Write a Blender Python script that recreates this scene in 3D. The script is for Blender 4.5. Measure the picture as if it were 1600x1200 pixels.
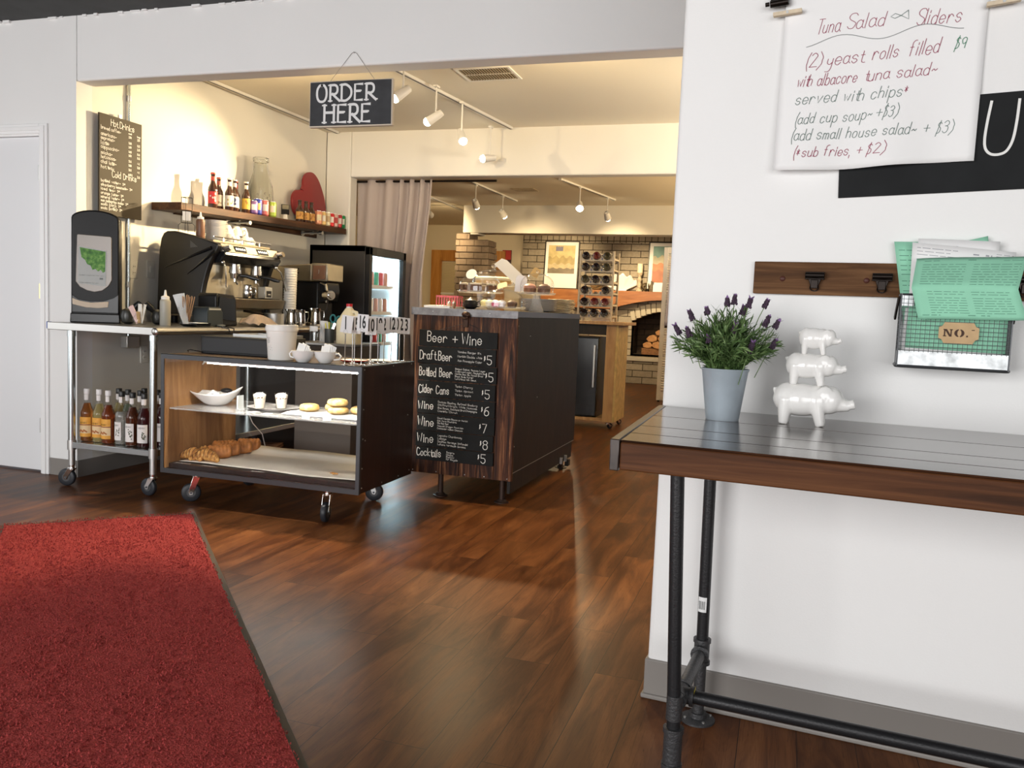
import bpy, bmesh, math, random
from math import sin, cos, pi, radians, atan2, hypot
from mathutils import Vector, Matrix, Quaternion
random.seed(7)
for _o in list(bpy.data.objects): bpy.data.objects.remove(_o, do_unlink=True)
SC = bpy.context.scene
COL = SC.collection
# ---------------------------------------------------------------- camera
YAW, PITCH, ROLL = 0.31025, 0.08546, 0.04178
def _cam():
    cy, sy, cp, sp, cr, sr = cos(YAW), sin(YAW), cos(PITCH), sin(PITCH), cos(ROLL), sin(ROLL)
    f0, r0, u0 = Vector((-sy, cy, 0)), Vector((cy, sy, 0)), Vector((0, 0, 1))
    f = f0*cp - u0*sp; u1 = u0*cp + f0*sp
    r = r0*cr + u1*sr; u = u1*cr - r0*sr
    cd = bpy.data.cameras.new('camera'); cd.sensor_width = 36; cd.lens = 1319.4/1600*36
    cd.clip_start = 0.05; cd.clip_end = 60
    co = bpy.data.objects.new('camera', cd); COL.objects.link(co)
    m = Matrix.Identity(4)
    for i in range(3): m[i][0], m[i][1], m[i][2] = r[i], u[i], -f[i]
    m[0][3], m[1][3], m[2][3] = 0, 0, 1.12
    co.matrix_world = m; SC.camera = co
_cam()
# ---------------------------------------------------------------- world, exposure, lights
SC.view_settings.view_transform = 'Standard'; SC.view_settings.look = 'None'
SC.view_settings.gamma = 1; SC.view_settings.use_curve_mapping = False; SC.view_settings.exposure = 0.0
SC.cycles.use_denoising = True
SC.cycles.max_bounces = 10; SC.cycles.diffuse_bounces = 5; SC.cycles.glossy_bounces = 4
SC.cycles.transmission_bounces = 8; SC.cycles.transparent_max_bounces = 16
SC.cycles.caustics_reflective = False; SC.cycles.caustics_refractive = False
SC.cycles.sample_clamp_indirect = 4.0
W = bpy.data.worlds.new('world'); SC.world = W; W.use_nodes = True
W.node_tree.nodes['Background'].inputs[0].default_value = (0.80, 0.90, 1.0, 1)
W.node_tree.nodes['Background'].inputs[1].default_value = 0.6
DAY = (1.0, 0.985, 0.97); WARM = (1.0, 0.76, 0.43)
def area(name, loc, rot, sx, sy, power, color):
    d = bpy.data.lights.new(name, 'AREA'); d.shape = 'RECTANGLE'; d.size = sx; d.size_y = sy; d.energy = power; d.color = color
    o = bpy.data.objects.new(name, d); COL.objects.link(o); o.location = loc; o.rotation_euler = rot
    return o
def spot(name, loc, target, power, angle, blend=0.6, color=WARM, r=0.03):
    d = bpy.data.lights.new(name, 'SPOT'); d.energy = power; d.spot_size = radians(angle); d.spot_blend = blend
    d.color = color; d.shadow_soft_size = r
    o = bpy.data.objects.new(name, d); COL.objects.link(o); o.location = loc
    o.rotation_euler = (Vector(target)-Vector(loc)).to_track_quat('-Z', 'Y').to_euler()
    return o
def point(name, loc, power, color=WARM, r=0.05):
    d = bpy.data.lights.new(name, 'POINT'); d.energy = power; d.color = color; d.shadow_soft_size = r
    o = bpy.data.objects.new(name, d); COL.objects.link(o); o.location = loc
    return o
# daylight through the two shop windows in the wall behind the camera
area('daylight_window', (-3.0, -3.05, 1.45), (pi/2, 0, 0), 3.6, 2.1, 240, DAY)
area('daylight_window', (1.7, -3.05, 1.45), (pi/2, 0, 0), 3.4, 2.1, 112, DAY)
area('daylight_window', (-6.52, 0.6, 1.45), (pi/2, 0, -pi/2), 3.2, 2.1, 40, DAY)
# track lamps of the alcove (their heads are built further down)
LAMPS = [((-2.40, 4.98, 2.47), (-3.55, 3.9, 1.2), 90, 80), ((-2.38, 5.46, 2.43), (-3.66, 5.10, 1.52), 170, 52),
         ((-2.37, 5.92, 2.40), (-1.72, 5.15, 1.22), 300, 58), ((-2.43, 6.72, 2.38), (-4.06, 4.74, 1.88), 650, 40),
         ((-2.47, 4.29, 2.49), (-2.05, 3.0, 0.0), 230, 115)]
FILLLAMPS = [((-3.10, 4.30, 2.46), (-3.3, 6.88, 2.56), 70, 110), ((-1.25, 4.30, 2.46), (-1.6, 6.88, 2.42), 48, 100)]  # hidden fill lamps behind the header, added to brighten back wall and ceiling
for _p, _t, _e, _a in LAMPS+FILLLAMPS:
    _d = (Vector(_t)-Vector(_p)).normalized()
    spot('track_lamp_light', Vector(_p)+_d*0.125, _t, _e, _a, 1.0)
# track lamps of the far room
FARLAMPS = [((-3.70, 9.78, 2.42), (-3.9, 12.5, 0.6), 70, 90), ((-3.68, 10.75, 2.42), (-3.2, 13.5, 0.6), 70, 90),
            ((-2.45, 10.0, 2.42), (-2.0, 8.6, 1.2), 130, 80), ((-2.31, 10.95, 2.42), (-2.2, 13.6, 0.5), 70, 90),
            ((-4.79, 10.9, 2.42), (-5.6, 14.5, 1.7), 120, 80)]
HEARTHLAMPS = [((-3.55, 12.75, 2.40), (-3.75, 14.45, 1.85), 150, 62), ((-2.45, 12.75, 2.40), (-2.35, 14.45, 1.45), 190, 66)]
for _p, _t, _e, _a in FARLAMPS+HEARTHLAMPS:
    _d = (Vector(_t)-Vector(_p)).normalized()
    spot('track_lamp_light', Vector(_p)+_d*0.125, _t, _e, _a, 0.9)
# upward fill spots without fixtures, added out of view to brighten ceilings and walls
SOFT = (1.0, 0.85, 0.63)
spot('ceiling_fill', (0.9, 5.5, 1.75), (0.55, 5.55, 2.66), 300, 165, 0.7, SOFT, 0.12)
spot('ceiling_fill', (0.5, 8.6, 1.75), (-0.2, 8.6, 2.66), 220, 165, 0.7, WARM, 0.12)
spot('ceiling_fill', (0.7, 10.9, 1.75), (0.0, 10.9, 2.66), 190, 165, 0.7, WARM, 0.12)
# ---------------------------------------------------------------- materials
def mat(name, color, rough=0.5, metal=0.0, spec=0.5, emit=None, estr=0.0, coat=0.0, trans=0.0, ior=1.45, alpha=1.0, bump=0.0, bscale=60, var=0.0, vscale=8):
    m = bpy.data.materials.new(name); m.use_nodes = True
    nt = m.node_tree; b = nt.nodes['Principled BSDF']; I = b.inputs
    c = (*color, 1)
    I['Base Color'].default_value = c; I['Roughness'].default_value = rough; I['Metallic'].default_value = metal
    I['Specular IOR Level'].default_value = spec; I['IOR'].default_value = ior
    if emit: I['Emission Color'].default_value = (*emit, 1); I['Emission Strength'].default_value = estr
    I['Coat Weight'].default_value = coat; I['Coat Roughness'].default_value = 0.12
    I['Transmission Weight'].default_value = trans; I['Alpha'].default_value = alpha
    L = nt.links.new
    if var or bump:
        tc = nt.nodes.new('ShaderNodeTexCoord')
    if var:
        n = nt.nodes.new('ShaderNodeTexNoise'); n.inputs['Scale'].default_value = vscale; n.inputs['Detail'].default_value = 5
        L(tc.outputs['Object'], n.inputs['Vector'])
        r = nt.nodes.new('ShaderNodeMapRange'); r.inputs[1].default_value = .3; r.inputs[2].default_value = .7
        r.inputs[3].default_value = 1-var; r.inputs[4].default_value = 1+var
        L(n.outputs['Fac'], r.inputs[0])
        mx = nt.nodes.new('ShaderNodeVectorMath'); mx.operation = 'SCALE'; mx.inputs[0].default_value = color
        L(r.outputs[0], mx.inputs['Scale']); L(mx.outputs[0], I['Base Color'])
    if bump:
        n2 = nt.nodes.new('ShaderNodeTexNoise'); n2.inputs['Scale'].default_value = bscale; n2.inputs['Detail'].default_value = 4
        L(tc.outputs['Object'], n2.inputs['Vector'])
        bp = nt.nodes.new('ShaderNodeBump'); bp.inputs['Strength'].default_value = bump; bp.inputs['Distance'].default_value = 0.01
        L(n2.outputs['Fac'], bp.inputs['Height']); L(bp.outputs[0], I['Normal'])
    return m
def ramp(nt, stops):
    r = nt.nodes.new('ShaderNodeValToRGB'); e = r.color_ramp.elements
    while len(e) < len(stops): e.new(0.5)
    for k, (p, c) in enumerate(stops): e[k].position = p; e[k].color = (*c, 1)
    return r
def wood(name, stops, axis='X', stretch=14, scale=1.6, rough=0.35, coat=0.0, bump=0.15, distort=1.2, spec=0.5, planks=None):
    """grain that runs along one axis; planks=(plank axis, width) adds a slight tone step per board"""
    m = bpy.data.materials.new(name); m.use_nodes = True
    nt = m.node_tree; L = nt.links.new; b = nt.nodes['Principled BSDF']
    tc = nt.nodes.new('ShaderNodeTexCoord'); mp = nt.nodes.new('ShaderNodeMapping')
    s = {'X': (1, stretch, stretch), 'Y': (stretch, 1, stretch), 'Z': (stretch, stretch, 1)}[axis]
    mp.inputs['Scale'].default_value = s
    L(tc.outputs['Object'], mp.inputs['Vector'])
    vec = mp.outputs[0]
    if planks:
        sx = nt.nodes.new('ShaderNodeSeparateXYZ'); L(tc.outputs['Object'], sx.inputs[0])
        dv = nt.nodes.new('ShaderNodeMath'); dv.operation = 'DIVIDE'; dv.inputs[1].default_value = planks[1]
        L(sx.outputs[planks[0]], dv.inputs[0])
        fl = nt.nodes.new('ShaderNodeMath'); fl.operation = 'FLOOR'; L(dv.outputs[0], fl.inputs[0])
        wn = nt.nodes.new('ShaderNodeTexWhiteNoise'); wn.noise_dimensions = '1D'; L(fl.outputs[0], wn.inputs['W'])
        ad = nt.nodes.new('ShaderNodeVectorMath'); ad.operation = 'MULTIPLY_ADD'
        L(wn.outputs['Color'], ad.inputs[0]); ad.inputs[1].default_value = (9, 9, 9); L(mp.outputs[0], ad.inputs[2]); vec = ad.outputs[0]
    n = nt.nodes.new('ShaderNodeTexNoise'); n.inputs['Scale'].default_value = scale; n.inputs['Detail'].default_value = 8
    n.inputs['Roughness'].default_value = 0.62; n.inputs['Distortion'].default_value = distort
    L(vec, n.inputs['Vector'])
    r = ramp(nt, stops); L(n.outputs['Fac'], r.inputs[0])
    out = r.outputs[0]
    if planks:
        mr = nt.nodes.new('ShaderNodeMapRange'); mr.inputs[3].default_value = 0.72; mr.inputs[4].default_value = 1.25
        L(wn.outputs['Value'], mr.inputs[0])
        vm = nt.nodes.new('ShaderNodeVectorMath'); vm.operation = 'SCALE'; L(out, vm.inputs[0]); L(mr.outputs[0], vm.inputs['Scale']); out = vm.outputs[0]
    L(out, b.inputs['Base Color'])
    b.inputs['Roughness'].default_value = rough; b.inputs['Coat Weight'].default_value = coat; b.inputs['Coat Roughness'].default_value = 0.15
    b.inputs['Specular IOR Level'].default_value = spec
    if bump:
        bp = nt.nodes.new('ShaderNodeBump'); bp.inputs['Strength'].default_value = bump; bp.inputs['Distance'].default_value = 0.004
        L(n.outputs['Fac'], bp.inputs['Height']); L(bp.outputs[0], b.inputs['Normal'])
    return m
def bricks(name, plane, c1, c2, mortar, bw, bh, ms, rough=0.85, offset=0.5, bump=0.6, dark=None):
    m = bpy.data.materials.new(name); m.use_nodes = True
    nt = m.node_tree; L = nt.links.new; b = nt.nodes['Principled BSDF']
    tc = nt.nodes.new('ShaderNodeTexCoord'); sx = nt.nodes.new('ShaderNodeSeparateXYZ'); cx = nt.nodes.new('ShaderNodeCombineXYZ')
    L(tc.outputs['Object'], sx.inputs[0]); L(sx.outputs[plane[0]], cx.inputs[0]); L(sx.outputs[plane[1]], cx.inputs[1])
    if plane == ('X', 'Z'):      # side faces carry on the course round the corner
        pl = nt.nodes.new('ShaderNodeMath'); pl.operation = 'ADD'; L(sx.outputs['X'], pl.inputs[0]); L(sx.outputs['Y'], pl.inputs[1]); L(pl.outputs[0], cx.inputs[0])
    t = nt.nodes.new('ShaderNodeTexBrick'); t.offset = offset
    L(cx.outputs[0], t.inputs['Vector'])
    t.inputs['Scale'].default_value = 1; t.inputs['Brick Width'].default_value = bw; t.inputs['Row Height'].default_value = bh
    t.inputs['Mortar Size'].default_value = ms; t.inputs['Mortar Smooth'].default_value = 0.2
    t.inputs['Color1'].default_value = (*c1, 1); t.inputs['Color2'].default_value = (*c2, 1); t.inputs['Mortar'].default_value = (*mortar, 1)
    n = nt.nodes.new('ShaderNodeTexNoise'); n.inputs['Scale'].default_value = 26; n.inputs['Detail'].default_value = 6
    L(tc.outputs['Object'], n.inputs['Vector'])
    mr = nt.nodes.new('ShaderNodeMapRange'); mr.inputs[3].default_value = 0.7; mr.inputs[4].default_value = 1.3; L(n.outputs['Fac'], mr.inputs[0])
    vm = nt.nodes.new('ShaderNodeVectorMath'); vm.operation = 'SCALE'; L(t.outputs['Color'], vm.inputs[0]); L(mr.outputs[0], vm.inputs['Scale'])
    L(vm.outputs[0], b.inputs['Base Color']); b.inputs['Roughness'].default_value = rough
    bp = nt.nodes.new('ShaderNodeBump'); bp.invert = True; bp.inputs['Strength'].default_value = bump; bp.inputs['Distance'].default_value = 0.02
    L(t.outputs['Fac'], bp.inputs['Height']); L(bp.outputs[0], b.inputs['Normal'])
    return m
def floor_mat():
    m = bpy.data.materials.new('floor_planks'); m.use_nodes = True
    nt = m.node_tree; L = nt.links.new; b = nt.nodes['Principled BSDF']
    tc = nt.nodes.new('ShaderNodeTexCoord'); sx = nt.nodes.new('ShaderNodeSeparateXYZ'); cx = nt.nodes.new('ShaderNodeCombineXYZ')
    L(tc.outputs['Object'], sx.inputs[0])
    ax = nt.nodes.new('ShaderNodeMath'); ax.operation = 'ADD'; ax.inputs[1].default_value = -0.099; L(sx.outputs['X'], ax.inputs[0])
    ay = nt.nodes.new('ShaderNodeMath'); ay.operation = 'ADD'; ay.inputs[1].default_value = 0.05; L(sx.outputs['Y'], ay.inputs[0])
    L(ay.outputs[0], cx.inputs[0]); L(ax.outputs[0], cx.inputs[1])
    t = nt.nodes.new('ShaderNodeTexBrick'); t.offset = 0.36; t.offset_frequency = 2
    L(cx.outputs[0], t.inputs['Vector'])
    t.inputs['Scale'].default_value = 1; t.inputs['Brick Width'].default_value = 0.98; t.inputs['Row Height'].default_value = 0.15
    t.inputs['Mortar Size'].default_value = 0.0011; t.inputs['Mortar Smooth'].default_value = 0.1
    t.inputs['Color1'].default_value = (0.02, 0.02, 0.02, 1); t.inputs['Color2'].default_value = (1, 1, 1, 1); t.inputs['Mortar'].default_value = (0.5, 0.5, 0.5, 1)
    t.inputs['Bias'].default_value = 0.0
    # each plank shifts the grain
    pv = nt.nodes.new('ShaderNodeVectorMath'); pv.operation = 'MULTIPLY'; pv.inputs[1].default_value = (7.0, 1.15, 1.0)
    L(tc.outputs['Object'], pv.inputs[0])
    sh = nt.nodes.new('ShaderNodeVectorMath'); sh.operation = 'MULTIPLY_ADD'; sh.inputs[1].default_value = (13, 5, 3)
    L(t.outputs['Color'], sh.inputs[0]); L(pv.outputs[0], sh.inputs[2])
    n = nt.nodes.new('ShaderNodeTexNoise'); n.inputs['Scale'].default_value = 1.5; n.inputs['Detail'].default_value = 9; n.inputs['Roughness'].default_value = 0.6; n.inputs['Distortion'].default_value = 1.0
    L(sh.outputs[0], n.inputs['Vector'])
    r = ramp(nt, [(0.22, (0.034, 0.0105, 0.004)), (0.42, (0.088, 0.030, 0.0105)), (0.58, (0.160, 0.060, 0.021)), (0.8, (0.25, 0.105, 0.040))]); L(n.outputs['Fac'], r.inputs[0])
    mr = nt.nodes.new('ShaderNodeMapRange'); mr.inputs[3].default_value = 0.82; mr.inputs[4].default_value = 1.14; L(t.outputs['Color'], mr.inputs[0])
    vm = nt.nodes.new('ShaderNodeVectorMath'); vm.operation = 'SCALE'; L(r.outputs[0], vm.inputs[0]); L(mr.outputs[0], vm.inputs['Scale'])
    # fine dark cracks along the boards
    w = nt.nodes.new('ShaderNodeTexNoise'); w.inputs['Scale'].default_value = 2.2; w.inputs['Detail'].default_value = 3; w.inputs['Distortion'].default_value = 0.6
    wv = nt.nodes.new('ShaderNodeVectorMath'); wv.operation = 'MULTIPLY'; wv.inputs[1].default_value = (9.0, 0.8, 1.0); L(sh.outputs[0], wv.inputs[0]); L(wv.outputs[0], w.inputs['Vector'])
    cr = ramp(nt, [(0.0, (1, 1, 1)), (0.485, (1, 1, 1)), (0.5, (0.45, 0.4, 0.4)), (0.515, (1, 1, 1))]); L(w.outputs['Fac'], cr.inputs[0])
    m1 = nt.nodes.new('ShaderNodeMix'); m1.data_type = 'RGBA'; m1.blend_type = 'MULTIPLY'; m1.inputs['Factor'].default_value = 0.85
    L(vm.outputs[0], m1.inputs['A']); L(cr.outputs[0], m1.inputs['B'])
    m2 = nt.nodes.new('ShaderNodeMix'); m2.data_type = 'RGBA'; L(t.outputs['Fac'], m2.inputs['Factor']); L(m1.outputs['Result'], m2.inputs['A']); m2.inputs['B'].default_value = (0.022, 0.01, 0.006, 1)
    L(m2.outputs['Result'], b.inputs['Base Color'])
    rr = nt.nodes.new('ShaderNodeMapRange'); rr.inputs[3].default_value = 0.27; rr.inputs[4].default_value = 0.42; L(n.outputs['Fac'], rr.inputs[0]); L(rr.outputs[0], b.inputs['Roughness']); b.inputs['Specular IOR Level'].default_value = 0.09
    bp = nt.nodes.new('ShaderNodeBump'); bp.inputs['Strength'].default_value = 0.12; bp.inputs['Distance'].default_value = 0.004
    L(n.outputs['Fac'], bp.inputs['Height']); L(bp.outputs[0], b.inputs['Normal'])
    return m
M = dict(
    wall=mat('painted_wall_white', (0.83, 0.83, 0.825), 0.55, bump=0.05, bscale=180, var=0.012, vscale=2.5),
    alc=mat('painted_wall_cream', (0.80, 0.775, 0.715), 0.6, bump=0.04, bscale=180),
    alcceil=mat('painted_ceiling_cream', (0.78, 0.72, 0.60), 0.75),
    farceil=mat('painted_ceiling_tan', (0.74, 0.65, 0.50), 0.8),
    ceil=mat('ceiling_charcoal', (0.020, 0.021, 0.022), 0.6, var=0.5, vscale=5),
    trim=mat('gloss_white_trim', (0.88, 0.88, 0.88), 0.25),
    door=mat('door_white', (0.80, 0.81, 0.83), 0.35),
    base=mat('vinyl_baseboard_grey', (0.24, 0.222, 0.205), 0.4),
    floor=floor_mat(),
    black=mat('black_satin', (0.008, 0.008, 0.009), 0.35, spec=0.3),
    blackgloss=mat('black_gloss_plastic', (0.010, 0.010, 0.011), 0.18),
    blackmatte=mat('black_matte', (0.016, 0.016, 0.017), 0.7),
    rubber=mat('rubber_dark', (0.014, 0.015, 0.019), 0.45),
    steel=mat('brushed_steel', (0.46, 0.45, 0.43), 0.3, 1.0, bump=0.03, bscale=300),
    steelsoft=mat('satin_steel', (0.55, 0.55, 0.54), 0.42, 1.0),
    chrome=mat('polished_chrome', (0.80, 0.80, 0.80), 0.10, 1.0),
    zinc=mat('galvanised_tube', (0.60, 0.66, 0.68), 0.22, 1.0),
    iron=mat('black_iron_pipe', (0.018, 0.018, 0.020), 0.38, 0.3, bump=0.1, bscale=200),
    castiron=mat('cast_iron_grey', (0.060, 0.060, 0.063), 0.45, 0.5, bump=0.25, bscale=160),
    angle=mat('dark_steel_edge', (0.085, 0.088, 0.095), 0.38, 0.7),
    brass=mat('brass', (0.75, 0.62, 0.30), 0.3, 1.0),
    white=mat('white_ceramic', (0.86, 0.85, 0.83), 0.12, coat=0.4),
    plastic=mat('white_plastic', (0.84, 0.82, 0.78), 0.35),
    paper=mat('white_paper', (0.86, 0.86, 0.86), 0.8),
    card=mat('white_card', (0.84, 0.83, 0.84), 0.7),
    chalk=mat('chalkboard_black', (0.010, 0.011, 0.012), 0.7, spec=0.25, var=0.25, vscale=9),
    chalkbrown=mat('menu_board_brown', (0.040, 0.030, 0.018), 0.6, spec=0.3),
    chalkline=mat('chalk_line', (0.80, 0.80, 0.78), 0.9),
    inkblack=mat('ink_black', (0.01, 0.01, 0.01), 0.7),
    inkgrey=mat('ink_grey', (0.18, 0.20, 0.20), 0.8),
    inkred=mat('marker_maroon', (0.30, 0.035, 0.085), 0.8),
    inkgreen=mat('marker_green', (0.03, 0.20, 0.10), 0.8),
    inkgreygreen=mat('marker_grey_green', (0.13, 0.19, 0.17), 0.8),
    glass=mat('clear_glass', (1, 1, 1), 0.0, trans=1.0, ior=1.45),
    red=mat('red_paint', (0.25, 0.018, 0.022), 0.35),
)
def pane_mat(name='thin_pane', ior=1.33, tint=(1, 1, 1)):
    m = bpy.data.materials.new(name); m.use_nodes = True; nt = m.node_tree; L = nt.links.new
    for n in list(nt.nodes): nt.nodes.remove(n)
    o = nt.nodes.new('ShaderNodeOutputMaterial'); mx = nt.nodes.new('ShaderNodeMixShader'); t = nt.nodes.new('ShaderNodeBsdfTransparent'); g = nt.nodes.new('ShaderNodeBsdfGlossy')
    t.inputs[0].default_value = (*tint, 1); g.inputs['Roughness'].default_value = 0.02
    lw = nt.nodes.new('ShaderNodeFresnel'); ge = nt.nodes.new('ShaderNodeNewGeometry'); io = nt.nodes.new('ShaderNodeMapRange')
    io.inputs[3].default_value = ior; io.inputs[4].default_value = 1/ior      # same sheen from both sides of the thin pane
    L(ge.outputs['Backfacing'], io.inputs[0]); L(io.outputs[0], lw.inputs[0])
    L(lw.outputs[0], mx.inputs[0]); L(t.outputs[0], mx.inputs[1]); L(g.outputs[0], mx.inputs[2]); L(mx.outputs[0], o.inputs[0])
    return m
M['pane'] = pane_mat()
# ---------------------------------------------------------------- mesh builder
class MB:
    def __init__(s): s.v = []; s.f = []
    def add(s, vs, fs):
        k = len(s.v); s.v += [tuple(v) for v in vs]; s.f += [tuple(i+k for i in f) for f in fs]; return s
    def box(s, x0, x1, y0, y1, z0, z1, rot=None, c=None):
        vs = [Vector((x, y, z)) for x in (x0, x1) for y in (y0, y1) for z in (z0, z1)]
        if rot is not None:
            p = Vector(c) if c else sum(vs, Vector())/8
            vs = [rot @ (v-p)+p for v in vs]
        return s.add(vs, [(0, 1, 3, 2), (4, 6, 7, 5), (0, 4, 5, 1), (2, 3, 7, 6), (0, 2, 6, 4), (1, 5, 7, 3)])
    def cb(s, cx, cy, cz, sx, sy, sz, rot=None): return s.box(cx-sx/2, cx+sx/2, cy-sy/2, cy+sy/2, cz-sz/2, cz+sz/2, rot)
    def cyl(s, a, b, r0, r1=None, n=16, cap=True):
        a, b = Vector(a), Vector(b); r1 = r0 if r1 is None else r1
        d = (b-a).normalized(); q = d.to_track_quat('Z', 'Y')
        vs = []
        for p, r in ((a, r0), (b, r1)):
            for i in range(n): t = 2*pi*i/n; vs.append(p+q @ Vector((r*cos(t), r*sin(t), 0)))
        fs = [(i, (i+1) % n, n+(i+1) % n, n+i) for i in range(n)]
        if cap: fs += [tuple(range(n-1, -1, -1)), tuple(range(n, 2*n))]
        return s.add(vs, fs)
    def lathe(s, prof, o=(0, 0, 0), n=20, rot=None, cap=True, sx=1, sy=1):
        o = Vector(o); vs = []; fs = []
        for (r, z) in prof:
            for i in range(n):
                t = 2*pi*i/n; p = Vector((r*cos(t)*sx, r*sin(t)*sy, z)); vs.append(o+(rot @ p if rot else p))
        for k in range(len(prof)-1):
            for i in range(n): j = (i+1) % n; fs.append((k*n+i, k*n+j, (k+1)*n+j, (k+1)*n+i))
        if cap: fs += [tuple(range(n-1, -1, -1)), tuple(range((len(prof)-1)*n, len(prof)*n))]
        return s.add(vs, fs)
    def tube(s, pts, r, n=8, closed=False):
        P = [Vector(p) for p in pts]; m = len(P); vs = []; fs = []
        up = None
        for k in range(m):
            if closed: d = P[(k+1) % m]-P[k-1]
            else: d = P[min(k+1, m-1)]-P[max(k-1, 0)]
            d.normalize()
            if up is None:
                up = Vector((0, 0, 1)) if abs(d.z) < 0.9 else Vector((1, 0, 0))
            u = (up-d*up.dot(d)).normalized(); w = d.cross(u); up = u
            rr = r[k] if isinstance(r, (list, tuple)) else r
            for i in range(n): t = 2*pi*i/n; vs.append(P[k]+u*(rr*cos(t))+w*(rr*sin(t)))
        for k in range(m if closed else m-1):
            a, b = k*n, ((k+1) % m)*n
            for i in range(n): j = (i+1) % n; fs.append((a+i, a+j, b+j, b+i))
        if not closed: fs += [tuple(range(n-1, -1, -1)), tuple(range((m-1)*n, m*n))]
        return s.add(vs, fs)
    def ell(s, c, rx, ry, rz, n=16, m=10, rot=None):
        c = Vector(c); vs = [];
        for k in range(1, m):
            a = pi*k/m
            for i in range(n):
                t = 2*pi*i/n; p = Vector((rx*sin(a)*cos(t), ry*sin(a)*sin(t), rz*cos(a))); vs.append(c+(rot @ p if rot else p))
        fs = [(k*n+i, (k+1)*n+i, (k+1)*n+(i+1) % n, k*n+(i+1) % n) for k in range(m-2) for i in range(n)]
        t, b = Vector((0, 0, rz)), Vector((0, 0, -rz))
        vs += [c+(rot @ t if rot else t), c+(rot @ b if rot else b)]; T, B = len(vs)-2, len(vs)-1
        fs += [(T, i, (i+1) % n) for i in range(n)] + [(B, (m-2)*n+(i+1) % n, (m-2)*n+i) for i in range(n)]
        return s.add(vs, fs)
    def prism(s, poly, y0, y1, fn=None):
        """polygon given in (x, z), pushed from y0 to y1"""
        n = len(poly); vs = [Vector((x, y0, z)) for x, z in poly]+[Vector((x, y1, z)) for x, z in poly]
        if fn: vs = [Vector(fn(*v)) for v in vs]
        return s.add(vs, [tuple(range(n)), tuple(range(2*n-1, n-1, -1))]+[(i, i+n, (i+1) % n+n, (i+1) % n) for i in range(n)])
    def grid(s, nu, nv, fn, close_u=False):
        vs = [fn(i/(nu if close_u else nu-1), j/(nv-1)) for j in range(nv) for i in range(nu)]
        fs = [(j*nu+i, j*nu+(i+1) % nu, (j+1)*nu+(i+1) % nu, (j+1)*nu+i) for j in range(nv-1) for i in range(nu if close_u else nu-1)]
        return s.add(vs, fs)
    def build(s, name, m, parent=None, smooth=True, bevel=0.0, seg=2, solid=0.0, subdiv=0, angle=35):
        me = bpy.data.meshes.new(name); me.from_pydata(s.v, [], s.f); me.update()
        bm = bmesh.new(); bm.from_mesh(me); bmesh.ops.recalc_face_normals(bm, faces=bm.faces); bm.to_mesh(me); bm.free()
        if smooth:
            me.polygons.foreach_set('use_smooth', [True]*len(me.polygons)); me.set_sharp_from_angle(angle=radians(angle))
        for mm in (m if isinstance(m, (list, tuple)) else [m]): me.materials.append(mm)
        o = bpy.data.objects.new(name, me); COL.objects.link(o)
        if parent: o.parent = parent
        if solid: d = o.modifiers.new('solid', 'SOLIDIFY'); d.thickness = solid; d.offset = 0
        if bevel: d = o.modifiers.new('bevel', 'BEVEL'); d.width = bevel; d.segments = seg; d.limit_method = 'ANGLE'; d.harden_normals = False
        if subdiv: d = o.modifiers.new('sub', 'SUBSURF'); d.levels = subdiv; d.render_levels = subdiv
        return o
    def blob(s, name, m, parent=None, voxel=0.01, smooth=6, sub=0):
        o = s.build(name, m, parent, True, angle=180)
        d = o.modifiers.new('remesh', 'REMESH'); d.mode = 'VOXEL'; d.voxel_size = voxel; d.use_smooth_shade = True
        if smooth: d = o.modifiers.new('smooth', 'SMOOTH'); d.iterations = smooth; d.factor = 0.5
        return o
def tag(o, label, cat, group=None, kind=None):
    o['label'] = label; o['category'] = cat
    if group: o['group'] = group
    if kind: o['kind'] = kind
    return o
def thing(name, label, cat, loc=(0, 0, 0), rz=0.0, group=None):
    o = bpy.data.objects.new(name, None); COL.objects.link(o); o.empty_display_size = 0.05
    o.location = loc; o.rotation_euler = (0, 0, rz)
    return tag(o, label, cat, group)
def struct(name, mb, m, **k):
    o = mb.build(name, m, None, **k); o['kind'] = 'structure'; return o
def dup(o, loc=None, rz=None, label=None, group=None, parent=None):
    c = o.copy(); COL.objects.link(c)
    if parent: c.parent = parent
    if loc is not None: c.location = loc
    if rz is not None: c.rotation_euler = (0, 0, rz)
    if label: c['label'] = label
    if group: c['group'] = group
    for ch in [x for x in bpy.data.objects if x.parent == o]: dup(ch, parent=c)
    return c
def setmat(root, part, m):
    """own mesh and material for one part of a copied thing"""
    for ch in root.children:
        if ch.name.split('.')[0] == part:
            ch.data = ch.data.copy(); ch.data.materials[0] = m
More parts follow.
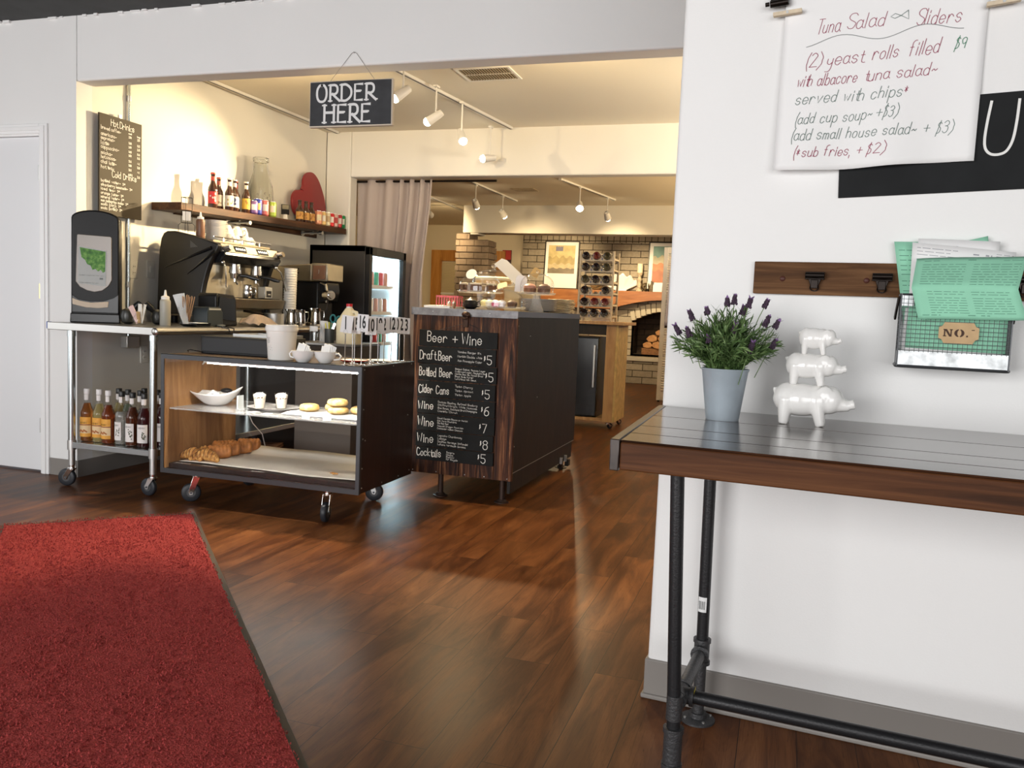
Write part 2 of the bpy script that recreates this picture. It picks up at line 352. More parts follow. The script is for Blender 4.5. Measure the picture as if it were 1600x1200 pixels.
# ---------------------------------------------------------------- handwriting: a small stroke alphabet
GL = {
 'a': '~33 24 14 03 01 10 20 31;34 31 40', 'b': '07 00;~03 14 24 33 31 20 10 01', 'c': '~33 24 14 03 01 10 20 31',
 'd': '~33 24 14 03 01 10 20 31;37 30', 'e': '~02 32 33 24 14 03 01 10 20 31', 'f': '~37 27 16 14 10;04 24',
 'g': '~33 24 14 03 01 10 20 31;~34 3a 2c 1c 0b', 'h': '07 00;~03 14 24 33 30', 'i': '04 00;05 06', 'j': '~14 1a 0c;15 16',
 'k': '07 00;34 02 30', 'l': '07 00', 'm': '04 00;~03 14 23 20;~23 34 43 40', 'n': '04 00;~03 14 24 33 30',
 'o': '~14 03 01 10 20 31 33 24 14', 'p': '04 0c;~03 14 24 33 31 20 10 01', 'q': '~33 24 14 03 01 10 20 31;34 3c',
 'r': '04 00;~02 14 24 33', 's': '~33 24 14 03 12 22 31 20 10 01', 't': '~16 11 20 30;04 24', 'u': '~04 01 10 20 31;34 30',
 'v': '04 10 34', 'w': '04 10 23 30 44', 'x': '04 30;34 00', 'y': '~04 02 11 21 32;~34 3a 2c 0c', 'z': '04 34 00 30',
 'A': '00 27 40;13 33', 'B': '07 00;~07 27 36 35 24 04;~04 24 33 31 20 00', 'C': '~46 27 17 05 02 10 30 41', 'D': '07 00;~07 27 45 42 20 00',
 'E': '37 07 00 30;04 24', 'F': '37 07 00;04 24', 'G': '~46 27 17 05 02 10 30 42;23 43 40', 'H': '07 00;47 40;04 44', 'I': '07 00',
 'J': '~37 32 20 10 01', 'K': '07 00;47 03 40', 'L': '07 00 30', 'M': '00 07 23 47 40', 'N': '00 07 40 47',
 'O': '~27 17 05 02 10 30 42 45 37 27', 'P': '07 00;~07 27 36 34 23 03', 'Q': '~27 17 05 02 10 30 42 45 37 27;31 50',
 'R': '07 00;~07 27 36 34 23 03;13 40', 'S': '~46 37 17 06 05 14 33 42 30 10 01', 'T': '07 47;27 20', 'U': '~07 02 10 30 42 47',
 'V': '07 20 47', 'W': '07 10 25 40 57', 'X': '07 40;47 00', 'Y': '07 23 47;23 20', 'Z': '07 47 00 40',
 '0': '~27 17 05 02 10 20 32 35 27', '1': '05 17 10', '2': '~06 17 27 36 35 00;00 40', '3': '~06 17 27 36 35 24 14;~14 24 33 31 20 10 01',
 '4': '17 03 33;37 30', '5': '37 07 04;~04 24 33 31 20 10 01', '6': '~37 16 03 01 10 20 31 33 24 14 02', '7': '07 37 10',
 '8': '~14 05 06 17 27 36 35 24 14 03 01 10 20 31 33 24', '9': '~34 23 13 05 06 17 27 36 34;34 30', '+': '25 21;03 43', '$': '~36 27 16 15 24 33 31 20 10;28 1b',
 '(': '~28 15 13 11 2b', ')': '~08 25 23 21 0b', '~': '~02 13 22 33', '-': '03 23', ',': '00 0b', '.': '00 01', "'": '07 05', '*': '15 11;04 22;02 24',
 '&': '~40 06 17 26 02 10 20 42', '/': '0b 37', '`': '07 06',
}
DIG = {c: i for i, c in enumerate('0123456789')}; DIG.update({'a': -1, 'b': -2, 'c': -3})
def _strokes(ch):
    out = []
    for st in GL.get(ch, '').split(';'):
        if not st: continue
        sm = st[0] == '~'; P = [Vector((DIG[t[0]], DIG[t[1]])) for t in st.strip('~').split()]
        if sm and len(P) > 2:
            Q = []; E = [P[0]*2-P[1]]+P+[P[-1]*2-P[-2]]
            for k in range(1, len(E)-2):
                for t in (0, .25, .5, .75):
                    a, b, c, d = E[k-1:k+3]
                    Q.append(0.5*((2*b)+(c-a)*t+(2*a-5*b+4*c-d)*t*t+(3*b-a-3*c+d)*t**3))
            P = Q+[P[-1]]
        out.append(P)
    return out
_RC = [0]
def smooth(P, k=6):
    P = [Vector(p) for p in P]; E = [P[0]*2-P[1]]+P+[P[-1]*2-P[-2]]; Q = []
    for i in range(1, len(E)-2):
        a, b, c, d = E[i-1:i+3]
        for t in range(k):
            t = t/k; Q.append(0.5*((2*b)+(c-a)*t+(2*a-5*b+4*c-d)*t*t+(3*b-a-3*c+d)*t**3))
    return Q+[P[-1]]
def ribbon(mb, P, w, fn):
    """flat pen line through points P (2D); fn maps (x, z) to 3D"""
    n = len(P)
    if n < 2: return
    L = []; R = []; _RC[0] = (_RC[0]+1) % 60; lift = _RC[0]*1.2e-5      # crossing pen lines never lie in one plane
    for k in range(n):
        d = P[min(k+1, n-1)]-P[max(k-1, 0)]
        if d.length < 1e-9: d = Vector((1, 0))
        d.normalize(); nn = Vector((-d.y, d.x))*w/2
        e = d*w/2 if k in (0, n-1) else Vector((0, 0))
        q = P[k]+(e if k == n-1 else -e)
        L.append(q+nn); R.append(q-nn)
    mb.add([(q[0], q[1]-lift, q[2]) for q in [fn(*p) for p in L]+[fn(*p) for p in R]], [(i, i+1, n+i+1, n+i) for i in range(n-1)])
def write(mb, text, x, z, h, w, fn=lambda x, z: (x, -0.0012, z), adv=None, slant=0.0, wid=1.0, jit=0.0, rise=0.0, fit=None, align='l'):
    """write text with its cap height h; w is the pen width"""
    s = h/7.0; sx = s*wid
    def length(wd):
        X = 0
        for ch in text: X += (3.4 if ch in " " else (1.9 if ch in "ilI1.,')t" else 2.9 if ch == '(' else 6.9 if ch == 'W' else (5.6 if ch in 'mwMOCGQ' else 4.7)))*s*wd
        return X
    if fit: wid = wid*fit/max(length(wid), 1e-6); sx = s*wid
    if align == 'c': x -= length(wid)/2
    if align == 'r': x -= length(wid)
    X = 0
    for ch in text:
        jz = random.uniform(-jit, jit)*h; js = 1+random.uniform(-jit, jit)
        for P in _strokes(ch):
            ribbon(mb, [Vector((x+X+p.x*sx*js+slant*p.y*s, z+jz+p.y*s*js+rise*(X+p.x*sx))) for p in P], w, fn)
        X += (3.4 if ch in " " else (1.9 if ch in "ilI1.,')t" else 2.9 if ch == '(' else 6.9 if ch == 'W' else (5.6 if ch in 'mwMOCGQ' else 4.7)))*sx
    return X
# ================================================================ the setting
XB, YA, YC = -4.06, 4.04, 6.88          # alcove side wall, front wall, back wall of the alcove
ZM, ZA = 2.735, 2.66                    # ceilings
struct('floor', MB().box(-7.4, 4.3, -3.3, 15.3, -0.06, 0), M['floor'], smooth=False)
struct('ceiling', MB().box(-6.6, 4.2, -3.2, YA, ZM, ZM+0.08), M['ceil'], smooth=False)
# front wall: pier with the door opening on the left, header over the serving opening
DX0, DX1, DH = -5.24, -4.345, 2.052
wl_ = MB().box(-6.6, DX0-0.02, YA, YA+0.12, 0, ZM+.05).box(DX0-0.02, DX1+0.02, YA, YA+0.12, DH+0.02, ZM+.05).box(DX1+0.02, XB, YA, YA+0.12, 0, ZM+.05)
struct('wall_left', wl_, M['wall'], smooth=False)
struct('wall_header', MB().box(XB, 4.2, YA, YA+0.14, 2.362, ZM+.05), M['wall'], bevel=0.012, seg=3)
# cracked plaster bead along the dark ceiling
cb = MB()
for k in range(46):
    x = -6.3+k*0.085; w = random.uniform(.02, .07)
    if random.random() < 0.55: cb.box(x, x+w, YA-random.uniform(.006, .02), YA, ZM-0.006-random.uniform(0, .008), ZM)
struct('trim_2', cb, M['trim'], smooth=False)
# door, casing, hinges
d = MB().box(DX0, DX1, YA+0.02, YA+0.06, 0.012, DH).build('door_1', M['door'], bevel=0.002); d['kind'] = 'structure'
for z, m in ((1.835, M['steelsoft']), (1.125, M['brass']), (0.30, M['steelsoft'])):
    h = MB().cyl((DX1+0.008, YA-0.004, z-0.045), (DX1+0.008, YA-0.004, z+0.045), 0.007, n=10)
    h.box(DX1-0.012, DX1+0.004, YA+0.012, YA+0.018, z-0.045, z+0.045)
    for q in (-.02, .02): h.cyl((DX1+0.008, YA-0.004, z+q-.001), (DX1+0.008, YA-0.004, z+q+.001), 0.0078, n=10)
    o = h.build('hinge', m, d)
    if m is M['brass']: o['label'] = 'brass middle hinge'
c = MB()
for x0, x1 in ((DX1+0.012, DX1+0.075), (DX0-0.075, DX0-0.012)):
    c.box(x0, x1, YA-0.012, YA, 0, DH+0.072).box(x0+.012, x1-.02, YA-0.018, YA-0.011, 0, DH+0.06)
c.box(DX0-0.012, DX1+0.012, YA-0.012, YA, DH+0.012, DH+0.072).box(DX0-0.03, DX1+0.03, YA-0.018, YA-0.011, DH+0.03, DH+0.055)
c.box(DX1+.002, DX1+0.02, YA-.002, YA+0.1, 0, DH+.02).box(DX0-.02, DX0-.002, YA-.002, YA+0.1, 0, DH+.02).box(DX0, DX1, YA-.002, YA+0.1, DH+.002, DH+.02)
struct('trim_1', c, M['trim'], bevel=0.003)
struct('baseboard_left', MB().box(DX1+0.078, XB-0.001, YA-0.006, YA, 0.0, 0.105).box(XB, XB+0.006, YA-0.003, YC, 0, 0.105), M['base'], bevel=0.002)
# alcove: side wall, back wall with the curtained opening, ceiling
struct('wall_alcove', MB().box(XB-0.12, XB, YA+0.12, YC+.13, 0, ZA+.05), M['alc'], smooth=False)
OX0, OH = -3.81, 2.262
struct('wall_back', MB().box(XB, OX0, YC, YC+0.13, 0, ZA+.05).box(OX0, 4.2, YC, YC+0.13, OH, ZA+.05), M['alc'], bevel=0.012, seg=3)
struct('ceiling_alcove', MB().box(XB, 4.2, YA+0.135, YC, ZA, ZA+0.06), M['alcceil'], smooth=False)
# far room
struct('ceiling_far', MB().box(-7.2, 4.2, YC+0.13, 11.85, ZA, ZA+0.06).box(-7.2, -4.665, 11.8, 15.2, ZA, ZA+0.06), M['farceil'], smooth=False)
struct('ceiling_hearth', MB().box(-4.665, 4.2, 11.86, 15.2, 2.62, 2.7), M['farceil'], smooth=False)
M['farwall'] = mat('painted_wall_ochre', (0.70, 0.62, 0.47), 0.7)
struct('wall_far', MB().box(-7.2, -4.55, 14.62, 14.75, 0, 2.75), M['farwall'], smooth=False)
struct('wall_side', MB().box(-7.3, -7.2, YC, 14.75, 0, 2.75).box(-7.2, XB, YC, YC+.13, 0, 2.75), M['farwall'], smooth=False)
struct('beam', MB().box(-4.665, 4.2, 11.85, 12.15, 2.26, 2.72).box(-4.55, -4.42, 11.86, 12.14, 2.235, 2.27), mat('painted_beam', (0.72, 0.68, 0.60), 0.7), bevel=0.006)
BR1, BR2, BMO = (0.40, 0.345, 0.27), (0.30, 0.255, 0.195), (0.035, 0.025, 0.017)
M['brickcol'] = bricks('brick_taupe', ('X', 'Z'), (0.29, 0.215, 0.155), (0.24, 0.18, 0.128), (0.14, 0.10, 0.07), 0.235, 0.094, 0.007)
cm = MB()
for k in range(24):
    z0 = k*0.094; jx = 0.012*(k % 2); 
    top = -4.25 if k < 22 else (-4.27 if k == 22 else -4.56)
    if z0 > 2.26: break
    cm.box(-4.79+jx-.006, top-jx, 11.90-.006*(k % 2), 12.25, z0+.006, z0+0.088)
    cm.box(-4.770, top-.022, 11.915, 12.2, z0-.003, z0+0.097)
struct('column', cm, M['brickcol'], bevel=0.004, seg=1)
# fireplace wall of painted brick, soldier course on top
M['brickwall'] = bricks('brick_cream', ('X', 'Z'), BR1, BR2, BMO, 0.335, 0.112, 0.0065)
M['bricksold'] = bricks('brick_soldier', ('Z', 'X'), BR1, BR2, BMO, 0.40, 0.108, 0.0065, offset=0)
YF = 14.5
FX0, FX1, FZ0, FZ1 = -2.53, -1.45, 0.47, 1.05      # firebox
def archz(x):                                      # underside of the shallow arch
    t = (x-FX0)/(FX1-FX0); return FZ1+0.17*math.sin(pi*min(max(t, 0), 1))
fw = MB().box(-4.55, FX0, YF, YF+0.2, 0, 2.37).box(FX1, 0.8, YF, YF+0.2, 0, 2.37).box(FX0, FX1, YF, YF+0.2, 0, FZ0)
N_ = 14
for k in range(N_):
    xa, xb = FX0+(FX1-FX0)*k/N_, FX0+(FX1-FX0)*(k+1)/N_
    za, zb = archz(xa), archz(xb)
    fw.add([(xa, YF, za), (xb, YF, zb), (xb, YF, 2.37), (xa, YF, 2.37), (xa, YF+.2, za), (xb, YF+.2, zb)], [(0, 1, 2, 3), (0, 4, 5, 1)])
struct('wall_fireplace', fw, M['brickwall'], smooth=False)
struct('trim_3', MB().box(-4.55, 0.8, YF-0.004, YF+0.2, 2.37, 2.62), M['bricksold'], smooth=False)
# arch bricks
ab = MB()
for k in range(13):
    t = (k+.5)/13; x = FX0-0.03+(FX1-FX0+0.06)*t; z = archz(x)
    ang = (0.5-t)*0.5
    ab.box(x-0.0385, x+0.0385, YF-0.03, YF+0.12, z+0.0, z+0.17, Matrix.Rotation(-ang, 3, 'Y'))
struct('arch', ab, mat('brick_arch_cream', (0.52, 0.47, 0.38), 0.85, bump=0.3, bscale=50), bevel=0.004, seg=1)
fb = MB().box(FX0-.02, FX0, YF+.05, YF+0.7, FZ0, 1.4).box(FX1, FX1+.02, YF+.05, YF+0.7, FZ0, 1.4).box(FX0, FX1, YF+0.66, YF+.7, FZ0, 1.4).box(FX0, FX1, YF+.1, YF+.7, 1.3, 1.4).box(FX0, FX1, YF+.0, YF+.7, FZ0-.02, FZ0)
struct('firebox', fb, bricks('brick_sooty', ('X', 'Z'), (0.07, 0.045, 0.03), (0.05, 0.032, 0.022), (0.02, 0.014, 0.01), 0.3, 0.1, 0.006), smooth=False)
struct('hearth', MB().box(-4.4, 0.8, YF-0.36, YF, 0, 0.38), M['brickwall'], smooth=False)
struct('hearth_slab', MB().box(-4.4, 0.8, YF-0.40, YF+.05, 0.38, 0.44), mat('hearth_stone', (0.55, 0.50, 0.42), 0.6, bump=.1), bevel=0.008)
# shell of the rooms that the photo does not show, so that light stays inside
sh = MB().box(-6.7, -6.6, -3.2, -1.0, 0, ZM+.05).box(-6.7, -6.6, 2.2, YA, 0, ZM+.05).box(-6.7, -6.6, -1.0, 2.2, 0, .4).box(-6.7, -6.6, -1.0, 2.2, 2.5, ZM+.05)
struct('wall_street_side', sh, M['wall'], smooth=False)
wb = MB().box(-6.6, -4.85, -3.2, -3.1, 0, ZM).box(-1.15, -0.05, -3.2, -3.1, 0, ZM).box(3.45, 4.2, -3.2, -3.1, 0, ZM)
for a, b in ((-4.85, -1.15), (-0.05, 3.45)): wb.box(a, b, -3.2, -3.1, 0, 0.35).box(a, b, -3.2, -3.1, 2.55, ZM)
struct('wall_street', wb, M['wall'], smooth=False)
for k, (a, b) in enumerate(((-4.85, -1.15), (-0.05, 3.45))):
    w_ = MB()
    for x in (a, (a+b)/2-.03, b-.06): w_.box(x, x+.06, -3.18, -3.12, 0.35, 2.55)
    w_.box(a+.06, b-.06, -3.18, -3.12, 0.35, 0.41).box(a+.06, b-.06, -3.18, -3.12, 2.49, 2.55)
    struct('window_%d' % (k+1), w_, M['black'], smooth=False)
struct('wall_end', MB().box(4.2, 4.3, -3.2, 15.2, 0, ZM+.05), M['wall'], smooth=False)
# the wall on the right, turned a few degrees
AR = 0.0843
RW = Matrix.Translation((-0.326, 2.436, 0)) @ Matrix.Rotation(-AR, 4, 'Z')      # local x along the wall, local -y into the room
def rw(x, y, z): return tuple(RW @ Vector((x, y, z)))
def rwthing(name, label, cat, x, y, z, rz=0.0, group=None): return thing(name, label, cat, rw(x, y, z), -AR+rz, group)
o = MB().box(0, 4.5, 0, 0.15, 0, ZM+.05).build('wall_right', M['wall'], bevel=0.014, seg=4); o['kind'] = 'structure'; o.matrix_world = RW
bb = MB().prism([(0, 0), (0, 0.012), (0, 0)], 0, 0) if False else MB()
bb.box(-0.006, 4.5, -0.006, 0.155, 0.0, 0.118).box(-0.012, 4.5, -0.014, 0.155, 0, 0.014)
o = bb.build('baseboard_right', M['base'], bevel=0.004, seg=2); o['kind'] = 'structure'; o.matrix_world = RW
struct('wall_return', MB().box(3.9, 4.2, 2.0, YA, 0, ZM), M['wall'], smooth=False)
# ================================================================ pipe-leg table against the right wall
M['tabletop'] = wood('table_dark_oak', [(0.25, (0.012, 0.006, 0.004)), (0.45, (0.032, 0.014, 0.008)), (0.62, (0.062, 0.026, 0.013)), (0.8, (0.10, 0.045, 0.022))], 'X', 12, 1.5, rough=0.16, coat=0.35, bump=0.12)
M['tableedge'] = wood('table_edge_oak', [(0.25, (0.022, 0.009, 0.004)), (0.48, (0.075, 0.028, 0.011)), (0.68, (0.13, 0.052, 0.02)), (0.85, (0.19, 0.08, 0.033))], 'X', 22, 1.3, rough=0.5, coat=0.0, bump=0.15, spec=0.12)
T = rwthing('pipe_leg_table', 'long dark stained plank table on black iron pipe legs against the right wall', 'table', 0.0, 0.0, 0.0)
ZT, TH, UR = 0.87, 0.062, 2.7
def edge_u(v): return -0.006+0.0935*v                       # slightly skewed left end
tb = MB()
vb = [0.012, 0.275, 0.49, 0.625, 0.745]
for a, b in zip(vb[:-1], vb[1:]):
    g = 0.0011
    zl = ZT-TH if b != vb[-1] else ZT-.004
    tb.add([(edge_u(v)+0.0205, -v, z) for v in (a+g, b-g) for z in (zl, ZT)]+[(UR, -v, z) for v in (a+g, b-g) for z in (zl, ZT)],
           [(0, 1, 3, 2), (4, 6, 7, 5), (0, 4, 5, 1), (2, 3, 7, 6), (0, 2, 6, 4), (1, 5, 7, 3)])
top = tb.build('tabletop', M['tabletop'], T, bevel=0.0022)
eb = MB()
a, b = vb[-2]+.0011, vb[-1]
eb.add([(edge_u(v)+0.0205, -v, z) for v in (a, b) for z in (ZT-TH, ZT-.0045)]+[(UR, -v, z) for v in (a, b) for z in (ZT-TH, ZT-.0045)],
       [(0, 1, 3, 2), (4, 6, 7, 5), (0, 4, 5, 1), (2, 3, 7, 6), (0, 2, 6, 4), (1, 5, 7, 3)])
eb.build('front_board', M['tableedge'], T, bevel=0.0035)
ec = MB(); ec.add([(edge_u(v)+du, -v, z) for v in (0.012, 0.748) for du in (0, 0.0195) for z in (ZT-TH-.002, ZT+.001)],
       [(0, 1, 3, 2), (4, 6, 7, 5), (0, 4, 5, 1), (2, 3, 7, 6), (0, 2, 6, 4), (1, 5, 7, 3)])
ec.build('end_board', mat('end_board_stain', (0.035, 0.022, 0.016), 0.3, var=0.4, vscale=30, coat=0.2), T, bevel=0.002)
PR = 0.0165
M['sticker'] = mat('pipe_sticker', (0.75, 0.76, 0.76), 0.4)
def trestle(u0, du, first):
    vB, vT, vF = 0.075, 0.375, 0.45
    zc = 0.20
    bl = MB().cyl((u0, -vB, zc+.028), (u0-du*.3, -vB, ZT-TH), PR)
    lg = bl.build('leg', M['iron'], T); lg['label'] = 'back pipe leg with a barcode sticker'
    fl = MB().cyl((u0+.004, -vF, 0.14), (u0-du, -vF, ZT-TH), PR)
    lf = fl.build('leg', M['iron'], T); lf['label'] = 'front pipe leg with a sticker near the bottom'
    ft = MB()
    # back tee with its floor flange
    ft.cyl((u0, -vB, zc-.03), (u0, -vB, zc+.03), 0.0215).cyl((u0, -vB, zc+.026), (u0, -vB, zc+.036), 0.0245).cyl((u0, -vB, zc-.036), (u0, -vB, zc-.026), 0.0245)
    ft.cyl((u0, -vB, zc), (u0, -vB-.032, zc), 0.0205).cyl((u0, -vB-.026, zc), (u0, -vB-.036, zc), 0.0245)
    ft.cyl((u0, -vB, .012), (u0, -vB, zc-.03), PR*.97)
    ft.lathe([(0.048, 0), (0.048, 0.006), (0.040, 0.009), (0.024, 0.011), (0.0235, 0.024), (0.016, 0.024)], (u0, -vB, 0), 24)
    ft.build('fitting', M['castiron'], T)
    if first:
        for q in range(4):
            a = q*pi/2+.6; MB().cyl((u0+.038*cos(a), -vB+.038*sin(a), .008), (u0+.038*cos(a), -vB+.038*sin(a), .0125), .004, n=8).build('screw', M['steelsoft'], T)
    MB().cyl((u0, -vB-.03, zc), (u0+.002, -vF, zc), PR*.97).build('crossbar', M['castiron'], T)
    tt = MB().cyl((u0, -vT+.034, zc), (u0, -vT-.034, zc), 0.0215).cyl((u0, -vT+.036, zc), (u0, -vT+.027, zc), .0245).cyl((u0, -vT-.036, zc), (u0, -vT-.027, zc), .0245)
    s = 1 if first else -1
    tt.cyl((u0, -vT, zc), (u0+s*.034, -vT, zc), 0.0205).cyl((u0+s*.026, -vT, zc), (u0+s*.036, -vT, zc), .0245)
    tt.build('fitting', M['castiron'], T)
    fc = MB().cyl((u0+.004, -vF, .055), (u0+.004, -vF, .145), 0.0225).cyl((u0+.004, -vF, .05), (u0+.004, -vF, .062), .025).cyl((u0+.004, -vF, .138), (u0+.004, -vF, .15), .025)
    fc.cyl((u0+.004, -vF, .012), (u0+.004, -vF, .055), PR).cyl((u0+.003, -vF, zc-.03), (u0+.003, -vF, zc+.03), .0195)
    fc.lathe([(0.048, 0), (0.048, 0.006), (0.040, 0.009), (0.024, 0.011), (0.0235, 0.024), (0.016, 0.024)], (u0+.004, -vF, 0), 24)
    fc.build('fitting', M['castiron'], T)
    if first:
        for (uu, vv, z0, par, a0) in ((u0-.002, vB, 0.315, lg, -1.7), (u0+.003, vF, 0.185, lf, -2.1)):
            st = MB(); h = 0.042
            st.grid(7, 2, lambda i, j: (uu+(PR+.0006)*cos(a0+(i-.5)*1.5), -vv+(PR+.0006)*sin(a0+(i-.5)*1.5), z0+j*h))
            sk = st.build('sticker', M['sticker'], par)
            bc = MB()
            for q in range(9):
                t = .12+.08*q; wq = .02+.012*((q*7) % 3)
                bc.grid(2, 2, lambda i, j: (uu+(PR+.0011)*cos(a0+(t+i*wq-.5)*1.5), -vv+(PR+.0011)*sin(a0+(t+i*wq-.5)*1.5), z0+.008+j*h*.55))
            bc.build('barcode', M['inkblack'], par)
        y = MB().grid(5, 3, lambda i, j: (u0+.037, -vT+.012*cos(i*2-2.4)-.004, zc+.006+.016*j-.004*sin(5*i)))
        y.build('tape_scrap', mat('yellow_tape', (0.75, 0.60, 0.05), 0.5), T)
trestle(0.168, 0.024, True)
trestle(2.35, 0.0, False)
MB().cyl((0.2, -0.375, 0.20), (2.32, -0.375, 0.20), PR).build('foot_rail', M['iron'], T)
# ---------------------------------------------------------------- lavender in a zinc bucket
M['bucket'] = mat('pale_zinc_bucket', (0.44, 0.51, 0.57), 0.42, 0.35, bump=0.05, bscale=90, var=0.05, vscale=25)
P = rwthing('potted_lavender', 'lavender plant with dark purple flowers in a pale zinc bucket on the table', 'plant', 0.206, -0.225, ZT)
MB().lathe([(0.0405, 0), (0.0415, 0.004), (0.057, 0.122), (0.0592, 0.1255), (0.0600, 0.128), (0.0588, 0.130), (0.0562, 0.128), (0.054, 0.11), (0.05, 0.1)], (0, 0, 0), 32).build('bucket', M['bucket'], P)
MB().lathe([(0.0545, .108), (.03, .114), (.001, .116)], (0, 0, 0), 20, cap=False).build('soil', mat('potting_soil', (0.03, 0.02, 0.014), 0.95, bump=.5, bscale=150), P)
def foliage_mat(name, c1, c2, c3):
    m = bpy.data.materials.new(name); m.use_nodes = True; nt = m.node_tree; L = nt.links.new; b = nt.nodes['Principled BSDF']
    tc = nt.nodes.new('ShaderNodeTexCoord'); n = nt.nodes.new('ShaderNodeTexNoise'); n.inputs['Scale'].default_value = 55; n.inputs['Detail'].default_value = 3
    L(tc.outputs['Object'], n.inputs['Vector']); r = ramp(nt, [(0.3, c1), (0.5, c2), (0.7, c3)]); L(n.outputs['Fac'], r.inputs[0]); L(r.outputs[0], b.inputs['Base Color'])
    b.inputs['Roughness'].default_value = 0.55; b.inputs['Subsurface Weight'].default_value = 0.0
    return m
M['leaf'] = foliage_mat('lavender_leaf', (0.035, 0.075, 0.02), (0.09, 0.165, 0.045), (0.20, 0.29, 0.11))
fol = MB(); rnd = random.Random(3)
def leaf(mb, p, d, ln, w, up):
    d = d.normalized(); s = d.cross(up)
    if s.length < 1e-4: s = Vector((1, 0, 0))
    s.normalize(); q = p+d*ln*.5+up*ln*.06; e = p+d*ln
    mb.add([p-s*w*.35, p+s*w*.35, q+s*w*.5, q-s*w*.5, e], [(0, 1, 2, 3), (3, 2, 4)])
stems = []
for k in range(235):
    az = rnd.uniform(0, 2*pi); tilt = rnd.random()**.6*1.55
    Ln = (0.172-0.040*tilt/1.5)*rnd.uniform(.72, 1.04)
    b0 = Vector((.03*rnd.uniform(-1, 1), .03*rnd.uniform(-1, 1), .112))
    d = Vector((sin(tilt)*cos(az), sin(tilt)*sin(az)*.92, cos(tilt)))
    pts = [b0]; nseg = 7
    for q in range(nseg):
        t = (q+1)/nseg; dd = (d*(0.35+.65*t)+Vector((0, 0, 1))*(0.75*(1-t))).normalized(); pts.append(pts[-1]+dd*Ln/nseg)
    fol.tube(pts, [0.0012]*4+[.001]*3+[.0006], n=4)
    stems.append(pts)
    for q in range(1, len(pts)):
        for rep in range(4):
            a2 = rnd.uniform(0, 2*pi); ax = (pts[q]-pts[q-1]).normalized()
            sd = ax.orthogonal().normalized(); sd.rotate(Quaternion(ax, a2))
            p_ = pts[q-1].lerp(pts[q], rnd.random())
            leaf(fol, p_, ax*rnd.uniform(.5, 1.1)+sd*rnd.uniform(.5, .9), rnd.uniform(.015, .032), rnd.uniform(.0026, .0044), ax)
fol.build('foliage', M['leaf'], P, smooth=False)
M['flower'] = mat('lavender_flower_dark', (0.045, 0.022, 0.045), 0.7, var=0.5, vscale=120)
M['petal'] = mat('lavender_petal_lilac', (0.27, 0.15, 0.36), 0.6)
FL = [(-.122, .212), (-.086, .249), (-.049, .265), (-.009, .288), (.012, .293), (.033, .268), (.049, .286), (.082, .287), (.09, .242), (.112, .238), (.024, .222), (-.034, .196), (.063, .176), (.108, .188), (-.083, .208)]
for k, (x, z) in enumerate(FL):
    y = (-.055 if z < .225 and abs(x) < .1 else rnd.uniform(-.03, .03))
    p = Vector((x, y, z)); ax = Vector((x*3.2, y*2, .62)).normalized()
    st = MB().tube([p-ax*.075-Vector((0, 0, .012)), p-ax*.03, p], .0011, 5).build('flower_stem', M['leaf'], P)
    f = MB(); hl = rnd.uniform(.014, .024)
    for q in range(7):
        for w_ in range(5):
            a = w_*2*pi/5+q*.6; sd = ax.orthogonal().normalized(); sd.rotate(Quaternion(ax, a))
            t = q/6; rr = .0052*(1-.45*t)*rnd.uniform(.7, 1.35)
            f.ell(p+ax*(hl*t)+sd*rr, .0028*rnd.uniform(.7, 1.3), .0028, .0038, 6, 5)
    ob = f.build('flower', M['flower'], P)
    pt = MB()
    for w_ in range(4):
        sd = ax.orthogonal().normalized(); sd.rotate(Quaternion(ax, w_*pi/2+.3*k))
        e = p+ax*hl
        leaf(pt, e-ax*.004, ax*.9+sd*.6, .013 if k % 3 else .017, .007, ax)
    pt.build('petals', M['petal'], ob, smooth=False)
# ---------------------------------------------------------------- stacked ceramic pigs
PG = rwthing('pig_figurine', 'glossy white ceramic figurine of three pigs standing on one another', 'figurine', 0.405, -0.185, ZT)
def pig(x0, L, z0, H, name):
    """x0 tail end, L tail to snout, z0 feet, H height to the back"""
    b = MB(); zc = z0+H*.60; RY = Matrix.Rotation
    b.ell((x0+L*.34, 0, zc), L*.34, L*.205, H*.400, 24, 16)
    b.ell((x0+L*.18, 0, zc+.02*H), L*.175, L*.19, H*.385, 20, 14)
    b.ell((x0+L*.54, 0, zc), L*.20, L*.195, H*.385, 20, 14)
    b.ell((x0+L*.685, 0, zc+.03*H), L*.165, L*.165, H*.34, 20, 14, RY(0.35, 3, 'Y'))
    b.cyl((x0+L*.70, 0, zc-.02*H), (x0+L*.93, 0, zc-.085*H), L*.135, L*.062, 20)
    b.cyl((x0+L*.88, 0, zc-.07*H), (x0+L*.985, 0, zc-.02*H), L*.056, L*.064, 18)
    for s in (-1, 1):
        b.cyl((x0+L*.17, s*L*.10, zc+.02*H), (x0+L*.155, s*L*.115, z0), L*.105, L*.058, 16)
        b.cyl((x0+L*.53, s*L*.10, zc+.02*H), (x0+L*.60, s*L*.115, z0), L*.098, L*.056, 16)
        b.ell((x0+L*.63, s*L*.135, zc+.20*H), L*.095, L*.030, H*.19, 14, 10, RY(0.85, 3, 'Y') @ RY(s*.3, 3, 'X'))
    b.ell((x0+L*.02, 0, zc+.20*H), L*.030, L*.022, H*.07, 10, 8, RY(-.3, 3, 'Y'))
    o = b.blob(name, M['white'], PG, voxel=max(L*.015, .0020), smooth=4)
    return o
M['pig'] = M['white']
pig(-.083, .196, 0.0, .103, 'pig')['label'] = 'largest pig, at the bottom'
pig(-.058, .146, .099, .079, 'pig')['label'] = 'middle pig'
pig(-.031, .102, .175, .066, 'pig')['label'] = 'smallest pig, on top'
